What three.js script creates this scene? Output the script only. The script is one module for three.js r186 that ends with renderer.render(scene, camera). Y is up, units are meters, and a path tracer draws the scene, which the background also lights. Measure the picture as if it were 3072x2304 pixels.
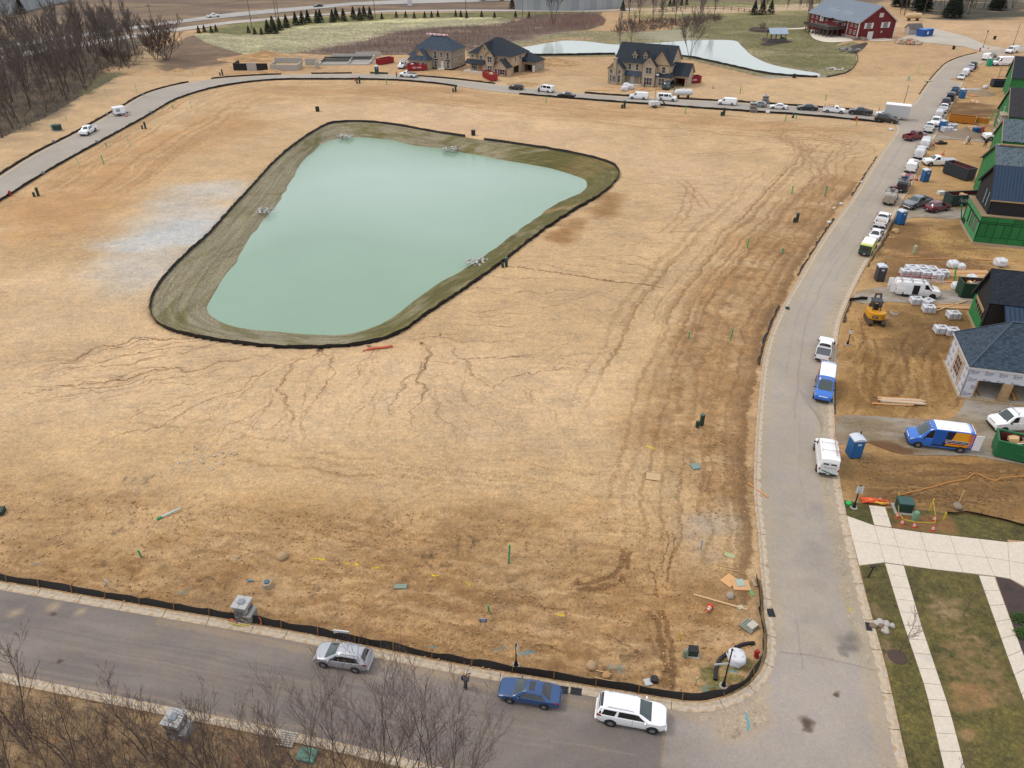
import*as THREE from 'three';
import{mergeGeometries,mergeVertices,toCreasedNormals}from 'three/addons/utils/BufferGeometryUtils.js';
import{RoundedBoxGeometry}from 'three/addons/geometries/RoundedBoxGeometry.js';
import{MarchingCubes}from 'three/addons/objects/MarchingCubes.js';
// ---------- camera, sky, sun, exposure ----------
const scene=new THREE.Scene();
const FOC=757,TH=Math.atan(494 / FOC),CAMH=51;
const camera=new THREE.PerspectiveCamera(2*Math.atan(384 / FOC)*180 / Math.PI,4 / 3,0.5,4000);
camera.position.set(0,CAMH,0);camera.rotation.order='YXZ';camera.rotation.x=-TH;
const renderer=new THREE.WebGLRenderer({antialias:true});
renderer.setSize(1024,768);renderer.toneMapping=THREE.LinearToneMapping;renderer.toneMappingExposure=1.06;
renderer.shadowMap.enabled=true;
const SKY_LEVEL=1.02,SUN_DIR=new THREE.Vector3(-0.72,1.0,-0.12).normalize();
const sun=new THREE.DirectionalLight(0xfff2e0,1.5);
sun.position.copy(SUN_DIR).multiplyScalar(600).add(new THREE.Vector3(0,0,-200));sun.target.position.set(0,0,-200);
sun.castShadow=true;sun.shadow.radius=26;sun.shadow.mapSize.set(4096,4096);
Object.assign(sun.shadow.camera,{left:-420,right:420,top:420,bottom:-420,near:1,far:1600});
scene.add(sun,sun.target);
// ---------- random numbers and noise ----------
let rs=12345;const rnd=()=>{rs=(rs + 0x6d2b79f5)|0;let t=Math.imul(rs ^(rs>>>15),1|rs);t=(t + Math.imul(t ^(t>>>7),61|t))^ t;return((t ^(t>>>14))>>>0)/ 4294967296;};
const seed=(s)=>{rs=s|0;},rr=(a,b)=>a +(b - a)*rnd(),ri=(n)=>Math.floor(rnd()*n);
const TAB=new Float32Array(65536);for(let i=0;i<65536;i++)TAB[i]=rnd();
function vn(x,y){
const xi=Math.floor(x),yi=Math.floor(y);let fx=x - xi,fy=y - yi;fx=fx*fx*(3 - 2*fx);fy=fy*fy*(3 - 2*fy);
const r0=(yi&255)<<8,r1=((yi + 1)&255)<<8,c0=xi&255,c1=(xi + 1)&255;
const a=TAB[r0|c0],b=TAB[r0|c1],c=TAB[r1|c0],d=TAB[r1|c1];
return a +(b - a)*fx +(c - a)*fy +(a - b - c + d)*fx*fy;
}
const fbm=(x,y,o=3)=>{let s=0,a=0.5,t=0;for(let i=0;i<o;i++){s +=a*vn(x,y);t +=a;a*=0.5;x=x*2.03 + 17.1;y=y*2.03 + 9.7;}return s / t;};
const clamp=(x,a=0,b=1)=>Math.min(b,Math.max(a,x)),mix=(a,b,t)=>a +(b - a)*t;
// overcast sky: high even cloud, a little brighter overhead and to the left where the sun stands behind it
{
const W=512,Hh=256,d=new Float32Array(W*Hh*4);
for(let j=0;j<Hh;j++)for(let i=0;i<W;i++){
const el=((j + 0.5)/ Hh - 0.5)*Math.PI,az=(i + 0.5)/ W*2*Math.PI,up=Math.max(0,Math.sin(el));
const X=Math.cos(el)*Math.cos(az),Z=Math.cos(el)*Math.sin(az),k=2.2 /(up + 0.25);
let v=0.82 + 0.25*up + 0.34*(fbm(X*k + 40,Z*k + 40,5)- 0.5);
if(el<0)v=0.35;
const o=(j*W + i)*4;v*=SKY_LEVEL;d[o]=v*0.965;d[o + 1]=v*0.995;d[o + 2]=v*1.06;d[o + 3]=1;
}
const t=new THREE.DataTexture(d,W,Hh,THREE.RGBAFormat,THREE.FloatType);t.mapping=THREE.EquirectangularReflectionMapping;
t.magFilter=THREE.LinearFilter;t.minFilter=THREE.LinearFilter;t.needsUpdate=true;scene.background=t;scene.environment=t;
}
// ---------- from a place on the level ground to coordinates in metres ----------
const SN=Math.sin(TH),CS=Math.cos(TH);
function G(x,y,h=0){
const u=(x / 3 - 512)/ FOC,v=(384 - y / 3)/ FOC,dy=-SN + v*CS,dz=-CS - v*SN,t=(CAMH - h)/ -dy;
return new THREE.Vector3(u*t,h,dz*t);
}
const V=(x,y,z)=>new THREE.Vector3(x,y,z);
const g2=(p)=>{const q=G(p[0],p[1]);return[q.x,q.z];};
const poly=(list)=>{const o=[];for(let i=0;i<list.length;i +=2)o.push(g2([list[i],list[i + 1]]));return o;};
function smooth(pts,closed,n){
const c=new THREE.CatmullRomCurve3(pts.map((p)=>V(p[0],0,p[1])),closed,'centripetal');
return c.getSpacedPoints(n).slice(0,closed?n:n + 1).map((p)=>[p.x,p.z]);
}
const plen=(p)=>p.reduce((s,q,i)=>i?s + Math.hypot(q[0]- p[i - 1][0],q[1]- p[i - 1][1]):0,0);
// ---------- objects ----------
const taken={};
const numbered=(n)=>{const k=(taken[n]=(taken[n]??-1)+ 1);return k?n + '_' + String(k).padStart(3,'0'):n;};
function tag(o,label,category,group,kind){if(label)o.userData.label=label;if(category)o.userData.category=category;if(group)o.userData.group=group;if(kind)o.userData.kind=kind;return o;}
function thing(name,label,category,pos=V(0,0,0),turn=0,group){
const o=new THREE.Group();o.name=numbered(name);o.position.copy(pos);o.rotation.y=turn;tag(o,label,category,group);scene.add(o);return o;
}
function mesh(name,geo,mat,parent){
const m=new THREE.Mesh(Array.isArray(geo)?merge(geo):geo,mat);m.castShadow=m.receiveShadow=true;
if(parent){m.name=name;parent.add(m);}else{m.name=numbered(name);scene.add(m);}
return m;
}
const struct=(name,geo,mat,parent)=>{const m=mesh(name,geo,mat,parent);if(!parent)m.userData.kind='structure';return m;};
function merge(list){
if(list.length===1)return list[0];
return mergeGeometries(list.map((g)=>{g=g.index?g.toNonIndexed():g;for(const k of Object.keys(g.attributes))if(!['position','normal','uv'].includes(k))g.deleteAttribute(k);if(!g.attributes.normal)g.computeVertexNormals();if(!g.attributes.uv)g.setAttribute('uv',new THREE.BufferAttribute(new Float32Array(g.attributes.position.count*2),2));return g;}));
}
const cache=new Map();const memo=(k,f)=>{if(!cache.has(k))cache.set(k,f());return cache.get(k);};
const BX=(w,h,d,x=0,y=0,z=0)=>new THREE.BoxGeometry(w,h,d).translate(x,y,z);
const RB=(w,h,d,x=0,y=0,z=0,r=0.03,s=2)=>new RoundedBoxGeometry(w,h,d,s,Math.min(r,w / 2.01,h / 2.01,d / 2.01)).translate(x,y,z);
const CY=(r0,r1,h,x=0,y=0,z=0,n=12)=>new THREE.CylinderGeometry(r0,r1,h,n).translate(x,y,z);
function bar(a,b,r,n=6,r2=r){
const d=b.clone().sub(a),g=new THREE.CylinderGeometry(r2,r,d.length(),n);g.translate(0,d.length()/ 2,0);
return g.applyQuaternion(new THREE.Quaternion().setFromUnitVectors(V(0,1,0),d.normalize())).translate(a.x,a.y,a.z);
}
function beam(a,b,w,h){
const d=b.clone().sub(a),L=d.length();d.normalize();const s=V(0,1,0).cross(d);if(s.lengthSq()<1e-4)s.set(1,0,0);s.normalize();const u=d.clone().cross(s).normalize();
return BX(w,h,L).applyMatrix4(new THREE.Matrix4().makeBasis(s,u,d)).translate((a.x + b.x)/ 2,(a.y + b.y)/ 2,(a.z + b.z)/ 2);
}
const tube=(pts,r,seg=24,n=6,closed=false)=>new THREE.TubeGeometry(new THREE.CatmullRomCurve3(pts,closed),seg,r,n,closed);
function flatUV(g,s=1){
g=g.index?g.toNonIndexed():g;g.computeVertexNormals();const p=g.attributes.position,n=g.attributes.normal,uv=new Float32Array(p.count*2);
for(let i=0;i<p.count;i++){
const ax=Math.abs(n.getX(i)),ay=Math.abs(n.getY(i)),az=Math.abs(n.getZ(i)),x=p.getX(i),y=p.getY(i),z=p.getZ(i);
if(ay>ax&&ay>az){uv[2*i]=x*s;uv[2*i + 1]=z*s;}else if(ax>az){uv[2*i]=z*s;uv[2*i + 1]=y*s;}else{uv[2*i]=x*s;uv[2*i + 1]=y*s;}
}
g.setAttribute('uv',new THREE.BufferAttribute(uv,2));return g;
}
// ---------- materials ----------
const KC=0.845;
const C=(r,g,b,k=KC)=>new THREE.Color().setRGB(r*k / 255,g*k / 255,b*k / 255,THREE.SRGBColorSpace);
const css=(r,g,b,a=1)=>`rgba(${Math.round(r * KC)},${Math.round(g * KC)},${Math.round(b * KC)},${a})`;
const mat=(color,roughness=0.8,metalness=0,extra={})=>new THREE.MeshStandardMaterial({color:color?.isColor?color:new THREE.Color(color),roughness,metalness,side:THREE.DoubleSide,...extra});
const matC=(r,g,b,rough=0.8,metal=0,extra)=>memo(`m${r},${g},${b},${rough},${metal}${extra ? JSON.stringify(extra) : ''}`,()=>mat(C(r,g,b),rough,metal,extra));
function tex(w,h,f,srgb=true,repeat){
const d=new Uint8Array(w*h*4);
for(let y=0;y<h;y++)for(let x=0;x<w;x++){const c=f(x,y),o=(y*w + x)*4;d[o]=c[0];d[o + 1]=c[1];d[o + 2]=c[2];d[o + 3]=255;}
const t=new THREE.DataTexture(d,w,h);t.magFilter=THREE.LinearFilter;t.minFilter=THREE.LinearMipmapLinearFilter;t.generateMipmaps=true;t.wrapS=t.wrapT=THREE.RepeatWrapping;
if(srgb)t.colorSpace=THREE.SRGBColorSpace;if(repeat)t.repeat.set(...repeat);t.needsUpdate=true;return t;
}
function canvasTex(w,h,draw){const c=document.createElement('canvas');c.width=w;c.height=h;draw(c.getContext('2d'),w,h);const t=new THREE.CanvasTexture(c);t.colorSpace=THREE.SRGBColorSpace;t.wrapS=t.wrapT=THREE.RepeatWrapping;return t;}
// ---------- lines of the place: kerbs, roads, pond ----------
const px=(...a)=>poly(a);
const dense=(pts,closed,step=1.2)=>smooth(pts,closed,Math.round(plen(pts)/ step));
function offset(line,d){
return line.map((p,i)=>{const a=line[Math.max(0,i - 1)],b=line[Math.min(line.length - 1,i + 1)],l=Math.hypot(b[0]- a[0],b[1]- a[1])||1;return[p[0]+(b[1]- a[1])/ l*d,p[1]-(b[0]- a[0])/ l*d];});
}
const near=(line,x,y)=>{const q=g2([x,y]);let k=0,m=1e9;line.forEach((p,i)=>{const d=Math.hypot(p[0]- q[0],p[1]- q[1]);if(d<m){m=d;k=i;}});return k;};
const cut=(line,x0,y0,x1,y1)=>{const a=near(line,x0,y0),b=near(line,x1,y1);return a<b?line.slice(a,b + 1):line.slice(b,a + 1).reverse();};
// E1: the kerb line round the unbuilt lot (near street, corner, right street, back along the loop road)
const E1=dense(px(-250,1727,0,1770,400,1839,800,1908,1100,1968,1400,2027,1798,2093,2028,2131,2096,2138,2160,2129,2227,2104,2282,2066,2315,2020,2327,1971,2329,1916,2322,1871,2309,1736,2297,1600,2285,1491,2285,1364,2289,1280,2297,1174,2310,1069,2335,984,2375,900,2400,857,2485,713,2576,585,2628,500,2670,436,2697,396,2699,384,2690,374,2660,368,2626,364,2397,343,2200,330,1870,306,1653,289,1500,275,1387,260,1315,250,1170,239,989,237,800,240,651,260,524,297,434,347,289,427,145,506,33,575,-120,668));
const E2=dense(px(-120,607,0,535,108,467,235,401,362,329,452,280,542,255,651,238,800,228,989,224,1134,224,1242,231,1351,240,1500,257,1581,266,1762,284,1942,296,2200,309,2397,322,2600,336,2690,340,2722,335,2740,318,2752,307,2791,252,2823,213,2850,189,2894,171,2949,158,3012,146,3072,136,3160,122));
const B3=dense(px(2760,2440,2724,2304,2656,1999,2591,1762,2530,1500,2514,1400,2502,1215,2506,1110,2513,1023,2521,971,2546,904,2579,834,2607,782,2643,728,2673,670,2707,606,2732,562,2768,481,2807,410,2850,327,2894,244,2929,200,2975,178,3030,162,3160,142));
const E3=offset(B3,0.75),E4=dense(px(-250,1967,0,2018,424,2103,800,2179,1097,2246,1330,2304,1620,2380));
const streetPoly=[...E4,...px(1700,2520,2830,2520),...E3,...cut(E2,3160,122,2700,340),...cut(E1,2688,373,-250,1727)];
const loopPoly=[...cut(E1,2680,371,-120,668),...cut(E2,-120,607,2712,337)];
const fenceRing=smooth(px(1044,367,1111,368,1194,378,1292,396,1389,411,1430,418,1528,431,1667,452,1778,475,1835,494,1856,517,1842,549,1792,590,1708,639,1625,694,1528,771,1444,833,1361,889,1278,944,1208,993,1139,1023,1055,1037,944,1044,833,1042,694,1028,583,1010,500,986,460,952,457,903,486,847,555,771,625,708,694,632,764,555,820,493,875,444,944,396,993,372),true,240);
const WATER_Y=-2.0,gw=(l)=>{const o=[];for(let i=0;i<l.length;i +=2){const q=G(l[i],l[i + 1],WATER_Y);o.push([q.x,q.z]);}return o;};
const waterRing=smooth(gw([1021,415,1060,412,1111,414,1180,422,1250,438,1320,446,1389,458,1528,484,1640,504,1722,528,1758,545,1745,575,1667,611,1597,660,1528,708,1458,764,1389,806,1319,847,1250,896,1194,938,1139,972,1055,1000,958,1003,833,993,736,983,667,965,625,931,628,903,667,847,722,764,778,680,833,611,875,542,910,486,944,451,979,424]),true,240);
// the far pond, the reed marsh, the grassed slope, lawns, gravel drives, paths
const Z={
farPond:px(1559,144,1653,128,1697,122,1762,125,1845,134,1915,130,1982,128,2087,121,2200,122,2224,138,2259,169,2318,195,2397,211,2456,221,2452,231,2377,227,2299,219,2200,199,2080,174,2020,165,1940,163,1845,163,1689,165,1610,166,1588,159),
marsh:px(899,159,960,150,1062,134,1170,105,1279,87,1400,80,1500,77,1560,60,1603,47,1700,42,1794,40,1818,60,1810,75,1762,90,1682,94,1600,110,1552,119,1480,128,1400,150,1300,162,1150,165,1000,165),
berm:px(579,105,640,97,700,103,780,103,859,83,953,69,1098,63,1188,54,1350,51,1500,51,1545,62,1530,72,1400,80,1279,87,1170,105,1062,134,960,150,899,159,830,167,747,168,690,152,620,130),
greenStrip:px(579,100,700,72,950,52,1130,42,1500,36,1810,37,1800,41,1603,46,1540,60,1500,51,1188,54,1098,63,953,69,859,83,780,103,700,103,640,97),
pondGrass:px(1480,128,1552,119,1682,94,1762,92,1900,96,2000,90,2100,60,2200,52,2300,44,2480,34,2560,62,2560,110,2500,140,2556,126,2585,132,2560,150,2568,165,2568,190,2540,216,2480,232,2440,230,2300,235,2080,182,1940,168,1689,170,1610,171,1590,164,1520,172,1400,168,1400,150),
path:px(-40,176,0,168,434,96,700,63,989,40,1170,31,1400,29,1762,31,1900,26,1900,31,1762,36,1400,34,1170,37,989,45,700,71,434,108,0,180,-40,188),
highway:px(-60,145,0,137,398,80,700,38,1062,7,1250,-2,1700,-14,1700,-6,1500,4,1062,16,700,51,542,69,434,83,0,149,-60,158),
barnDrive:px(2690,118,2760,96,2800,84,2900,110,2960,136,3010,144,2949,156,2890,140,2800,130,2700,124),
gravelFront:px(2509,1262,2510,1250,2597,1248,2712,1253,2823,1259,2870,1244,2893,1215,2900,1198,3072,1222,3200,1245,3200,1420,3072,1392,2963,1371,2921,1366,2719,1362,2649,1341,2586,1320,2511,1327),
gravelVan:px(2556,898,2572,872,2667,858,2800,868,2940,880,3010,900,2990,930,2929,918,2795,916,2652,904,2574,907),
gravelTruck:px(2697,660,2722,622,2800,622,2900,626,2920,650,2880,656,2760,652),
gravelHigh:px(2798,424,2812,396,2900,400,2995,412,3000,428,2920,425,2845,418),
lawnKerb:px(2579,1700,2654,1690,2702,1849,2777,2072,2831,2304,2860,2430,2762,2440,2726,2304,2659,1999,2594,1762),
lawnMid:px(2711,1698,2935,1726,2979,1849,3027,1985,3072,2106,3200,2440,2930,2440,2894,2304,2848,2130,2765,1883),
lawnNorth:px(2533,1500,2606,1517,2622,1577,2538,1547),
lawnDrive:px(2655,1524,2760,1530,2838,1541,2954,1548,3072,1575,3200,1600,3200,1640,3072,1622,3020,1617,3022,1626,2760,1596,2676,1584),
mulch:px(2986,1732,3030,1740,3072,1764,3200,1850,3200,2240,3072,1972),
};
// ---------- painting: colours of the ground in metres, per stretch of ground ----------
const REG={A:[-75,75,-62,-18,2048,600],B:[-105,105,-125,-62,2048,640],C:[-215,215,-262,-125,2048,700],D:[-430,430,-660,-262,2048,640]};
function stroke(ctx,pts,w,color,dash){
ctx.beginPath();pts.forEach((p,i)=>(i?ctx.lineTo(p[0],p[1]):ctx.moveTo(p[0],p[1])));ctx.lineWidth=w;ctx.strokeStyle=color;ctx.lineCap=dash?'butt':'round';ctx.lineJoin='round';ctx.setLineDash(dash||[]);ctx.stroke();ctx.setLineDash([]);
}
function fill(ctx,pts,color,grow=0){ctx.beginPath();pts.forEach((p,i)=>(i?ctx.lineTo(p[0],p[1]):ctx.moveTo(p[0],p[1])));ctx.closePath();ctx.fillStyle=color;ctx.fill();if(grow){ctx.lineWidth=grow*2;ctx.strokeStyle=color;ctx.lineJoin='round';ctx.stroke();}}
const inside=(p,x,z)=>{let c=false;for(let i=0,j=p.length - 1;i<p.length;j=i++)if((p[i][1]>z)!==(p[j][1]>z)&&x<(p[j][0]- p[i][0])*(z - p[i][1])/(p[j][1]- p[i][1])+ p[i][0])c=!c;return c;};
const bounds=(p)=>[Math.min(...p.map((q)=>q[0])),Math.max(...p.map((q)=>q[0])),Math.min(...p.map((q)=>q[1])),Math.max(...p.map((q)=>q[1]))];
// many overlapping stains inside an outline: the soil differs in tone from place to place
function stains(ctx,pts,rgb,n,r0,r1,a,sx=1){
const[x0,x1,z0,z1]=bounds(pts);let k=0,tries=0;
while(k<n&&tries++<n*12){
const x=rr(x0,x1),z=rr(z0,z1);if(!inside(pts,x,z))continue;k++;
const r=rr(r0,r1),g=ctx.createRadialGradient(0,0,0,0,0,r);g.addColorStop(0,css(...rgb,a));g.addColorStop(0.55,css(...rgb,a*0.7));g.addColorStop(1,css(...rgb,0));
ctx.save();ctx.translate(x,z);ctx.rotate(rr(-0.4,0.4));ctx.scale(sx*rr(0.8,1.4),rr(0.6,1));ctx.fillStyle=g;ctx.fillRect(-r,-r,2*r,2*r);ctx.restore();
}
}
const pad=(line,s=1)=>line.map((p)=>[p[0]+(fbm(p[0]*0.15,p[1]*0.15)- 0.5)*s,p[1]+(fbm(p[0]*0.15 + 50,p[1]*0.15)- 0.5)*s]);
// the soil's marks: each draws its colour into `ctx` and its depth into `rel`
function makeMarks(){
const M=[];const add=(pts,w,rgb,a,depth=0,dash)=>M.push({pts,w,col:css(...rgb,a),depth,dash,b:bounds(pts)});
seed(77);
// wheel and crawler tracks beside the right-hand street and along the near street
const right=cut(E1,2329,1916,2670,436),nearS=cut(E1,-250,1727,2028,2131);
for(let i=0;i<46;i++){const d=2.5 + 20*rnd()**1.3,n=right.length,a=ri(n*0.6),b=a + 14 + ri(n - a - 14),L=pad(offset(right,d).slice(a,b),2.2),c=rnd()<0.5;for(const s of c?[-0.9,0.9]:[0])add(offset(L,s),rr(0.25,0.5),[138,102,64],rr(0.2,0.45),rr(0.03,0.07),rnd()<0.5?[0.16,0.14]:null);}
for(let i=0;i<44;i++){const d=2 + 24*rnd()**1.2,n=nearS.length,a=ri(n*0.7),b=a + 8 + ri(24),L=pad(offset(nearS,d).slice(a,Math.min(b,n)),2.6);if(L.length<4)continue;const c=rnd()<0.6;for(const s of c?[-0.85,0.85]:[0])add(offset(L,s),rr(0.3,0.5),rnd()<0.3?[216,178,132]:[144,106,66],rr(0.15,0.4),rr(0.02,0.06),rnd()<0.65?[0.17,0.15]:null);}
for(let i=0;i<40;i++){const x=rr(-30,14),z=rr(-52,-34),a=rr(-0.6,1.2),L=[];let t=a,X=x,Zz=z;const bend=rr(-0.06,0.06);for(let k=0;k<16 + ri(14);k++){L.push([X,Zz]);X +=Math.cos(t)*0.6;Zz -=Math.sin(t)*0.6;t +=bend;}for(const s of[-0.8,0.8])add(offset(L,s),0.42,[140,102,62],rr(0.15,0.35),0.04,[0.16,0.14]);}
// loops of tyre tracks on the far corner
for(let i=0;i<14;i++){const c=g2([2480 + rr(-90,70),415 + rr(-18,30)]),r=rr(4,12),a0=rr(0,6),L=[];for(let t=0;t<rr(2,5.6);t +=0.15)L.push([c[0]+ Math.cos(a0 + t)*r,c[1]+ Math.sin(a0 + t)*r*1.1]);if(L.length>4)for(const s of[-0.8,0.8])add(offset(L,s),0.3,rnd()<0.5?[150,114,74]:[222,186,142],0.4,0.04);}
for(const a of[[2310,392,2420,470],[2330,395,2432,470],[2290,390,2400,462],[2400,440,2520,620],[2420,440,2450,700],[2200,430,2640,395],[2050,470,2500,430],[2300,700,2560,420],[1900,410,2640,372],[2040,545,2110,620],[2000,700,2080,560]])for(const s of[-0.8,0.8])add(offset(pad(dense(px(a[0],a[1],(a[0]+ a[2])/ 2 + 14,(a[1]+ a[3])/ 2,a[2],a[3])),3),s),0.35,[150,112,72],0.45,0.05);
// tracks that follow the loop road
const loop=cut(E1,2600,362,33,575);
for(let i=0;i<90;i++){const d=2 + 26*rnd()**1.4,n=loop.length,a=ri(n*0.85),b=a + 20 + ri(70),L=pad(offset(loop,d).slice(a,Math.min(b,n)),4);if(L.length>6)for(const s of[-0.85,0.85])add(offset(L,s),rr(0.3,0.6),rnd()<0.35?[226,190,146]:[164,122,78],rr(0.2,0.42),0.03);}
// two fresh dark turns near the corner
const dk=[118,84,46];
for(const a of[px(1870,1650,1866,1685,1852,1706,1830,1725,1798,1741,1730,1752),px(1890,1652,1886,1675,1884,1702),px(1868,1729,1845,1748,1810,1760,1748,1772)]){add(dense(a,false,0.4),0.55,dk,0.55,0.06);add(dense(a,false,0.4),0.5,[96,66,36],0.5,0,[0.1,0.1]);}
for(const a of[px(1951,1835,1970,1870,1984,1920,1992,1985,1996,2060),px(1976,1832,1997,1870,2010,1920,2014,1985,2016,2060)]){add(dense(a,false,0.4),0.5,dk,0.5,0.05);add(dense(a,false,0.4),0.45,[96,66,36],0.45,0,[0.1,0.1]);}
// excavator and truck tracks on the building plots to the right
for(let i=0;i<26;i++){const x=rr(2560,2860),y=rr(960,1190),L=pad(dense(px(x,y,x + rr(-20,20),y + 50,x + rr(-50,20),y + 110),false,0.6),1.5);for(const s of[-0.7,0.7])add(offset(L,s),0.4,rnd()<0.4?[196,156,104]:[112,78,42],0.4,0.05,rnd()<0.5?[0.2,0.2]:null);}
for(let i=0;i<40;i++){const x=rr(2560,3000),y=rr(1380,1510),L=pad(dense(px(x,y,x + rr(60,160),y + rr(-6,14),x + rr(200,300),y + rr(-4,30)),false,0.7),1.6);add(L,rr(0.2,0.5),rnd()<0.4?[186,146,94]:[116,82,46],0.35,0.04);}
for(let i=0;i<50;i++){const x=rr(2700,2960),y=rr(270,830),L=pad(dense(px(x,y,x + rr(20,70),y + rr(-6,8),x + rr(80,150),y + rr(-6,12)),false,1),2);add(L,rr(0.3,0.7),rnd()<0.45?[206,166,118]:[122,88,52],0.35,0.05);}
// erosion rills: thin wandering channels running down to the pond
const heads=[[965,1050],[1110,1040],[1265,1030],[1320,1005]].map(g2),ring=fenceRing.filter((_,i)=>i % 3===0);
const cx=-18,cz=-148;
function rill(x,z,L,w,aim,a,up){
const P=[[x,z]];let ang=aim(x,z);
for(let s=0;s<L;s +=0.45){
ang=aim(x,z)+(vn(x*0.5,z*0.5)- 0.5)*1.5 +(vn(x*2.2,z*2.2)- 0.5)*1.5;x +=Math.cos(ang)*0.45;z +=Math.sin(ang)*0.45;P.push([x,z]);
if(inside(fenceRing,x,z))break;
if(up&&rnd()<0.035)rill(x,z,-1,w,aim,a);
}
if(P.length>3){add(P,w,[112,82,52],a,0.02);}
}
const toHeads=(x,z)=>{let m=1e9,h;for(const q of heads){const d=Math.hypot(q[0]- x,q[1]- z)+ Math.abs(q[0]- x)*0.4;if(d<m){m=d;h=q;}}return Math.atan2(h[1]- z,h[0]- x);};
const toPond=(x,z)=>{let m=1e9,h;for(const q of ring){const d=Math.hypot(q[0]- x,q[1]- z);if(d<m){m=d;h=q;}}return Math.atan2(h[1]- z,h[0]- x)*0.5 + Math.atan2(cz - z,cx - x)*0.5;};
const sSouth=px(0,1080,400,1040,980,1060,1320,1020,1620,1120,1800,1280,1500,1330,1150,1400,500,1380,0,1330),b=bounds(sSouth);
for(let i=0,k=0;i<3000&&k<190;i++){const x=rr(b[0],b[1]),z=rr(b[2],b[3]);if(inside(sSouth,x,z)){k++;rill(x,z,rr(4,15),rr(0.03,0.065),toHeads,rr(0.3,0.65));}}
for(const[x,y,L]of[[270,1345,60],[300,1330,40],[820,1280,30],[850,1330,26],[905,1290,26],[1290,1230,24],[1380,1220,26],[1440,1215,28],[1180,1250,24],[1240,1280,30]]){const q=g2([x,y]);rill(q[0],q[1],L,0.07,toHeads,0.6);}
const west=(x,z)=>Math.PI +(vn(x*0.05,z*0.05)- 0.5)*0.5,sEast=px(1380,960,1560,800,1830,600,2000,520,2300,500,2250,640,2120,800,1950,1000,1850,1150,1600,1100),be=bounds(sEast);
for(let i=0,k=0;i<4000&&k<240;i++){const x=rr(be[0],be[1]),z=rr(be[2],be[3]);if(inside(sEast,x,z)){k++;rill(x,z,rr(4,16),rr(0.04,0.085),west,rr(0.3,0.65));}}
add(pad(dense(px(1555,803,1700,822,1850,843,1995,862)),1),0.3,[112,78,44],0.7,0.1);
const sWest=px(0,1080,0,1250,300,1200,420,1030),bw=bounds(sWest),sw=(x,z)=>-0.42 +(vn(x*0.1,z*0.1)- 0.5)*0.4;
for(let i=0,k=0;i<2000&&k<120;i++){const x=rr(bw[0],bw[1]),z=rr(bw[2],bw[3]);if(inside(sWest,x,z)){k++;rill(x,z,rr(6,20),rr(0.04,0.08),sw,rr(0.25,0.5));}}
// drying cracks near the corner
for(const a of[px(1992,1600,2000,1640,1990,1690,1996,1720),px(2010,1605,2022,1650,2012,1700,2010,1745),px(1956,1695,1968,1740,1976,1780,1960,1792,1950,1794),px(1540,1782,1600,1796,1640,1816,1700,1822),px(1590,1942,1600,1934,1640,1940,1672,1956),px(1800,1898,1840,1914,1870,1930,1900,1944),px(1850,1868,1880,1870,1912,1874),px(590,1752,620,1735,650,1745,668,1765)])add(pad(dense(a,false,0.3),0.8),0.1,[92,64,38],0.7,0.08);
// sprayed utility marks
const yl=[236,206,20];for(const a of[[950,1674,970,1678],[935,1671,948,1675],[1030,1684,1050,1689],[1066,1690,1070,1696],[1120,1700,1140,1703],[1217,1707,1220,1710],[1297,1728,1316,1731],[1398,1743,1410,1752],[1676,1845,1696,1848],[1400,1746,1412,1750],[1940,1340,1962,1346]])add(px(...a),0.14,yl,0.9);
const bl=[70,150,190];for(let i=0;i<26;i++){const[x,y]=[[1280,1935],[1480,1942],[1570,1955],[1790,1985],[1840,2010],[2130,2070],[2190,2010],[90,1690],[560,1765],[700,1680]][i % 10];const X=x + rr(-24,24),Y=y + rr(-8,8);add(px(X,Y,X + rr(4,14),Y + rr(-2,4)),rr(0.1,0.3),bl,rr(0.25,0.55));}
for(const a of[[2520,2010,2522,2016]])add(px(...a),0.1,yl,0.9);
return M;
}
const MARKS=makeMarks();
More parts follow.
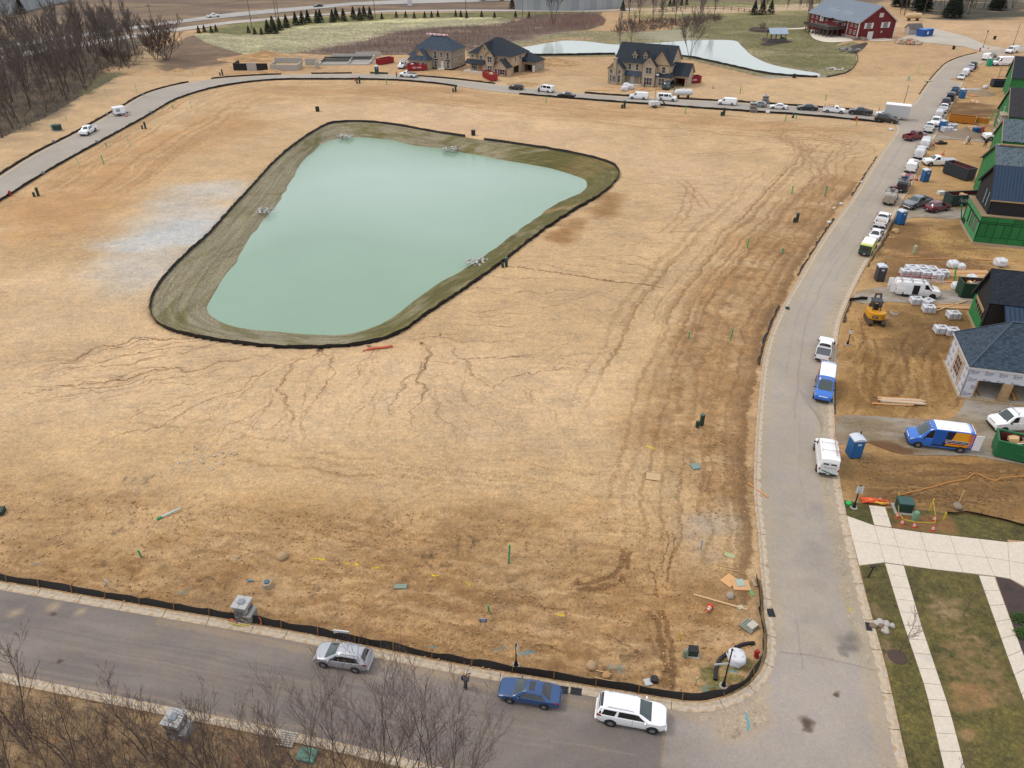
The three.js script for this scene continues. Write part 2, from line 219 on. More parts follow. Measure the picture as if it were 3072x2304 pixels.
function paintGround(ctx,rel,reg){
const[x0,x1,z0,z1]=reg;ctx.fillStyle=css(208,173,130);ctx.fillRect(x0,z0,x1 - x0,z1 - z0);
seed(5);
const far=z1<-200;
if(far){ctx.fillStyle=css(196,158,116);ctx.fillRect(x0,z0,x1 - x0,z1 - z0);}
// beyond the highway and round the far edges: scrub and rough grass
const scrub=px(-900,330,0,174,434,102,700,68,1170,34,1762,33,1900,20,2500,30,2560,40,2700,-20,3900,20,3900,-40,-900,-40);
if(far){fill(ctx,scrub,css(134,112,88));stains(ctx,scrub,[156,130,96],700,3,14,0.5,2.5);stains(ctx,scrub,[104,84,74],700,2,12,0.5,2.5);stains(ctx,px(1880,30,2000,10,2560,0,2560,40,2100,60,1960,60),[120,118,66],160,3,10,0.6,2);stains(ctx,px(1780,30,2500,10,2520,28,2000,42),[206,176,146],120,2,6,0.6,3);stains(ctx,px(2700,0,3072,0,3072,55,2850,60),[70,66,52],200,2,8,0.7,2);stains(ctx,px(2560,50,3100,70,3100,140,2750,90),[208,172,132],120,3,8,0.4,2);}
if(z1<=-100){
const wood=px(-700,480,-200,330,0,180,430,112,470,150,440,185,400,200,330,198,300,215,350,225,330,245,250,285,160,340,0,415,-300,560);
fill(ctx,wood,css(98,86,70));stains(ctx,wood,[78,70,56],420,1.5,6,0.6);stains(ctx,wood,[120,104,78],260,1,5,0.5);stains(ctx,px(250,285,330,240,360,222,320,215,260,250),[104,100,62],60,1,3,0.6);
const bank=px(470,150,579,105,620,130,690,152,747,168,700,185,600,200,500,215,460,200);fill(ctx,bank,css(134,110,84));stains(ctx,bank,[112,88,70],150,1,5,0.5);stains(ctx,px(690,170,760,162,860,168,830,184,720,186),[176,122,70],80,1,3,0.7);
stains(ctx,px(420,140,470,138,480,200,420,210,330,215,380,195),[196,164,126],120,1.5,4,0.6);
}
// tones of the graded soil
stains(ctx,px(0,750,450,900,900,1060,1300,1050,1800,1100,1900,1300,1300,1400,600,1300,0,1280),[222,188,150],220,3,9,0.16,1.6);
stains(ctx,px(330,760,560,560,740,540,740,690,560,790,380,900),[204,194,182],200,2,6,0.2,1.6);stains(ctx,px(330,745,520,680,620,640,600,720,420,765),[206,206,202],60,1,3.5,0.34,2.4);
stains(ctx,px(700,330,1400,300,1900,430,2400,560,2250,700,1950,520,1500,420,1050,365),[220,184,144],200,3,9,0.18,2);
stains(ctx,px(0,600,300,450,700,330,800,380,500,480,100,780,0,850),[194,148,98],260,2,7,0.2,1.6);
stains(ctx,px(700,260,1200,255,2000,330,2600,390,2600,420,1900,360,1200,300,700,310),[184,140,94],160,2,6,0.22,2.4);
stains(ctx,px(0,1400,1000,1500,2000,1500,2250,1750,2250,2090,1500,1990,0,1720),[172,130,84],420,0.8,4,0.2,1.6);
stains(ctx,px(0,1400,1000,1520,2000,1500,2250,1750,2250,2090,1500,1990,0,1720),[138,100,60],1100,0.15,0.8,0.36,1.8);
stains(ctx,px(0,1250,1000,1330,1900,1350,2200,1500,2200,1700,0,1600),[214,176,130],160,1,5,0.2,2);
stains(ctx,px(2150,1500,1900,1300,2050,900,2350,600,2600,470,2560,600,2330,950,2262,1300,2270,1560),[176,134,88],360,1,5,0.26);
stains(ctx,px(2150,1500,1950,1300,2050,950,2350,640,2500,560,2330,950,2262,1300,2270,1560),[138,100,62],900,0.2,1.1,0.3);
stains(ctx,px(2050,1560,2180,1500,2240,1650,2080,1700),[186,168,148],50,0.8,2.4,0.16);
for(const[pp,n]of[[px(1795,600,1850,560,1880,590,1830,650,1780,660),40],[px(1640,720,1730,660,1760,640,1700,730),40]])stains(ctx,pp,[160,116,70],n,1,3,0.3);
stains(ctx,px(2090,2020,2180,1960,2265,1990,2245,2060,2140,2090),[108,104,58],90,0.15,0.6,0.5);
{
const L=pad(offset(cut(E1,2315,1800,2600,552),2.0),1.4);for(const[o,w,a]of[[0.4,1.1,0.35],[0,0.8,0.4],[-0.3,0.5,0.4]])stroke(ctx,offset(L,o),w,css(122,88,54,a));
const L2=pad(offset(cut(E1,-250,1727,2000,2128),1.8),1.2);stroke(ctx,L2,1.3,css(140,100,60,0.4));
}
// building plots on the right
const plots=[...px(2530,1490,2514,1400,2503,1215,2508,1110,2515,1023,2523,971,2548,904,2581,834,2609,782,2645,728,2675,670,2709,606,2734,562,2770,481,2809,410,2852,327,2896,244,2931,202,3200,190,3900,260,3900,1700,3200,1640)];
fill(ctx,plots,css(194,154,104));
stains(ctx,px(2560,900,3200,900,3400,1600,2540,1490,2510,1200),[164,122,68],420,0.8,4,0.26);stains(ctx,px(2640,920,2960,930,2900,1010,2840,1090,2640,1060),[118,88,46],200,0.5,2.4,0.3);
stains(ctx,px(2560,1370,3200,1400,3200,1580,2560,1500),[132,98,56],220,0.4,2,0.24,2.4);stains(ctx,px(2560,1060,2860,1100,2860,1230,2540,1235),[146,106,54],120,0.8,3,0.26);
stains(ctx,px(2640,680,2900,660,3000,860,2640,840),[126,90,50],300,0.5,2.6,0.34,1.6);stains(ctx,px(2790,670,2890,660,2920,740,3072,750,3072,800,2850,770,2780,720),[196,156,92],120,0.6,2.2,0.28,1.5);
stains(ctx,px(2780,480,2950,430,3000,640,2760,600),[186,144,92],120,1,3.4,0.3,1.6);stains(ctx,px(2850,300,3000,320,2990,360,2850,350),[112,78,42],90,0.8,3,0.36,2.2);
// rough ground below the near street
const low=[...E4.map((p)=>p),...px(1700,2700,-400,2700)];fill(ctx,low,css(166,134,96));stains(ctx,low,[126,102,76],420,0.3,1.6,0.4);stains(ctx,low,[196,166,124],260,0.2,0.9,0.4);stains(ctx,low,[104,88,70],300,0.15,0.7,0.4);stains(ctx,low,[150,60,30],40,0.1,0.4,0.5);
for(const m of MARKS){
if(m.b[1]<x0||m.b[0]>x1||m.b[3]<z0||m.b[2]>z1)continue;
stroke(ctx,m.pts,m.w,m.col,m.dash);if(m.depth)stroke(rel,m.pts,m.w,`rgba(0,0,0,${Math.min(1, m.depth / 0.15)})`,m.dash);
}
}
function paintSheets(ctx,rel,reg){
const[x0,x1,z0,z1]=reg;ctx.fillStyle=css(164,156,148);ctx.fillRect(x0,z0,x1 - x0,z1 - z0);seed(9);
const big=z1<-200;
const gravel=[166,158,148];for(const k of['gravelFront','gravelVan','gravelTruck','gravelHigh']){fill(ctx,Z[k],css(...gravel),2);stains(ctx,Z[k],[146,122,92],k==='gravelFront'?120:40,0.6,2.2,0.34,2);stains(ctx,Z[k],[190,186,180],40,0.5,1.6,0.3,2);stains(ctx,Z[k],[128,112,96],200,0.1,0.4,0.35,2);}
stains(ctx,px(2590,1325,2700,1345,2740,1362,2640,1345),[118,82,48],40,0.3,1,0.5,2);
for(const k of['lawnKerb','lawnMid','lawnNorth','lawnDrive']){fill(ctx,Z[k],css(104,94,46),1);stains(ctx,Z[k],[112,98,50],160,0.3,1.2,0.35);stains(ctx,Z[k],[82,78,34],160,0.3,1.3,0.35);}
stains(ctx,px(2780,1790,2900,1800,2990,1960,3040,2090,2990,2120,2880,2100,2820,1960),[150,118,80],190,0.2,0.75,0.45);stains(ctx,px(2790,1780,2890,1800,2870,1870,2800,1850),[166,136,104],30,0.3,0.8,0.35);stains(ctx,px(2780,1790,2900,1800,2990,1960,3040,2090,2990,2120,2880,2100,2820,1960),[84,78,36],120,0.12,0.45,0.5);stains(ctx,px(2850,2040,2960,2060,2960,2120,2870,2130),[148,112,72],60,0.2,0.8,0.4);
stains(ctx,px(2700,1540,2860,1550,2860,1600,2690,1585),[138,98,58],70,0.3,1,0.5);stains(ctx,px(2610,1770,2640,1840,2690,1990,2660,1985),[146,116,84],26,0.2,0.7,0.5);stains(ctx,px(2880,2200,2920,2195,2915,2220,2890,2225),[150,118,80],12,0.2,0.5,0.6);
fill(ctx,Z.mulch,css(74,60,58),0.4);stains(ctx,Z.mulch,[54,44,44],80,0.1,0.4,0.5);
if(big){
fill(ctx,Z.pondGrass,css(140,130,92),1);stains(ctx,px(2060,90,2200,56,2480,36,2560,62,2560,200,2480,222,2330,190,2250,150,2210,120,2060,112),[104,100,50],340,2,7,0.5,1.6);stains(ctx,px(1900,95,2060,90,2080,122,1950,126),[164,158,132],90,1.5,4,0.5,2);stains(ctx,px(2220,130,2260,160,2330,190,2460,215,2450,222,2320,198,2240,165),[150,130,100],60,1,2.4,0.5);
stains(ctx,px(1590,150,1700,118,1840,130,1840,124,1700,108,1540,150),[190,150,110],70,0.8,2,0.5,3);
fill(ctx,Z.berm,css(160,154,124),1);stains(ctx,Z.berm,[148,142,102],320,2,8,0.35,2.4);stains(ctx,Z.berm,[186,176,140],220,1.5,6,0.32,2.6);stains(ctx,px(579,105,640,97,860,83,1100,63,1500,50,1500,56,1100,70,860,92,640,106),[206,200,146],120,1,3,0.4,3);
fill(ctx,Z.greenStrip,css(112,108,58),0.5);stains(ctx,Z.greenStrip,[132,122,70],140,1,5,0.4,3);stains(ctx,Z.greenStrip,[94,102,44],120,1,4,0.4,3);
fill(ctx,Z.marsh,css(134,112,98),1);stains(ctx,Z.marsh,[160,138,120],400,1.5,6,0.35,3);stains(ctx,Z.marsh,[104,82,72],400,1,5,0.4,3);stains(ctx,px(1640,60,1790,40,1816,72,1700,88),[122,78,66],90,1.5,5,0.4,3);
for(const[k,c]of[['highway',[176,174,172]],['path',[190,184,176]],['barnDrive',[196,186,170]]]){fill(ctx,Z[k],css(...c),0.8);stains(ctx,Z[k],[204,196,182],80,1,4,0.3,3);}
}
// asphalt
fill(ctx,streetPoly,css(180,168,155),0.4);fill(ctx,loopPoly,css(178,169,158),0.4);
const dark=[...px(-400,1700,0,1755,800,1895,1990,2110,1996,2133,1980,2304,1975,2500,1500,2480),...E4.slice().reverse()];fill(ctx,dark,css(136,127,121));
fill(ctx,px(1996,2128,2160,2120,2325,1990,2337,1948,2625,2002,2720,2310,2760,2520,1978,2520,1980,2304),css(175,165,155));
const full=[...streetPoly];
stains(ctx,px(2330,1500,2500,1500,2620,2000,2340,1950),[148,140,134],50,0.6,2,0.2,0.7);stains(ctx,px(2510,1920,2570,1900,2580,1950,2530,1985),[96,92,92],16,0.3,1,0.3,0.7);
stains(ctx,full,[186,170,148],200,0.8,3,0.12);stains(ctx,dark,[156,144,134],120,0.6,2.4,0.2,2.6);stains(ctx,dark,[116,108,104],120,0.5,2.4,0.22,3);
seed(31);
for(const[line,side,w,a]of[[E3,1,1.3,0.36],[cut(E1,2340,1900,2690,400),-1,0.8,0.26],[cut(E1,500,1856,2300,2040),-1,0.8,0.4],[E4,1,0.3,0.25]])for(let i=0;i<3;i++)stroke(ctx,pad(offset(line,side*(0.2 + i*0.35*w)),0.8),w*(0.8 - i*0.2),css(196,164,122,a*0.5));
for(let i=0;i<46;i++){const L=pad(offset(E3,1.2 + rr(0,4.8)),0.9),a=ri(L.length - 20),S=L.slice(a,a + 8 + ri(70));if(S.length>3)stroke(ctx,S,rr(0.1,0.3),css(...(rnd()<0.55?[188,172,152]:[140,132,126]),rr(0.1,0.3)));}
for(let i=0;i<40;i++){const L=pad(offset(cut(E1,-250,1727,1700,2075),-1 - rr(0,6)),0.5),a=ri(L.length - 12),S=L.slice(a,a + 6 + ri(30));if(S.length>3)stroke(ctx,S,rr(0.08,0.3),css(...(rnd()<0.5?[160,146,130]:[112,104,100]),rr(0.1,0.3)));}
stroke(ctx,pad(offset(cut(E1,-250,1727,1900,2110),-4.05),0.2),0.05,css(186,168,146,0.55));
stroke(ctx,pad(px(1998,2128,1994,2200,1982,2304,1978,2400),0.2),0.08,css(150,118,82,0.8));stroke(ctx,pad(px(2337,1952,2430,1965,2520,1985,2622,2008),0.4),0.06,css(104,96,88,0.6));
stroke(ctx,pad(dense(px(2385,1860,2393,1890,2398,1930,2408,2000),false,0.4),0.5),0.05,css(104,96,90,0.5));
stains(ctx,px(2100,2150,2200,2140,2300,2080,2320,2130,2200,2240),[188,166,138],26,0.5,1.6,0.3);
for(const[x,y,r]of[[2420,2165,0.35],[2422,2180,0.25],[158,1843,0.2],[177,1985,0.16],[2510,2082,0.2],[2560,1640,0.1]]){const q=g2([x,y]);stains(ctx,[[q[0]- r,q[1]- r],[q[0]+ r,q[1]- r],[q[0]+ r,q[1]+ r],[q[0]- r,q[1]+ r]],[86,70,58],6,r,r*1.4,0.5);}
for(const[x0s,y0s]of[[150,1822],[228,1840],[40,1836]])stains(ctx,px(x0s,y0s,x0s + 24,y0s - 14,x0s + 20,y0s - 2,x0s - 6,y0s + 12),[176,154,128],10,0.3,0.8,0.25);
for(const[x,y,dx,dy]of[[2225,2085,12,6],[2236,2070,2,28],[2240,2140,2,30],[2243,2176,1,14],[2290,2012,12,4],[95,1775,8,3]])stroke(ctx,px(x,y,x + dx,y + dy),0.18,css(64,168,200,0.7));
stroke(ctx,px(2545,1820,2549,1826,2550,1833),0.1,css(240,206,40,0.95));
for(let i=0;i<7;i++){const L=dense(px(2395 + i*9,1165 + i*7,2420 + i*8,1210 + i*8,2465,1250 + i*8),false,0.6);stroke(ctx,pad(L,0.5),0.22,css(128,116,104,0.22));}
}
function paintMask(ctx){
ctx.fillStyle='#fff';for(const p of[streetPoly,loopPoly])fill(ctx,p,'#fff',1.3);
for(const k of Object.keys(Z))fill(ctx,Z[k],'#fff',0.3);fill(ctx,px(2490,1540,2622,1570,2606,1510,2655,1515,2680,1580,3200,1620,3200,2500,2700,2500),'#fff',0.3);
}
function canvasFor([x0,x1,z0,z1,w,h],paint,bg){
const a=document.createElement('canvas'),b=document.createElement('canvas');a.width=b.width=w;a.height=b.height=h;const ca=a.getContext('2d'),cb=b.getContext('2d');
cb.fillStyle=bg||'#808080';cb.fillRect(0,0,w,h);
for(const c of[ca,cb])c.setTransform(w /(x1 - x0),0,0,h /(z1 - z0),-x0*w /(x1 - x0),-z0*h /(z1 - z0));
paint(ca,cb,[x0,x1,z0,z1]);return[ca.getImageData(0,0,w,h).data,cb.getImageData(0,0,w,h).data];
}
const OUTRELIEF={};
function groundMat(key,paint,isSheet){
const[x0,x1,z0,z1,w,h]=REG[key],[src,rel]=canvasFor(REG[key],paint),d=new Uint8Array(w*h*4),bm=new Uint8Array(w*h*4);
const sx=(x1 - x0)/ w,sz=(z1 - z0)/ h,warp=isSheet?0.12:0.5,fine=key==='A'?1:key==='B'?0.8:0.5;seed(3);
for(let j=0;j<h;j++)for(let i=0;i<w;i++){
const x=x0 +(i + 0.5)*sx,z=z0 +(j + 0.5)*sz,o=(j*w + i)*4;
const wx=(vn(x*1.1,z*1.1)- 0.5)*warp +(vn(x*4.3 + 9,z*4.3)- 0.5)*warp*0.5,wz=(vn(x*1.1 + 70,z*1.1)- 0.5)*warp +(vn(x*4.3,z*4.3 + 30)- 0.5)*warp*0.5;
const si=Math.min(w - 1,Math.max(0,Math.round(i + wx / sx))),sj=Math.min(h - 1,Math.max(0,Math.round(j + wz / sz))),s=(sj*w + si)*4;
const r=src[s],g=src[s + 1],b=src[s + 2],green=g>r*0.9&&g>b*1.25,grey=r - b<34;
const n1=vn(x*0.11,z*0.11)+ vn(x*0.31,z*0.31)- 1,n2=vn(x*0.9,z*0.9)- 0.5,n3=vn(x*3.1,z*3.1)- 0.5,n4=vn(x*8.3,z*8.3)- 0.5,hi=rnd()- 0.5,st=vn(x*0.5,z*4)- 0.5;
let m,bump;
if(isSheet&&grey&&!green){m=1 + 0.05*n1 + 0.04*n2 + 0.03*n3 + 0.09*hi*fine;bump=0.5 + 0.2*hi;}
else if(green||(isSheet&&key==='D')){m=1 + 0.1*n1 + 0.22*n2 + 0.3*n3 + 0.34*n4 + 0.3*hi;bump=0.5 + 0.3*n4 + 0.4*hi;}
else{m=1 + 0.07*n1 + 0.07*n2 + 0.1*n3 + 0.13*n4*fine + 0.2*hi*fine + 0.06*st;const sp=vn(x*6.1 + 5,z*6.1);if(sp>0.8&&key !=='C')m -=(sp - 0.8)*0.5*fine;const cl=vn(x*2.2 + 31,z*2.2 + 7)*vn(x*0.35,z*0.35);if(cl>0.56&&key==='A')m -=(cl - 0.56)*0.8;bump=0.5 + 0.28*n3 + 0.34*n4 + 0.22*hi;}
const hue=1 + 0.05*n2;
const soil=!green&&!grey;d[o]=clamp(r*m*(soil?0.99:1),0,255);d[o + 1]=clamp(g*m*(2 - hue)**0.3*1,0,255);d[o + 2]=clamp(b*m*(2 - hue)*(soil?1.0:1),0,255);d[o + 3]=255;
bump +=(rel[o]- 128)/ 128*0.3;bm[o]=bm[o + 1]=bm[o + 2]=clamp(bump)*255;bm[o + 3]=255;
}
if(!isSheet)OUTRELIEF[key]=rel;
const T=(data,srgb)=>{const t=new THREE.DataTexture(data,w,h);t.magFilter=THREE.LinearFilter;t.minFilter=THREE.LinearMipmapLinearFilter;t.generateMipmaps=true;if(srgb)t.colorSpace=THREE.SRGBColorSpace;t.needsUpdate=true;return t;};
const m=new THREE.MeshStandardMaterial({map:T(d,true),roughness:isSheet?0.92:1,side:THREE.DoubleSide});
if(key==='A'||key==='B'||(key==='C'&&!isSheet)){m.bumpMap=T(bm,false);m.bumpScale=isSheet?0.02:0.045;}
return m;
}
const KEYS=['A','B','C','D'],GM=KEYS.map((k)=>groundMat(k,paintGround,false)),SM=KEYS.map((k)=>groundMat(k,paintSheets,true));
function uvOf(geo,key){const[x0,x1,z0,z1]=REG[key],p=geo.attributes.position,uv=new Float32Array(p.count*2);for(let i=0;i<p.count;i++){uv[2*i]=clamp((p.getX(i)- x0)/(x1 - x0));uv[2*i + 1]=clamp((p.getZ(i)- z0)/(z1 - z0));}geo.setAttribute('uv',new THREE.BufferAttribute(uv,2));return geo;}
function clipZ(p,z,below){
const o=[],ok=(q)=>(below?q[1]<=z:q[1]>=z);
for(let i=0;i<p.length;i++){const a=p[i],b=p[(i + 1)% p.length];if(ok(a))o.push(a);if(ok(a)!==ok(b)){const t=(z - a[1])/(b[1]- a[1]);o.push([a[0]+(b[0]- a[0])*t,z]);}}
return o;
}
function flatGeo(p,y){
const c=p.map((q)=>new THREE.Vector2(q[0],q[1]));const f=THREE.ShapeUtils.triangulateShape(c,[]),g=new THREE.BufferGeometry(),a=[];
for(const q of p)a.push(q[0],y,q[1]);g.setAttribute('position',new THREE.Float32BufferAttribute(a,3));
const ix=[];for(const t of f){const A=p[t[0]],B=p[t[1]],D=p[t[2]];const s=(B[0]- A[0])*(D[1]- A[1])-(B[1]- A[1])*(D[0]- A[0]);s>0?ix.push(t[0],t[2],t[1]):ix.push(...t);}
g.setIndex(ix);g.computeVertexNormals();return g;
}
function sheet(name,p,y,label){
const list=[],mats=[];
KEYS.forEach((k,i)=>{let q=clipZ(clipZ(p,REG[k][3],true),REG[k][2],false);if(q.length<3)return;list.push(uvOf(flatGeo(q,y),k));mats.push(SM[i]);});
const g=list.length>1?mergeGeometries(list,true):list[0];const m=struct(name,g,list.length>1?mats:mats[0]);if(label)m.userData.label=label;return m;
}
// ---------- the ground itself: graded soil with real clods, tracks and rills ----------
const dRing=(()=>{const n=fenceRing.length;return(x,z)=>{let m=1e9;for(let i=0;i<n;i +=2){const d=(fenceRing[i][0]- x)**2 +(fenceRing[i][1]- z)**2;if(d<m)m=d;}return Math.sqrt(m);};})();
const CELL={A:0.2,B:0.4,C:1,D:3};
KEYS.forEach((k,r)=>{
const[x0,x1,z0,z1,w,h]=REG[k],st=CELL[k],nx=Math.round((x1 - x0)/ st),nz=Math.round((z1 - z0)/ st),rel=OUTRELIEF[k],[,mask]=canvasFor(REG[k],(a,b)=>paintMask(b),'#000');
const P=new Float32Array((nx + 1)*(nz + 1)*3),ix=new Uint32Array(nx*nz*6),amp=k==='D'?0.12:1;
const rb=bounds(fenceRing);
for(let j=0;j<=nz;j++)for(let i=0;i<=nx;i++){
const x=x0 +(x1 - x0)*i / nx,z=z0 +(z1 - z0)*j / nz,o=((Math.min(h - 1,Math.floor(j / nz*h)))*w + Math.min(w - 1,Math.floor(i / nx*w)))*4;
let y=0.10*(fbm(x*0.25,z*0.25,2)- 0.5)+ 0.08*(vn(x*1.1,z*1.1)- 0.5)+ 0.07*(vn(x*2.9,z*2.9)- 0.5)*(0.3 + vn(x*0.2,z*0.2))+(rel[o]- 128)/ 128*0.15;
const rough=z>-31||x>32?1.6:1;y*=amp*rough;
const e=Math.min(j,nz - j)/ 6;y*=clamp(e);
const mk=mask[o]/ 255;y=mix(y,-0.04,mk);
if(x>rb[0]&&x<rb[1]&&z>rb[2]&&z<rb[3]&&inside(fenceRing,x,z))y=-Math.min(4.5,0.15 + dRing(x,z)*0.62);
const v=(j*(nx + 1)+ i)*3;P[v]=x;P[v + 1]=y;P[v + 2]=z;
}
let c=0;for(let j=0;j<nz;j++)for(let i=0;i<nx;i++){const a=j*(nx + 1)+ i,b=a + 1,d=a + nx + 1,e=d + 1;ix[c++]=a;ix[c++]=d;ix[c++]=b;ix[c++]=b;ix[c++]=d;ix[c++]=e;}
const g=new THREE.BufferGeometry();g.setAttribute('position',new THREE.BufferAttribute(P,3));g.setIndex(new THREE.BufferAttribute(ix,1));g.computeVertexNormals();uvOf(g,k);
const m=struct('ground',g,GM[r]);m.userData.label=['bare brown graded soil nearest the street','bare tan soil south of the pond','bare tan soil round the far half of the pond','distant ground behind the loop road'][r];
});
{
const far=matC(128,108,84,1),q=(x0,x1,z0,z1)=>flatGeo([[x0,z0],[x1,z0],[x1,z1],[x0,z1]],-0.02);
const m=struct('terrain',[q(-1600,-75,-62,60),q(75,1600,-62,60),q(-75,75,-18,60),q(-1600,-105,-125,-62),q(105,1600,-125,-62),q(-1600,-215,-262,-125),q(215,1600,-262,-125),q(-1600,-430,-660,-262),q(430,1600,-660,-262),q(-1600,1600,-2400,-660)],far);m.userData.label='scrubby land beyond the building site';
}
{
seed(44);const g=new THREE.IcosahedronGeometry(1,0),N=9000,m=new THREE.InstancedMesh(g,new THREE.MeshStandardMaterial({color:0xffffff,roughness:1}),N),M4=new THREE.Matrix4(),q=new THREE.Quaternion(),col=new THREE.Color();let n=0;
const zones=[[px(0,1480,1000,1540,2000,1540,2240,1700,2270,2060,2020,2105,1400,2005,0,1745),5600],[px(1950,1300,2250,1250,2262,1600,2000,1560),900],[px(2560,1370,3060,1420,3060,1560,2640,1490),900],[px(2560,920,2860,930,2850,1220,2530,1230),700],[px(2640,690,2900,680,3060,860,2650,860),900]];
for(const[z,c]of zones){const b=bounds(z);for(let k=0,t=0;k<c&&t<c*30;t++){const x=rr(b[0],b[1]),y=rr(b[2],b[3]);if(!inside(z,x,y)||rnd()>fbm(x*0.3,y*0.3)*1.9 - 0.35)continue;k++;const s=0.025 + 0.075*rnd()**3;q.setFromEuler(new THREE.Euler(rr(0,6),rr(0,6),rr(0,6)));M4.compose(V(x,0.02 + s*0.3,y),q,V(s*rr(0.8,1.4),s*rr(0.6,1),s*rr(0.8,1.4)));m.setMatrixAt(n,M4);const v=rr(0.86,1.14)*(x>36?0.8:1);m.setColorAt(n++,C(196*v,156*v,110*v));}}
m.count=n;m.name='clods';m.castShadow=m.receiveShadow=true;tag(m,'loose clods of soil scattered over the near ground','clods',null,'stuff');scene.add(m);
}
// laid and grown surfaces
sheet('road',streetPoly,0,'grey asphalt street along the near edge and up the right side');
sheet('road',loopPoly,0.006,'pale asphalt loop road behind the pond');
sheet('highway',Z.highway,0.1,'two lane highway across the top left');sheet('path',Z.path,0.1,'pale paved path below the highway');sheet('driveway',Z.barnDrive,0.06,'pale drive to the red barn');
sheet('meadow',Z.berm,0.05,'pale straw coloured grass slope with young conifers along its top');sheet('grass',Z.greenStrip,0.07,'green mown strip between path and slope');sheet('marsh',Z.marsh,0.09,'brown reed marsh behind the half built houses');sheet('lawn',Z.pondGrass,0.03,'grass round the far pond and the red barn');
for(const[k,l]of[['gravelFront','grey gravel drive in front of the wrapped garage'],['gravelVan','grey gravel drive under the ladder van'],['gravelTruck','gravel drive under the grey pickup'],['gravelHigh','gravel drive by the white truck']])sheet('gravel',pad(dense(Z[k].concat([Z[k][0]]),false,0.8),1.2).slice(0,-1),0.012,l);
for(const[k,l]of[['lawnKerb','narrow olive lawn between kerb and pavement'],['lawnMid','patchy olive lawn with bare soil between two walks'],['lawnNorth','small triangle of lawn north of the drive'],['lawnDrive','lawn strip along the north edge of the drive']])sheet('lawn',Z[k],0.045,l);
sheet('mulch',Z.mulch,0.07,'dark mulch bed at the right edge');
for(const k of['farPond']){const w=struct('pond',flatGeo(dense(Z[k].concat([Z[k][0]]),false,2).slice(0,-1),0.06),null);w.material=new THREE.MeshPhysicalMaterial({color:C(196,208,202),roughness:0.04,side:THREE.DoubleSide,bumpMap:tex(256,256,(x,y)=>{const v=128 + 120*(fbm(x / 8,y / 8,3)- 0.5);return[v,v,v];},false),bumpScale:0.01});w.userData.label='far pond mirroring the white sky behind the houses';const p=w.geometry.attributes.position,uv=[];for(let i=0;i<p.count;i++)uv.push(p.getX(i)/ 6,p.getZ(i)/ 6);w.geometry.setAttribute('uv',new THREE.Float32BufferAttribute(uv,2));}
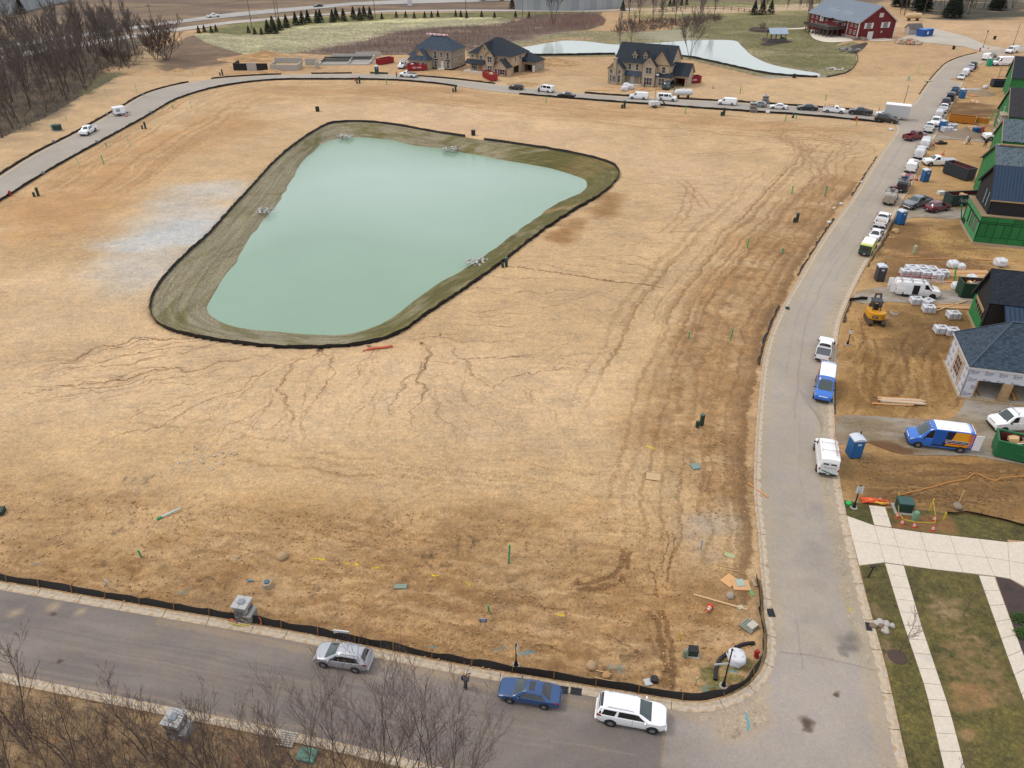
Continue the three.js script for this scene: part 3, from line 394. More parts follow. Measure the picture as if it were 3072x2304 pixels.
// ---------- the near pond ----------
{
const n=240,cx=-18,cz=-148,ring=(pts,k)=>{
const out=[];for(let i=0;i<n;i++){const a=i / n*2*Math.PI,dx=Math.cos(a),dz=Math.sin(a);let best=0;for(let j=0;j<pts.length;j++){const p=pts[j],q=pts[(j + 1)% pts.length],ex=q[0]- p[0],ez=q[1]- p[1],det=dx*ez - dz*ex;if(Math.abs(det)<1e-9)continue;const t=((p[0]- cx)*ez -(p[1]- cz)*ex)/ det,u=((p[0]- cx)*dz -(p[1]- cz)*dx)/ det;if(u>=0&&u<=1&&t>best)best=t;}out.push([cx + dx*best*k,cz + dz*best*k]);}return out;};
const outer=ring(fenceRing,1),inner=ring(waterRing,1),deep=ring(waterRing,0.93),rows=9,P=[],U=[],ix=[];seed(21);
for(let r=0;r<=rows;r++)for(let i=0;i<=n;i++){
const k=i % n,t=r /(rows - 1);let x,z,y;
if(r<rows){x=mix(outer[k][0],inner[k][0],t);z=mix(outer[k][1],inner[k][1],t);y=mix(0.03,WATER_Y,Math.pow(t,1.15))+(r&&r<rows - 1?0.14*(vn(x*0.7,z*0.7)- 0.5):0);if(r===rows - 1){x +=(vn(i*0.3,3)- 0.5)*0.6;y -=0.02 + 0.1*vn(i*0.4,9);}}else{x=deep[k][0];z=deep[k][1];y=WATER_Y - 1.2;}
P.push(x,y,z);
U.push(i / n*60,t*2);
}
for(let r=0;r<rows;r++)for(let i=0;i<n;i++){const a=r*(n + 1)+ i,b=a + 1,d=a + n + 1,e=d + 1;ix.push(a,b,d,b,e,d);}
const g=new THREE.BufferGeometry();g.setAttribute('position',new THREE.Float32BufferAttribute(P,3));g.setAttribute('uv',new THREE.Float32BufferAttribute(U,2));g.setIndex(ix);g.computeVertexNormals();
// straw matting rows with grass coming through; more green on the right, more grey straw on the left
const W=2048,Hh=160;
const t=tex(W,Hh,(x,y)=>{const a=x / W*2*Math.PI,X=Math.cos(a)*40,Zz=Math.sin(a)*40,v=y / Hh,east=clamp(0.42 + 0.6*Math.cos(a - 0.2)+(fbm(X*0.16,Zz*0.16)- 0.5)*1.1);
const tuft=fbm(X*0.5 + v*3,Zz*0.5 + v*5,3),row=vn(x*0.02,v*26),hi=vn(x*0.9,y*0.9),bare=clamp((fbm(X*0.12 + 9,Zz*0.12)- 0.66)*6)+ clamp((v - 0.9)*6)*0.6;
const gr=clamp(east*1.2 +(tuft - 0.55)*1.6);let c=[mix(154,102,gr),mix(144,96,gr),mix(116,46,gr)];c=c.map((q,i)=>mix(q,[178,142,100][i],clamp(bare)*0.7));const m=(0.64 + 0.22*row + 0.44*hi)*KC;return c.map((q)=>clamp(q*m,0,255));});
const U2=[];for(let r=0;r<=rows;r++)for(let i=0;i<=n;i++)U2.push(i / n,r / rows*0.98 + 0.01);g.setAttribute('uv',new THREE.Float32BufferAttribute(U2,2));
const bank=struct('pond_bank',g,new THREE.MeshStandardMaterial({map:t,roughness:1,side:THREE.DoubleSide}));bank.userData.label='grassed bank with straw matting round the green pond';
const wt=tex(1024,1024,(x,y)=>{const s=1024,per=(f,o)=>{const u=x / s,v=y / s,A=fbm(u*f + o,v*f*2.4,3),B=fbm((u - 1)*f + o + f*0,v*f*2.4,3);return A;};const v=128 + 150*(per(70,3)- 0.5);return[v,v,v];},false);
const wc=tex(512,512,(x,y)=>{const a=fbm(x / 40,y / 30,3),b=clamp((fbm(x / 190 + 4.3,y / 190 + 1.7,2)- 0.5)*2.4 + 0.5);const m=(0.985 + 0.03*a)*KC;return[clamp(mix(146,174,b)*m,0,255),clamp(mix(178,199,b)*m,0,255),clamp(mix(154,186,b)*m,0,255)];});
const wg=flatGeo(ring(waterRing,1.03),WATER_Y),p=wg.attributes.position,uv=[];for(let i=0;i<p.count;i++)uv.push((p.getX(i)+ 60)/ 120,(p.getZ(i)+ 210)/ 120);wg.setAttribute('uv',new THREE.Float32BufferAttribute(uv,2));
wt.repeat.set(6,6);wt.wrapS=wt.wrapT=THREE.MirroredRepeatWrapping;wc.wrapS=wc.wrapT=THREE.MirroredRepeatWrapping;
const water=struct('pond',wg,new THREE.MeshPhysicalMaterial({map:wc,roughness:0.1,bumpMap:wt,bumpScale:0.035,side:THREE.DoubleSide}));water.userData.label='milky green pond in the middle of the lot';
}
// ---------- kerbs in cast lengths ----------
const concTex=tex(256,256,(x,y)=>{const v=(200 + 34*(fbm(x / 30,y / 30,3)- 0.5)+ 26*(rnd()- 0.5))*KC,d=clamp((fbm(x / 60 + 8,y / 22,3)- 0.52)*4)*0.5;return[mix(v*1.03,176*KC,d),mix(v*0.95,138*KC,d),mix(v*0.84,96*KC,d)];});
const concTexClean=tex(512,512,(x,y)=>{const v=(230 + 22*(fbm(x / 40,y / 40,3)- 0.5)+ 16*(rnd()- 0.5))*KC,d=clamp((fbm(x / 34 + 3,y / 26 + 7,4)- 0.68)*5)*0.3;return[mix(v*1.01,180*KC,d),mix(v*0.955,146*KC,d),mix(v*0.88,108*KC,d)];});
const kerbMat=mat(0xffffff,0.9,0,{map:concTex}),slabMat=mat(0xffffff,0.9,0,{map:concTexClean});
function kerb(line,side,label,len){
const root=new THREE.Group();root.name=numbered('kerb');tag(root,label,null,null,'structure');scene.add(root);
const prof=[[0,-0.05],[0,0.012],[0.42,0.03],[0.52,0.11],[0.7,0.125],[0.75,0.1],[0.75,-0.1]];
let s=0,start=0;const n=line.length;let acc=0;
const piece=(a,b)=>{const sub=line.slice(a,b + 1);if(sub.length<2)return;const offs=prof.map((q)=>offset(line,side*q[0]).slice(a,b + 1)),P=[],U=[],ix=[],m=prof.length;let L=0;
sub.forEach((p,i)=>{if(i)L +=Math.hypot(p[0]- sub[i - 1][0],p[1]- sub[i - 1][1]);prof.forEach((q,j)=>{let X=offs[j][i][0],Zz=offs[j][i][1];if(i===0||i===sub.length - 1){const o=i?sub[i - 1]:sub[1],l=Math.hypot(o[0]- p[0],o[1]- p[1])||1;X +=(o[0]- p[0])/ l*0.025;Zz +=(o[1]- p[1])/ l*0.025;}P.push(X,q[1],Zz);U.push((L + a*0.37)/ 2.2,q[0]/ 2.2);});});
for(let i=0;i<sub.length - 1;i++)for(let j=0;j<m - 1;j++){const A=i*m + j,B=A + 1,D=A + m,E=D + 1;side>0?ix.push(A,D,B,B,D,E):ix.push(A,B,D,B,E,D);}
const g=new THREE.BufferGeometry();g.setAttribute('position',new THREE.Float32BufferAttribute(P,3));g.setAttribute('uv',new THREE.Float32BufferAttribute(U,2));g.setIndex(ix);const gg=toCreasedNormals(g,0.5);mesh('kerb_section',gg,kerbMat,root);};
for(let i=1;i<n;i++){acc +=Math.hypot(line[i][0]- line[i - 1][0],line[i][1]- line[i - 1][1]);const L=len(line[i][1]);if(acc>=L||i===n - 1){piece(start,i);start=i;acc=0;}}
}
const kl=(z)=>(z>-70?3:z>-130?6:14);
kerb(dense(cut(E1,-250,1727,-120,668),false,1),1,'pale concrete kerb round the unbuilt lot',kl);
kerb(dense(E2,false,1.2),1,'concrete kerb on the outer side of the loop road',()=>16);
kerb(dense(E3.slice().reverse(),false,1),1,'concrete kerb on the right side of the right hand street',kl);
kerb(dense(E4,false,1),-1,'clean pale kerb below the near street',kl);
// ---------- concrete walks and drive, slab by slab ----------
function slabs(name,label,quads,t=0.085){
const root=new THREE.Group();root.name=numbered(name);tag(root,label,null,null,'structure');scene.add(root);seed(8);
for(const q of quads){
const c=[q.reduce((s,p)=>s + p[0],0)/ q.length,q.reduce((s,p)=>s + p[1],0)/ q.length],s=q.map((p)=>{const d=Math.hypot(p[0]- c[0],p[1]- c[1]);const k=(d - 0.022)/ d;return[c[0]+(p[0]- c[0])*k,c[1]+(p[1]- c[1])*k];});
const sh=new THREE.Shape(s.map((p)=>new THREE.Vector2(p[0],-p[1]))),g=new THREE.ExtrudeGeometry(sh,{depth:0.12,bevelEnabled:true,bevelSize:0.01,bevelThickness:0.008,bevelSegments:1,bevelOffset:-0.01}).rotateX(-Math.PI / 2).translate(0,t - 0.128 + rr(-0.004,0.004),0);
mesh('slab',flatUV(g,0.4),slabMat,root);
}
}
const lerp2=(a,b,t)=>[mix(a[0],b[0],t),mix(a[1],b[1],t)];
const strip=(L,R,n)=>{const o=[];for(let i=0;i<n;i++){const a=at(L,i / n),b=at(R,i / n),c=at(R,(i + 1)/ n),d=at(L,(i + 1)/ n);o.push([a,b,c,d]);}return o;};
function at(line,t){const L=plen(line)*t;let s=0;for(let i=1;i<line.length;i++){const d=Math.hypot(line[i][0]- line[i - 1][0],line[i][1]- line[i - 1][1]);if(s + d>=L - 1e-9)return lerp2(line[i - 1],line[i],(L - s)/ d);s +=d;}return line[line.length - 1];}
slabs('pavement','concrete pavement running down between two lawns',strip(px(2654,1691,2702,1849,2777,2072,2831,2304,2860,2430),px(2711,1699,2765,1883,2848,2130,2894,2304,2926,2430),16));
slabs('pavement','narrow concrete walk beside the mulch bed',strip(px(2936,1728,2979,1849,3027,1985,3072,2106,3110,2210),px(2983,1732,3022,1837,3072,1972,3110,2074,3160,2170),9));
slabs('pavement','short pavement stub north of the drive',strip(px(2606,1517,2622,1576),px(2655,1522,2675,1584),2));
{const T=px(2538,1548,2622,1578,2676,1586,2760,1598,2848,1608,2936,1618,3022,1628,3072,1626,3200,1646),Bm=px(2577,1698,2654,1689,2711,1697,2795,1709,2888,1719,2983,1730,3030,1738,3072,1760,3200,1850),q=[];for(let i=0;i<T.length - 1;i++){const m0=lerp2(T[i],Bm[i],0.52),m1=lerp2(T[i + 1],Bm[i + 1],0.52);q.push([T[i],T[i + 1],m1,m0],[m0,m1,Bm[i + 1],Bm[i]]);}slabs('driveway','broad pale concrete driveway at the right edge',q,0.09);}
// ---------- silt fences ----------
const fabric=mat(C(34,32,33),0.75),stakeMat=matC(168,122,66,0.9);
function siltFence(label,line,h=0.6,lean=0.1,step=2.6,sag=0.12,group='black silt fences'){
const L=dense(line,false,0.65),t=thing('silt_fence',label,'silt fence',V(L[0][0],0,L[0][1]),0,group),ox=L[0][0],oz=L[0][1],P=[],ix=[],top=offset(L,lean),th=0.02,inn=offset(L,th),tin=offset(L,lean + th);
L.forEach((p,i)=>{const hh=h*(1 - sag*vn(i*0.35 + ox,oz)*2),w=(vn(i*0.8 + oz,4)- 0.5)*0.3;P.push(p[0]- ox,-0.05,p[1]- oz,top[i][0]- ox + w,hh,top[i][1]- oz + w,tin[i][0]- ox + w,hh,tin[i][1]- oz + w,inn[i][0]- ox,-0.05,inn[i][1]- oz);});
for(let i=0;i<L.length - 1;i++)for(let j=0;j<3;j++){const a=i*4 + j,b=a + 1,c=a + 4,d=c + 1;ix.push(a,b,c,b,d,c);}
const g=new THREE.BufferGeometry();g.setAttribute('position',new THREE.Float32BufferAttribute(P,3));g.setIndex(ix);mesh('fabric',toCreasedNormals(g,0.9),fabric,t);
const sg=memo('stake' + h,()=>BX(0.05,h + 0.22,0.05,0,h / 2,0));let acc=step;const sk=offset(L,-0.05);
for(let i=1;i<L.length - 1;i++){acc +=Math.hypot(L[i][0]- L[i - 1][0],L[i][1]- L[i - 1][1]);if(acc>=step){acc=0;const m=mesh('stake',sg,stakeMat,t);m.position.set(sk[i][0]- ox,0,sk[i][1]- oz);const dx=top[i][0]- L[i][0],dz=top[i][1]- L[i][1];m.rotation.set(dz / h,rr(-0.2,0.2),-dx / h);}}
return t;
}
seed(14);
const back1=offset(E1,0.98),back2=offset(E2,0.98),back3=B3.slice().reverse();
siltFence('black silt fence along the near street kerb and round the corner',cut(back1,-200,1716,2303,1730),0.72,0.16,2.8,0.1);
siltFence('slumped black silt fence beside the right street near the middle',cut(back1,2300,1100,2352,920),0.28,0.25,3,0.4);siltFence('slumped grey silt fence beside the upper right street',cut(back1,2410,830,2520,655),0.22,0.22,3,0.4);siltFence('low silt fence at the top of the right street',cut(back1,2560,590,2640,470),0.18,0.2,3,0.4);
siltFence('long black silt fence on the inner side of the loop road',cut(back1,2646,364,1560,279),0.62,0.1,3.2);siltFence('black silt fence inside the loop road, left part',cut(back1,1385,258,-100,650),0.62,0.1,3.2);
siltFence('black silt fence on the outer side of the far left road',cut(back2,-100,590,575,248),0.62,0.05,3.2);siltFence('black silt fence in front of the first foundation',cut(back2,640,238,845,226),0.6,0.05,3.2);siltFence('black silt fence in front of the basement walls',cut(back2,935,224,1060,223),0.6,0.05,3.2);siltFence('short silt fence by the dark green toilet',cut(back2,1112,224,1160,225),0.7,0.05,3);siltFence('black silt fence in front of the first two houses',cut(back2,1245,230,1485,254),0.62,0.05,3.2);siltFence('black silt fence left of the largest house drive',cut(back2,1757,283,1895,293),0.7,0.05,3.2);siltFence('black silt fence right of the white tank',cut(back2,2030,300,2160,306),0.62,0.05,3.2);siltFence('black silt fence behind the parked row',cut(back2,2210,308,2610,336),0.7,0.05,3.2);siltFence('low black fabric along the upper bend',cut(back2,2770,285,2935,160),0.35,0.1,3.2);
siltFence('low black fabric strip beside the blue van',cut(offset(B3,-0.2),2505,1150,2505,1245),0.2,-0.3,3,0.3);siltFence('low grey fabric beside the excavator plot',cut(offset(B3,-0.2),2524,965,2552,895),0.25,-0.2,3,0.3);siltFence('slumped fabric beside the green and white vans',cut(offset(B3,-0.2),2600,800,2705,612),0.22,-0.2,3,0.35);siltFence('black silt fence bent along the north drive lawn',px(2838,1538,2890,1534,2954,1545,3010,1558,3072,1573,3160,1592),0.5,-0.35,2.6,0.2);siltFence('black fabric corner by the excavator',px(2546,903,2575,899,2602,900),0.6,-0.1,2,0.1);
{const a=near(fenceRing,1425,417),n=fenceRing.length,roll=[...fenceRing.slice(a + 2),...fenceRing.slice(0,a - 1)];siltFence('black silt fence all round the pond bank',roll,0.66,0.12,2.8,0.12);}
siltFence('black silt fence along the far pond shore',px(1600,168,1700,167,1800,165,1845,164),0.9,0.05,6);siltFence('black silt fence right of the largest house along the far pond',px(2035,168,2085,176,2200,201,2300,222,2380,230,2452,233),0.8,0.05,6);siltFence('black silt fence at the edge of the barn lawn',px(2480,233,2540,218,2568,192,2572,170,2562,150),0.5,0.05,6);
// ---------- vehicles: a lofted body with panes laid on it, wheels, lamps and fittings ----------
const paint=(c)=>memo('p' + c.join(),()=>new THREE.MeshPhysicalMaterial({color:C(...c.slice(0,3),0.97),roughness:0.35,metalness:c[3]||0,clearcoat:0.8,clearcoatRoughness:0.08,side:THREE.DoubleSide}));
const WHITE=[238,240,244],BLACK=[28,29,34],SILVER=[196,198,206,0.35],GREY=[110,114,122,0.3],RED=[122,22,34],BLUE=[22,62,122,0.2];
const glassM=new THREE.MeshPhysicalMaterial({color:C(14,18,21),roughness:0.05,metalness:0,specularIntensity:1,clearcoat:1,clearcoatRoughness:0.03,side:THREE.DoubleSide});
const screenM=new THREE.MeshPhysicalMaterial({color:C(44,64,64),roughness:0.05,clearcoat:1,clearcoatRoughness:0.03,side:THREE.DoubleSide});
const tyreM=matC(30,30,31,0.9),rimM=matC(168,170,174,0.35,0.7),trimM=matC(30,31,33,0.7),lampM=new THREE.MeshPhysicalMaterial({color:C(226,230,232),roughness:0.1,clearcoat:1,side:THREE.DoubleSide}),tailM=new THREE.MeshPhysicalMaterial({color:C(170,22,26),roughness:0.15,clearcoat:1,side:THREE.DoubleSide}),plateM=matC(214,216,220,0.6),chromeM=matC(200,202,206,0.2,0.9),alumM=matC(196,200,204,0.4,0.6);
// stations from front to rear: [x, bottom, shoulder, top, half-width at shoulder, half-width at top]
const SHAPE={
sedan:{L:4.9,W:1.83,wb:2.75,fo:0.98,wr:0.33,st:[[2.45,.34,.6,.62,.62,.5],[2.4,.24,.68,.7,.76,.66],[2.1,.2,.76,.79,.86,.76],[1.25,.2,.89,.93,.905,.8],[0.38,.2,.93,1.39,.915,.58],[0.1,.2,.94,1.43,.915,.6],[-.6,.2,.95,1.43,.915,.6],[-1.05,.2,.96,1.37,.91,.57],[-1.75,.2,.96,.99,.89,.78],[-2.25,.24,.93,.96,.82,.72],[-2.41,.3,.86,.88,.72,.62],[-2.45,.38,.7,.72,.66,.56]],hood:1.25,roof:.3,roofEnd:-1.0,back:-1.75,seam:[-.28,.98],win:[[1.0,-1.36,.3,-1.0]]},
crossover:{L:4.66,W:1.8,wb:2.69,fo:0.95,wr:0.35,st:[[2.33,.36,.66,.68,.4,.3],[2.25,.28,.8,.83,.66,.54],[2.05,.24,.88,.92,.8,.7],[1.75,.22,.94,.99,.87,.78],[1.32,.22,1.0,1.06,.9,.8],[0.3,.22,1.04,1.55,.905,.6],[-.05,.22,1.05,1.64,.905,.63],[-.9,.22,1.08,1.64,.905,.63],[-1.6,.22,1.12,1.57,.89,.58],[-1.82,.24,1.13,1.49,.86,.55],[-2.14,.3,1.1,1.14,.8,.68],[-2.27,.36,.95,.98,.73,.6],[-2.33,.42,.7,.72,.6,.48]],hood:1.32,roof:.3,roofEnd:-1.75,back:-2.12,seam:[-.3,.95],win:[[1.05,-1.72,.3,-1.42]]},
bigsuv:{L:5.19,W:1.99,wb:3.07,fo:1.0,wr:0.39,st:[[2.6,.42,.8,.83,.46,.36],[2.52,.32,.96,1.0,.74,.62],[2.3,.27,1.04,1.1,.89,.78],[1.95,.26,1.1,1.16,.965,.86],[1.5,.25,1.13,1.2,.99,.88],[0.5,.25,1.14,1.68,.995,.71],[0.15,.25,1.15,1.78,.995,.75],[-1.2,.25,1.17,1.8,.995,.76],[-2.1,.25,1.18,1.76,.97,.71],[-2.36,.3,1.17,1.66,.92,.64],[-2.5,.36,1.14,1.22,.86,.7],[-2.57,.42,1.0,1.03,.78,.64],[-2.6,.48,.7,.73,.66,.54]],hood:1.5,roof:.5,roofEnd:-2.12,back:-2.48,seam:[.1,1.1],win:[[1.2,-1.0,.5,-.92],[-1.25,-2.42,-1.08,-2.24]]},
van:{L:5.7,W:2.0,wb:3.43,fo:0.95,wr:0.37,st:[[2.85,.45,.9,.94,.8,.66],[2.76,.32,1.02,1.08,.93,.8],[2.35,.28,1.14,1.2,.98,.86],[1.95,.28,1.2,1.27,.995,.86],[1.15,.28,1.22,1.95,1,.78],[0.85,.28,1.22,2.06,1,.82],[0,.28,1.22,2.1,1,.84],[-2.55,.28,1.22,2.1,1,.84],[-2.72,.32,1.22,2.04,.97,.8],[-2.82,.4,1.2,1.9,.95,.76],[-2.85,.5,1.0,1.6,.93,.78]],hood:1.95,roof:1.15,roofEnd:-2.7,back:-2.85,win:[[1.55,.68,1.02,.66]]},
hivan:{L:6.0,W:2.05,wb:4.04,fo:0.95,wr:0.36,st:[[3.0,.5,.86,.9,.8,.66],[2.92,.36,1.0,1.06,.95,.82],[2.55,.3,1.16,1.22,1.0,.86],[2.2,.3,1.24,1.32,1.02,.86],[1.3,.3,1.3,2.28,1.025,.8],[0.95,.3,1.3,2.48,1.025,.85],[0.4,.3,1.3,2.54,1.025,.88],[-2.7,.3,1.3,2.54,1.025,.88],[-2.92,.34,1.3,2.46,1.0,.85],[-2.98,.4,1.28,2.3,.99,.83],[-3.0,.48,1.0,1.9,.97,.85]],hood:2.2,roof:1.3,roofEnd:-2.9,back:-3.0,win:[[1.8,.9,1.2,.88]]},
pickup:{L:5.85,W:2.0,wb:3.65,fo:1.0,wr:0.41,bed:[-.85,-2.92],st:[[2.93,.5,.96,1.0,.84,.72],[2.86,.38,1.08,1.13,.95,.84],[2.4,.34,1.16,1.21,.99,.88],[1.6,.34,1.2,1.26,1,.88],[0.88,.34,1.22,1.82,1,.7],[0.6,.34,1.22,1.9,1,.74],[-.5,.34,1.22,1.9,1,.74],[-.68,.34,1.22,1.84,1,.72],[-.82,.34,1.22,1.26,1,.86]],hood:1.6,roof:.88,roofEnd:-.62,back:-.82,win:[[1.28,.4,.76,.38],[.3,-.52,.28,-.5]]},
pickupreg:{L:5.9,W:2.0,wb:3.6,fo:1.0,wr:0.41,bed:[-.1,-2.95],st:[[2.95,.5,.96,1.0,.84,.72],[2.88,.38,1.08,1.13,.95,.84],[2.4,.34,1.16,1.21,.99,.88],[1.7,.34,1.2,1.26,1,.88],[1.02,.34,1.22,1.82,1,.7],[0.75,.34,1.22,1.9,1,.74],[.2,.34,1.22,1.9,1,.74],[.06,.34,1.22,1.84,1,.72],[-.07,.34,1.22,1.26,1,.86]],hood:1.7,roof:1.02,roofEnd:.1,back:-.07,win:[[1.38,.3,.88,.28]]},
};
function section(S,x){
const st=S.st;let i=0;while(i<st.length - 2&&st[i + 1][0]>x)i++;const a=st[i],b=st[i + 1],z=st[Math.max(0,i - 1)],c=st[Math.min(st.length - 1,i + 2)],h=a[0]- b[0]||1,t=clamp((a[0]- x)/ h),sl=(p,q,k)=>(q[k]- p[k])/(p[0]- q[0]||1),lim=(u,v)=>(u*v<=0?0:2*u*v /(u + v)),m=(k)=>{const s=sl(a,b,k),m0=(i?lim(sl(z,a,k),s):s)*h,m1=(i<st.length - 2?lim(s,sl(b,c,k)):s)*h,t2=t*t,t3=t2*t;return a[k]*(2*t3 - 3*t2 + 1)+ m0*(t3 - 2*t2 + t)+ b[k]*(3*t2 - 2*t3)+ m1*(t3 - t2);};
const yb=m(1),ys=m(2),yt=m(3),w=m(4),wt=m(5),cr=Math.min(0.05,(yt - ys)*0.3);
return[[0,yb],[w*0.9,yb],[w*0.985,yb +(ys - yb)*0.22],[w,yb +(ys - yb)*0.62],[w*0.985,ys - 0.015],[w*0.965,ys],[wt + 0.03,yt - Math.min(0.07,(yt - ys)*0.5)],[wt - 0.05,yt - cr*0.2],[wt*0.5,yt + cr*0.75],[0,yt + cr]];
}
const pAt=(S,x,v,side)=>{const s=section(S,x),k=Math.min(8,Math.floor(v)),t=v - k;return V(x,mix(s[k][1],s[k + 1][1],t),side*mix(s[k][0],s[k + 1][0],t));};
// a panel lying on the body: corners in (x, v); side +1 is the right side (+z), -1 the left
function panel(S,a,b,c,d,side,off=0.008,n=4,m=3){
const P=[],U=[],ix=[],e=0.02;
for(let j=0;j<=m;j++)for(let i=0;i<=n;i++){
const u=i / n,w=j / m,x=mix(mix(a[0],b[0],u),mix(d[0],c[0],u),w),v=mix(mix(a[1],b[1],u),mix(d[1],c[1],u),w);
const sd=v<0?-side:side,p=pAt(S,x,Math.abs(v),side),px_=pAt(S,x - e,Math.abs(v),side),pv=pAt(S,x,Math.min(8.99,Math.abs(v)+ 0.05),side),nn=px_.sub(p).cross(pv.sub(p)).normalize().multiplyScalar(-side);P.push(p.x + nn.x*off,p.y + nn.y*off,p.z + nn.z*off);U.push(u,w);
}
for(let j=0;j<m;j++)for(let i=0;i<n;i++){const q=j*(n + 1)+ i;ix.push(q,q + 1,q + n + 1,q + 1,q + n + 2,q + n + 1);}
const g=new THREE.BufferGeometry();g.setAttribute('position',new THREE.Float32BufferAttribute(P,3));g.setAttribute('uv',new THREE.Float32BufferAttribute(U,2));g.setIndex(ix);g.computeVertexNormals();return g;
}
// a pane across the car (windscreen, back light, roof panel): between x0 and x1, from edge to edge
function across(S,x0,x1,v0,off=0.01,n=3,inset=0){
const P=[],U=[],ix=[],vs=[v0,7,8,9,8,7,v0],m=vs.length;
for(let i=0;i<=n;i++){const x=mix(x0,x1,i / n),fw=pAt(S,x + 0.03,9,1),bk=pAt(S,x - 0.03,9,1),tx=bk.x - fw.x,ty=bk.y - fw.y,l=Math.hypot(tx,ty),nx=ty / l*-1,ny=-tx / l*-1;vs.forEach((v,k)=>{const p=pAt(S,x,v,k<3?-1:1);P.push(p.x +(ny<0?nx:-nx)*-off,p.y + Math.abs(ny)*off,p.z*(1 - inset));U.push(k /(m - 1),i / n);});}
for(let i=0;i<n;i++)for(let k=0;k<m - 1;k++){const q=i*m + k;ix.push(q,q + m,q + 1,q + 1,q + m,q + m + 1);}
const g=new THREE.BufferGeometry();g.setAttribute('position',new THREE.Float32BufferAttribute(P,3));g.setAttribute('uv',new THREE.Float32BufferAttribute(U,2));g.setIndex(ix);g.computeVertexNormals();return g;
}
function hull(S){
const xs=[];S.st.forEach((s,i)=>{xs.push(s[0]);if(i<S.st.length - 1&&s[0]- S.st[i + 1][0]>0.1){const n=Math.ceil((s[0]- S.st[i + 1][0])/ 0.2);for(let k=1;k<n;k++)xs.push(mix(s[0],S.st[i + 1][0],k / n));}});
const P=[],ix=[],m=19;xs.forEach((x)=>{const s=section(S,x);for(let k=0;k<m;k++){const j=k<10?k:18 - k,sg=k<10?1:-1;P.push(x,s[j][1],s[j][0]*sg);}});
const n=xs.length;for(let i=0;i<n - 1;i++)for(let k=0;k<m - 1;k++){const a=i*m + k,b=a + 1,c=a + m,d=c + 1;ix.push(a,c,b,b,c,d);}
for(const[r,flip]of[[0,1],[n - 1,0]])for(let k=1;k<m - 2;k++)flip?ix.push(r*m,r*m + k,r*m + k + 1):ix.push(r*m,r*m + k + 1,r*m + k);
const g=new THREE.BufferGeometry();g.setAttribute('position',new THREE.Float32BufferAttribute(P,3));g.setIndex(ix);return toCreasedNormals(g,0.55);
}
const wheelGeo=(r)=>memo('tyre' + r,()=>new THREE.LatheGeometry([[r*.6,-.12],[r*.82,-.13],[r*.97,-.11],[r,-.07],[r,.07],[r*.97,.11],[r*.82,.13],[r*.6,.12]].map((p)=>new THREE.Vector2(...p)),22).rotateX(Math.PI / 2));
const rimGeo=(r)=>memo('rim' + r,()=>{const l=[CY(r*.62,r*.62,.14,0,0,0,20).rotateX(Math.PI / 2).translate(0,0,.03),CY(r*.16,r*.2,.04,0,.12,0,10).rotateX(Math.PI / 2)];for(let i=0;i<5;i++)l.push(BX(r*.14,r*.52,.03,0,r*.32,.115).rotateZ(i*1.2566));return merge(l);});
const rimBack=matC(60,60,62,0.6,0.4);
const KIND={sedan:['sedan','car'],crossover:['crossover_car','car'],bigsuv:['suv','car'],van:['van','van'],hivan:['cargo_van','van'],pickup:['pickup_truck','pickup'],pickupreg:['pickup_truck','pickup']};
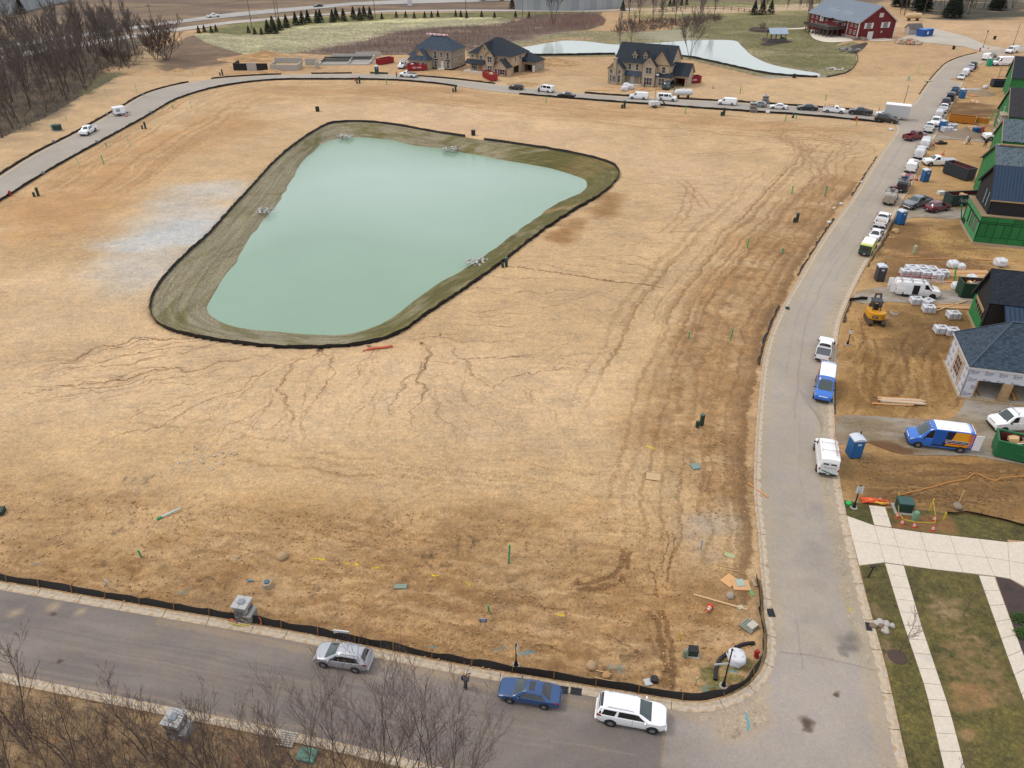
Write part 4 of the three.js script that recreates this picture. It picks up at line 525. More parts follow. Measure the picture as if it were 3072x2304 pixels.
function vehicle(kind,color,name,label,category,o={}){
const S=SHAPE[kind],t=thing(name,label,category,V(0,0,0),0,o.group),body=paint(color),fine=o.fine !==false;
const P=(nm,geo,m,par=t)=>mesh(nm,geo,m,par),K=kind;
P('body',memo('hull' + K,()=>hull(S)),body);
const zw=S.W / 2;
for(const x of[S.L / 2 - S.fo,S.L / 2 - S.fo - S.wb])for(const s of[-1,1]){
P('wheel_arch',memo('arch' + K + s,()=>CY(S.wr*1.16,S.wr*1.16,.3,0,0,0,22).rotateX(Math.PI / 2).translate(0,0,-s*.13)),trimM).position.set(x,S.wr*1.04,s*(zw + .002));
const w=P('wheel',wheelGeo(S.wr),tyreM);w.position.set(x,S.wr,s*(zw - .07));w.rotation.y=s>0?0:Math.PI;P('rim',rimGeo(S.wr),o.steel?rimBack:rimM,w);
}
P('windscreen',memo('ws' + K,()=>across(S,S.hood - .06,S.roof + .04,6.1,.012,4,.04)),screenM);
if(S.bed||K==='sedan'||K==='crossover'||K==='bigsuv')P('rear_window',memo('rw' + K,()=>across(S,S.roofEnd - .02,S.back + .05,6.15,.012,3,.06)),glassM);
const wins=o.windows||S.win;
wins.forEach((w,i)=>{for(const s of[-1,1])P('side_window',memo('sw' + K + w.join()+ s,()=>panel(S,[w[0],5.1],[w[1],5.1],[w[3],5.9],[w[2],5.9],s,.01)),glassM);});
if(K==='van'||K==='hivan'){
const y0=K==='van'?1.3:1.4,y1=K==='van'?1.8:1.95;
for(const s of[-1,1]){if(o.rearGlass !==false)P('rear_window',memo('vrw' + K + s,()=>RB(.05,y1 - y0,.56,-S.L / 2 + .005 +(K==='van'?.04:0),(y0 + y1)/ 2,s*.38,.02)),glassM);}
P('door_gap',memo('dg' + K,()=>BX(.02,y1 - .3,.018,-S.L / 2 - .004,(y1 + .6)/ 2,0)),trimM);
}
if(fine){
for(const s of[-1,1]){
P('headlight',memo('hl' + K + s,()=>panel(S,[S.L / 2 - .06,3.6],[S.L / 2 - .42,3.9],[S.L / 2 - .42,4.9],[S.L / 2 - .09,4.9],s,.014)),lampM);
P('tail_light',memo('tl' + K + s,()=>(S.bed||K==='van'||K==='hivan')?RB(.06,.34,.14,-S.L / 2 + .01,K==='hivan'?1.1:1.0,s*(zw - .1),.02):panel(S,[-S.L / 2 + .05,3.2],[-S.L / 2 + .4,3.6],[-S.L / 2 + .34,4.9],[-S.L / 2 + .09,4.9],s,.014)),tailM);
P('mirror',memo('mi' + K + s,()=>RB(.12,.16,.22,S.hood - .48,section(S,S.hood - .48)[5][1]+ .09,s*(zw + .1),.04)),o.mirror?body:trimM);
for(const x of S.seam||[wins[0][1]- .05])P('door_seam',memo('ds' + K + x + s,()=>panel(S,[x + .008,2.2],[x - .008,2.2],[x - .008,5],[x + .008,5],s,.004,1,6)),trimM);
}
P('front_bumper',memo('fb' + K,()=>RB(.16,.24,S.W*.8,S.L / 2 - .03,.42,0,.06)),o.bumper||trimM);P('grille',memo('gr' + K,()=>RB(.06,.22,S.W*.5,S.L / 2 - .035,section(S,S.L / 2 - .05)[4][1]- .06,0,.03)),o.grille||trimM);
P('rear_bumper',memo('rb' + K,()=>RB(.18,.22,S.W*.86,-S.L / 2 + .0,.48,0,.06)),o.bumper||trimM);P('number_plate',memo('np' + K,()=>BX(.02,.14,.3,-S.L / 2 - .1 +(S.bed?0:.0),.56,0)),plateM);
}
if(S.bed){
const[b0,b1]=S.bed,len=b0 - b1,mid=(b0 + b1)/ 2;
P('bed',memo('bed' + K,()=>merge([BX(len,.08,1.9,mid,.66,0),RB(len,.78,.12,mid,.86,zw - .07,.03),RB(len,.78,.12,mid,.86,-zw + .07,.03),BX(.06,.55,1.8,b0 - .03,.98,0)])),body);
P('tailgate',memo('tg' + K,()=>RB(.08,.56,1.86,b1 + .05,.98,0,.03)),body);
P('bed_liner',memo('bl' + K,()=>BX(len - .14,.02,1.74,mid,.72,0)),trimM);
if(o.tonneau)P('tonneau_cover',memo('tc' + K,()=>RB(len - .06,.06,1.84,mid,1.27,0,.02)),o.tonneau);
if(o.cap)P('bed_cap',memo('cap' + K,()=>{const s=new THREE.Shape();s.moveTo(-.98,0);s.lineTo(.98,0);s.lineTo(.84,.6);s.lineTo(.6,.7);s.lineTo(-.6,.7);s.lineTo(-.84,.6);return new THREE.ExtrudeGeometry(s,{depth:len - .05,bevelEnabled:true,bevelSize:.02,bevelThickness:.02,bevelSegments:1}).rotateY(Math.PI / 2).translate(b1 + .03,1.24,0);}),body);
}
if(o.rails)for(const s of[-1,1])P('roof_rail',memo('rr' + K + s,()=>tube([S.roof - .35,S.roof - .5,(S.roof + S.roofEnd)/ 2,S.roofEnd + .4,S.roofEnd + .2].map((x,i)=>V(x,section(S,x)[7][1]+(i===0||i===4?.0:.06),s*(section(S,x)[7][0]- .02))),.022,14,6)),o.rails);
if(o.sunroof)P('sunroof',memo('sr' + K,()=>RB(.46,.02,.8,S.roof - .5,S.st[5][3]+ .045,0,.01)),glassM);
if(o.stripes)P('roof_ribs',memo('rs' + K + o.stripes,()=>{const l=[];for(let i=0;i<o.stripes;i++)l.push(RB(S.roof - S.roofEnd - 1.1,.03,.06,(S.roof + S.roofEnd)/ 2 - .25,section(S,0)[8][1]+ .012,mix(-.55,.55,i /(o.stripes - 1)),.012));return merge(l);}),body);
if(o.rack){const y=section(S,(S.roof + S.roofEnd)/ 2)[9][1];const l=[];for(const x of o.rack){l.push(RB(.06,.05,1.7,x,y + .2,0,.015));for(const s of[-1,1])l.push(BX(.06,.22,.05,x,y + .09,s*.78),BX(.05,.26,.04,x,y + .3,s*.84));}P('roof_rack',memo('rk' + K + o.rack.join(),()=>merge(l)),o.rackMat||alumM);}
return t;
}
// put a vehicle by the two tyre marks seen on the near side (front, rear); its width lies away from the camera
function byWheels(t,kind,f,r,scale){
const S=SHAPE[kind],a=G(...f),b=G(...r),d=a.clone().sub(b),L=d.length();d.normalize();const k=scale||clamp(L / S.wb,0.86,1.22),side=V(-d.z,0,d.x);if(side.z>0)side.negate();
const axle=a.clone().add(b).multiplyScalar(.5).addScaledVector(side,(S.W / 2 - .12)*k),off=S.L / 2 - S.fo - S.wb / 2;
t.position.copy(axle).addScaledVector(d,-off*k);t.scale.setScalar(k);t.rotation.y=Math.atan2(-d.z,d.x);return t;
}
// put a vehicle by the middle of the end that faces the camera and a point its far end heads for; front says which end is seen
function byEnd(t,kind,e,toward,frontSeen,k=1.08){
const S=SHAPE[kind],a=G(...e),b=G(...toward),d=b.sub(a).normalize();t.position.copy(a).addScaledVector(d,S.L / 2*k);if(frontSeen)d.negate();t.scale.setScalar(k);t.rotation.y=Math.atan2(-d.z,d.x);return t;
}
const W=(k,c,l,o,f,r,sc)=>byWheels(vehicle(k,c,KIND[k][0],l,KIND[k][1],o),k,f,r,sc),E=(k,c,l,o,e,to,fr,sc)=>byEnd(vehicle(k,c,KIND[k][0],l,KIND[k][1],o),k,e,to,fr,sc);
const local=(t,name,geo,m)=>mesh(name,geo,m,t);
const ladderGeo=(len,w=.42)=>memo('ladder' + len,()=>{const l=[RB(len,.09,.035,0,0,w / 2,.01),RB(len,.09,.035,0,0,-w / 2,.01)];for(let x=-len / 2 + .15;x<len / 2;x +=.3)l.push(CY(.018,.018,w,0,0,0,6).rotateX(Math.PI / 2).translate(x,0,0));return merge(l);});
function onRoof(t,name,label,category,geo,m,x,y,z,rx=0,ry=0){
const q=mesh(name,geo,m);q.position.set(x,y,z).multiply(t.scale).applyAxisAngle(V(0,1,0),t.rotation.y).add(t.position);q.scale.copy(t.scale);q.rotation.set(rx,t.rotation.y + ry,0,'YXZ');return tag(q,label,category);
}
{
// near street
W('crossover',[172,174,182,0.35],'silver crossover with dark sunroof parked against the near kerb',{rails:chromeM,sunroof:1,mirror:1,bumper:paint([166,168,176,0.35])},[973,2000],[1068,2016]);
W('sedan',[0,62,116,0],'dark blue four door sedan behind the photographer on the near street',{sunroof:1,mirror:1,bumper:paint([0,62,116,0])},[1529,2107],[1632,2125]);
W('bigsuv',[240,242,246],'white three row SUV parked nearest the street corner',{rails:chromeM,stripes:5,mirror:1,bumper:paint(WHITE)},[1955,2198],[1830,2175]);
// right street, from the nearest up
const e=vehicle('hivan',WHITE,'electrician_van','white electrician van with ladder and green swoosh on its back','van',{rack:[1.0,-.2,-1.6]});byEnd(e,'hivan',[2480,1438],[2466,1319],false,1.02);e.scale.set(.92,.93,1);
local(e,'door_print',new THREE.PlaneGeometry(1.7,1.25).rotateY(-Math.PI / 2).translate(-3.022,1.12,0),memo('elecPrint',()=>mat(0xffffff,.5,0,{map:canvasTex(340,250,(c,w,h)=>{c.fillStyle=css(238,240,244);c.fillRect(0,0,w,h);c.fillStyle=css(40,130,70);c.beginPath();c.moveTo(20,150);c.bezierCurveTo(120,150,170,210,300,225);c.bezierCurveTo(180,235,80,210,20,150);c.fill();c.fillStyle=css(60,160,100);c.beginPath();c.moveTo(70,40);c.lineTo(100,60);c.lineTo(85,66);c.lineTo(118,96);c.lineTo(62,70);c.lineTo(80,64);c.fill();c.fillStyle=css(70,90,130);c.font='bold 34px sans-serif';c.fillText('ELECTRICAL',112,92);})})));
const lad=onRoof(e,'ladder','orange railed ladder on the electrician van roof','ladder',ladderGeo(4.2),matC(196,120,70,.6),-.5,2.86,.7);
const wrap=canvasTex(1024,420,(c,w,h)=>{
c.fillStyle=css(28,96,186);c.fillRect(0,0,w,h);c.fillStyle=css(245,168,30);c.beginPath();c.moveTo(470,0);c.lineTo(w,0);c.lineTo(w,h);c.lineTo(330,h);c.closePath();c.fill();
for(let i=0;i<16;i++){const a=-2.9 + i*.19;c.fillStyle=css(250,184,60);c.beginPath();c.moveTo(640,300);c.lineTo(640 + 600*Math.cos(a),300 + 600*Math.sin(a));c.lineTo(640 + 600*Math.cos(a + .07),300 + 600*Math.sin(a + .07));c.fill();}
c.fillStyle=css(28,96,186);c.beginPath();c.moveTo(0,0);c.lineTo(330,0);c.lineTo(290,h);c.lineTo(0,h);c.fill();c.fillStyle=css(26,34,66);c.beginPath();c.moveTo(330,0);c.lineTo(540,0);c.lineTo(290,h);c.lineTo(250,h);c.fill();c.fillStyle=css(242,128,36);c.fillRect(900,0,124,h);
c.fillStyle=css(20,30,66);c.fillRect(330,120,610,150);c.strokeStyle=css(236,240,246);c.lineWidth=10;c.strokeRect(330,120,610,150);c.fillStyle=css(246,246,248);c.font='bold 112px sans-serif';c.fillText('plumbTECH',352,232,566);c.fillStyle=css(214,52,34);c.fillRect(400,276,460,34);
c.fillStyle=css(30,32,36);c.fillRect(0,372,w,48);
});
const wrapM=mat(0xffffff,.35,0,{map:wrap}),bluePaint=[28,104,198];
function plumber(label){const t=vehicle('hivan',bluePaint,'plumber_van',label,'van',{rearGlass:false,grille:paint(WHITE)}),S=SHAPE.hivan;for(const s of[-1,1]){const g=panel(S,[.85,2.05],[-2.85,2.05],[-2.85,5.95],[.85,5.95],s,.008,10,6);local(t,'side_wrap',g,wrapM);}local(t,'roof_panel',across(S,.75,-2.9,6.6,.02,6),paint([244,246,250]));const l=[];for(let i=0;i<7;i++)l.push(RB(3.2,.03,.07,-1.05,2.61,mix(-.6,.6,i / 6),.012));local(t,'roof_ribs',merge(l),paint([236,238,244]));local(t,'rear_panel',RB(.04,1.9,1.86,-3.0,1.5,0,.03),paint([240,130,40]));
local(t,'roof_sign',new THREE.PlaneGeometry(1.1,.34).rotateX(-Math.PI / 2).rotateY(-Math.PI / 2).rotateZ(-.42).translate(1.13,2.44,0),memo('vs',()=>mat(0xffffff,.5,0,{map:canvasTex(256,80,(c)=>{c.fillStyle=css(20,30,66);c.fillRect(0,0,256,80);c.fillStyle=css(250,250,250);c.font='bold 46px sans-serif';c.fillText('plumbTECH',8,52,240);c.fillStyle=css(220,60,36);c.fillRect(20,62,216,10);})})));return t;}
byEnd(plumber('blue and orange plumber van facing the camera at the right kerb'),'hivan',[2464,1211],[2483,1075],true,1.0);
const p2=byWheels(plumber('blue and orange plumber van seen from its side on the gravel drive'),'hivan',[2750,1341],[2876,1357]);
local(p2,'open_rear_door',RB(.75,1.85,.06,-3.36,1.45,-.98,.03),paint([226,228,232]));
E('pickup',WHITE,'white pickup with grey bed cover directly behind the blue van',{tonneau:matC(92,96,102,.7)},[2462,1089],[2482,1012],0,0.93);
const gv=vehicle('van',[206,214,96],'service_van','yellow and dark green service van with white roof','van',{windows:[[1.55,.68,1.02,.66]]});byEnd(gv,'van',[2590,771],[2622,718],false,1.04);local(gv,'roof_panel',across(SHAPE.van,1.0,-2.7,6.4,.02,5),paint([246,248,246]));local(gv,'rear_panel',RB(.04,1.5,1.86,-2.86,1.15,0,.03),paint([18,58,50]));local(gv,'rear_pane',RB(.03,.5,.9,-2.9,1.35,0,.02),glassM);
E('sedan',[230,230,238],'white sedan between the yellow van and a white pickup',{},[2617,726],[2645,676],0,1.06);
const wp=E('pickup',WHITE,'white pickup with a board in its bed above the white sedan',{},[2635,688],[2662,637],0,1.06);onRoof(wp,'board','tan board lying in the white pickup bed','board',BX(1.3,.06,1.2),matC(206,176,132,.9),-1.7,.78,0);
const sv=E('van',[160,150,138,0.2],'beige grey cargo van with cluttered roof rack',{rack:[.6,-.6,-1.9],rackMat:trimM},[2662,618],[2687,568],0,1.08);
for(const[x,z,w,c,l]of[[.3,-.3,.7,[40,40,60],'dark bundle on the beige van roof'],[-.7,.1,.9,[120,116,108],'grey bundle on the beige van roof'],[.9,.3,.5,[150,40,60],'red bundle at the front of the beige van roof']])onRoof(sv,'bundle',l,'bundle',RB(w,.28,.6,0,0,0,.1),matC(...c,.8),x,2.42,z);
const dv=E('van',[38,38,44],'black cargo van stacked with crates in front of the beige van',{rack:[1,-.3,-1.8]},[2700,580],[2725,532],0,1.1);
for(const[x,z,w,d,c,l]of[[.4,-.5,1.7,.7,[206,186,160],'tan crate on the black van roof'],[.6,.25,1.2,.6,[196,60,110],'pink red tarpaulin roll on the black van roof'],[-.4,.1,.8,.5,[50,90,140],'blue box on the black van roof']])onRoof(dv,'roof_load',l,'load',RB(w,.3,d,0,0,0,.06),matC(...c,.8),x,2.45,z);
onRoof(dv,'ladder','long metal ladder on the right side of the black van roof','ladder',ladderGeo(4.4),alumM,-.2,2.52,.72);
W('pickup',[112,116,124,0.3],'dark grey crew cab pickup on the gravel apron',{bumper:chromeM,grille:chromeM},[2731,632],[2790,615],1.1);
W('crossover',[104,18,36],'dark red SUV beside the grey pickup on gravel',{rails:chromeM,mirror:1},[2841,632],[2804,639],1.14);
const cv1=E('pickupreg',WHITE,'white work truck with closed bed cap, lowest of three white ones',{cap:1},[2727,522],[2753,468],0,1.12);onRoof(cv1,'roof_box','pale box on the lowest white work truck','box',RB(.9,.14,.8,0,0,0,.04),matC(214,196,190,.8),-.6,2.06,.5);
E('van',[214,216,220],'pale grey van with roof rack, middle of the white work vehicles',{rack:[1,0,-1.6,-2.4]},[2752,480],[2778,430],0,1.08);
E('van',[220,222,226],'pale van with long roof rack just below the crossing red pickup',{rack:[1.2,.2,-.8,-2]},[2769,450],[2793,402],0,1.08);
W('pickup',[110,20,40],'dark red pickup turning across the right street',{},[2772,417],[2734,424],1.1);
E('pickup',[226,228,230],'white and beige pickup parked above the red pickup',{},[2781,401],[2803,360],0,1.08);
E('pickup',WHITE,'white pickup facing the camera beside a blue toilet',{},[2800,382],[2822,342],1,1.08);
E('van',[206,208,214],'silver van with roof bars behind the white pickup facing us',{rack:[.8,-.6,-2]},[2812,358],[2832,322],0,1.0);
E('pickup',[232,234,238],'white pickup tail-on, just below the black trucks',{},[2824,342],[2844,306],0,1.08);
E('pickup',BLACK,'black pickup tail-on, lower of two black trucks',{tonneau:matC(22,22,24,.8)},[2831,324],[2850,291],0,1.1);
E('pickup',[24,28,40],'black pickup with open bed, upper of two black trucks',{},[2846,306],[2864,273],0,1.1);
E('pickup',[70,96,122,.2],'slate blue pickup tail-on beside a blue toilet',{},[2860,287],[2877,255],0,1.1);
E('sedan',[206,204,204],'pale silver sedan facing the camera far up the street',{},[2879,242],[2892,220],1,1.15);
E('van',[222,224,230],'pale van behind the far silver sedan',{},[2891,231],[2905,212],0,1.05);
E('pickup',[196,202,210],'silver pickup far up the street below a black one',{},[2906,216],[2918,200],0,1.05);
E('pickup',BLACK,'black pickup topmost in the row along the right street',{},[2915,208],[2928,191],0,1.05);
W('van',[236,236,236],'white passenger van by the bright green toilet',{windows:[[1.55,.68,1.02,.66],[.4,-.9,.4,-.9]]},[2984,174],[2955,184.5],1.06);
W('crossover',[50,66,58],'dark green car hidden behind the far white passenger van',{fine:false},[2990,170],[2974,176],1.05);
W('hivan',[240,240,244],'long white high roof van beside the topmost dark roof',{},[2986,198.5],[3032,198],1.16);
W('van',[232,234,238],'white van with ladder rack topmost at the right edge',{rack:[1,-.4,-2]},[3031,162],[3052,157.5],1.12);
// cross street row, right to left
W('bigsuv',BLACK,'black SUV at the mouth of the loop road beside the box truck',{rails:trimM},[2675,372],[2636,366],1.1);
W('pickup',[34,34,42],'black pickup with bed cover left of the box truck',{tonneau:matC(80,80,86,.8),bumper:chromeM},[2556,344],[2601,348]);
const rp=W('pickupreg',WHITE,'white two door pickup with headache rack on the loop road',{},[2522,341.5],[2481,338]);local(rp,'ladder_rack',merge([BX(.06,.06,1.8,-.3,1.9,0),BX(.06,.06,1.8,-2.7,1.9,0),BX(2.5,.05,.05,-1.5,1.93,.85),BX(2.5,.05,.05,-1.5,1.93,-.85),BX(.06,.7,.06,-.3,1.55,.85),BX(.06,.7,.06,-.3,1.55,-.85),BX(.06,.7,.06,-2.7,1.55,.85),BX(.06,.7,.06,-2.7,1.55,-.85)]),trimM);
W('sedan',[26,30,34],'black sedan between a white sedan and the white pickup',{},[2403,331],[2438,333]);
W('sedan',[236,236,240],'white sedan right of the grey SUV on the loop road',{},[2318,327],[2349,329]);
W('crossover',[150,154,160,.3],'grey SUV parked behind a far stone pillar',{rails:chromeM},[2260,321],[2288,323]);
W('van',WHITE,'white cargo van third from the right of the white vans',{},[2161,314.5],[2195,317]);
W('van',WHITE,'white passenger van facing right near the white tank',{windows:[[1.55,.68,1.02,.66],[.45,-.8,.45,-.8],[-1,-2.4,-1,-2.4]]},[2018,305],[1983,302.5]);
W('van',WHITE,'white cargo van in front of the largest house',{},[1896,297.5],[1930,299.5]);
W('sedan',[24,28,34],'black sedan half hidden by the silt fence on the loop road',{},[1681,292],[1709,295]);
W('van',[232,232,236],'white passenger van left of the black sedan',{windows:[[1.55,.68,1.02,.66],[.45,-.8,.45,-.8],[-1,-2.4,-1,-2.4]],rack:[.4,-1.6]},[1617,274],[1644,278.5]);
W('bigsuv',[30,30,36],'black SUV at the gravel drive of the second house',{rails:chromeM},[1533,269],[1558,271]);
E('van',[24,50,54],'dark green van in the largest house drive facing the street',{windows:[[1.55,.68,1.02,.66],[.45,-.8,.45,-.8],[-1,-2.4,-1,-2.4]]},[1994,271],[2028,252],1,1.05);
W('pickupreg',WHITE,'white pickup with dark bed load on the loop road',{tonneau:trimM},[1205,231.5],[1235,233.5]);
const wl=E('pickupreg',WHITE,'white truck carrying pipes left of the first house',{rack:[.5]},[1201,208],[1226,195],1,1.05);for(const[z,l]of[[-.6,'long white pipe bundle on the left of the truck rack'],[.5,'long white pipe bundle on the right of the truck rack']])onRoof(wl,'pipe_bundle',l,'pipes',RB(6,.25,.4,0,0,0,.1),matC(228,230,236,.6),-.3,2.2,z);
W('pickup',WHITE,'white pickup alone on the far left road',{},[267,405.5],[286,394.5],1.02);
W('pickup',[240,238,232],'white pickup driving on the far highway',{},[654,52],[632,54],1.0);
W('sedan',[30,46,50],'dark sedan driving on the far highway',{},[949,21.8],[964,20.6],1.0);
// right plots
const ev=W('van',[240,240,242],'white van with open doors and ladders on gravel',{steel:1},[2796,897],[2711,889],1.1);
local(ev,'open_rear_door',RB(.7,1.3,.06,-3.18,1.2,-.92,.03),paint(WHITE));local(ev,'open_rear_door',RB(.7,1.3,.06,-3.18,1.2,.92,.03),paint(WHITE));local(ev,'door_opening',BX(.8,1.35,.02,-.35,1.12,1.0),trimM);local(ev,'sliding_door',RB(1.0,1.4,.05,-1.3,1.13,1.07,.03),paint(WHITE));
local(ev,'roof_rack',merge([-2.3,-1,.4].map((x)=>BX(.06,.3,1.7,x,2.24,0))),alumM);
onRoof(ev,'ladder','white ladder along the near side of the ladder van roof','ladder',ladderGeo(6.2),matC(226,228,232,.5),0,2.48,.62,.3);onRoof(ev,'ladder','red runged ladder on the far side of the ladder van roof','ladder',ladderGeo(5),matC(176,70,76,.5),-.5,2.62,-.3,.3);
W('van',[240,240,242],'white van with green logo cut by the right edge',{rack:[.9,-.7,-2.2]},[2998,1298],[3112,1296],1.06);
W('pickupreg',[238,240,240],'white small pickup parked behind the long black dumpster',{tonneau:matC(196,198,206,.6)},[2789,499],[2846,500],1.12);
W('pickupreg',[240,242,244],'white work truck half hidden by a green walled house',{},[2967,423],[3030,425],1.25);
E('crossover',[230,228,232],'white SUV tail peeping out behind the green corner',{},[2900,662],[2935,640],0,1.1);
}
{
const t=W('van',WHITE,'white box truck at the mouth of the loop road',{},[2628,353],[2692,360],1.12);
local(t,'cargo_box',RB(5.4,2.5,2.5,-1.6,2.05,0,.05),matC(212,214,216,.6));local(t,'box_roof',RB(5.44,.08,2.54,-1.6,3.33,0,.03),paint([244,246,250]));const l=[];for(let i=0;i<9;i++)l.push(BX(.04,2.3,.02,-4.1 + i*.62,2.05,1.262));local(t,'box_ribs',merge(l),matC(188,190,194,.6));
const s=thing('semi_trailer','dark truck trailer at the top edge of the highway','trailer',G(1476,3),.06);mesh('cargo_box',RB(15,2.9,2.5,0,2.5,0,.06),paint(BLACK),s);for(const x of[-5.5,-4.2,4.6,5.8])for(const z of[-1.1,1.1]){const w=mesh('wheel',wheelGeo(.5),tyreM,s);w.position.set(x,.5,z);}
const g=thing('generator_trailer','white box generator trailer on the far left road','trailer',G(360,346),.7);mesh('housing',RB(3.0,1.7,1.7,0,1.45,0,.08),paint(WHITE),g);mesh('chassis',BX(3.6,.18,1.5,.2,.55,0),trimM,g);mesh('drawbar',beam(V(1.6,.5,0),V(2.9,.45,0),.12,.12),trimM,g);for(const z of[-.85,.85]){mesh('wheel',wheelGeo(.36),tyreM,g).position.set(-.2,.36,z);}mesh('vent_panel',BX(1.0,.8,.02,-.4,1.5,.86),matC(176,180,184,.6),g);mesh('vent_panel',BX(.02,.8,1.0,-1.51,1.5,0),matC(150,154,160,.6),g);
}
// ---------- buildings ----------
// a flat slab with thickness: pts is a planar outline in 3-D, thickness goes away from the normal; uv in metres along and up the face
function slab(pts,t=0.12,sc=1,holes=[]){
const n=V(0,0,0);for(let i=0;i<pts.length;i++){const a=pts[i],b=pts[(i + 1)% pts.length];n.x +=(a.y - b.y)*(a.z + b.z);n.y +=(a.z - b.z)*(a.x + b.x);n.z +=(a.x - b.x)*(a.y + b.y);}n.normalize();
const ux=Math.abs(n.y)>0.98?V(1,0,0):V(0,1,0).cross(n).normalize(),uy=n.clone().cross(ux),o=pts[0],q=pts.map((p)=>{const d=p.clone().sub(o);return new THREE.Vector2(d.dot(ux),d.dot(uy));});
const h2=holes.map((h)=>h.map((p)=>{const d=p.clone().sub(o);return new THREE.Vector2(d.dot(ux),d.dot(uy));})),tri=THREE.ShapeUtils.triangulateShape(q,h2),P=[],U=[],rings=[pts,...holes];pts=rings.flat();const put=(p,u)=>{P.push(p.x,p.y,p.z);U.push(u.x*sc,u.y*sc);},lo=pts.map((p)=>p.clone().addScaledVector(n,-t)),wu=pts.map((u,i)=>new THREE.Vector2(pts[i].dot(ux),pts[i].dot(uy)));
for(const f of tri){for(const i of f)put(pts[i],wu[i]);for(const i of[f[0],f[2],f[1]])put(lo[i],wu[i]);}
let base=0;for(const rg of rings){for(let k=0;k<rg.length;k++){const i=base + k,j=base +(k + 1)% rg.length;put(pts[i],wu[i]);put(lo[i],wu[i]);put(pts[j],wu[j]);put(pts[j],wu[j]);put(lo[i],wu[i]);put(lo[j],wu[j]);}base +=rg.length;}
const g=new THREE.BufferGeometry();g.setAttribute('position',new THREE.Float32BufferAttribute(P,3));g.setAttribute('uv',new THREE.Float32BufferAttribute(U,2));g.computeVertexNormals();return g;
}
const shingle=(r,g,b,key)=>memo('sh' + key,()=>mat(0xffffff,0.95,0,{map:tex(128,128,(x,y)=>{const row=Math.floor(y / 10),off=(row*37)% 128,tab=Math.floor((x + off)/ 18),v=(0.8 + 0.4*TAB[(row*71 + tab*13)&65535]+ 0.16*(TAB[(x*131 + y*517)&65535]- 0.5))*(y % 10<2?0.62:1)*KC;return[r*v,g*v,b*v];},true,[0.4,0.4])}));
const roofBlue=shingle(64,80,98,'b'),roofDark=shingle(40,50,62,'d'),roofGrey=shingle(98,114,124,'g'),roofChar=shingle(54,52,58,'c');
const boardTex=(r,g,b,seam,key,w=2.44,h=1.22)=>memo('bd' + key,()=>mat(0xffffff,0.92,0,{map:tex(256,256,(x,y)=>{const row=y<128?0:1,X=(x + row*64)% 128,s=X<3||y % 128<3?seam:1,v=(0.86 + 0.3*(fbm(x / 9,y / 5,3)- 0.3)+ 0.1*(TAB[(row*91 + Math.floor((x + row*64)/ 128)*17 + 5)&65535]- 0.5)+ 0.1*(rnd()- 0.5))*s*KC;return[clamp(r*v,0,255),clamp(g*v,0,255),clamp(b*v,0,255)];},true,[1 /(w*2),1 /(h*2)])}));
const osb=boardTex(222,196,162,0.84,'osb'),osbGrey=boardTex(190,174,156,0.78,'osbg'),osbPale=boardTex(216,198,172,0.88,'osbp'),greenM=boardTex(60,150,84,0.25,'gr'),greenPlain=matC(38,136,66,0.8),blackWrap=matC(30,30,34,0.75),woodM=boardTex(214,178,130,0.9,'wood',4,.6),trimTan=matC(198,172,142,0.9),trimWhite=matC(232,232,230,0.7),concM=mat(0xffffff,0.95,0,{map:concTexClean}),glassDark=new THREE.MeshPhysicalMaterial({color:C(52,62,72),roughness:0.06,clearcoat:1,side:THREE.DoubleSide});
function win(parent,x,y,z,ry,w,h,o={}){
const f=0.09,k=`w${w},${h},${o.mull || 0},${o.rows || 0}`,fr=memo(k + 'f',()=>{const l=[BX(w + .1,f,.12,0,h / 2,0),BX(w + .16,f*1.2,.16,0,-h / 2,.02),BX(f,h,.12,-w / 2,0,0),BX(f,h,.12,w / 2,0,0)];const m=o.mull??0;for(let i=1;i<=m;i++)l.push(BX(.08,h - f,.1,-w / 2 + w*i /(m + 1),0,0));for(let i=1;i<(o.rows??2);i++)l.push(BX(w - f,.05,.09,0,-h / 2 + h*i /(o.rows??2),0));return merge(l);});
const g=mesh('window',fr,o.frame||trimWhite,parent);g.position.set(x,y,z);g.rotation.y=ry;mesh('pane',memo(k + 'p',()=>BX(w - .02,h - .02,.05,0,0,-.01)),o.glass||glassDark,g);return g;
}
const HP=Math.PI / 2;
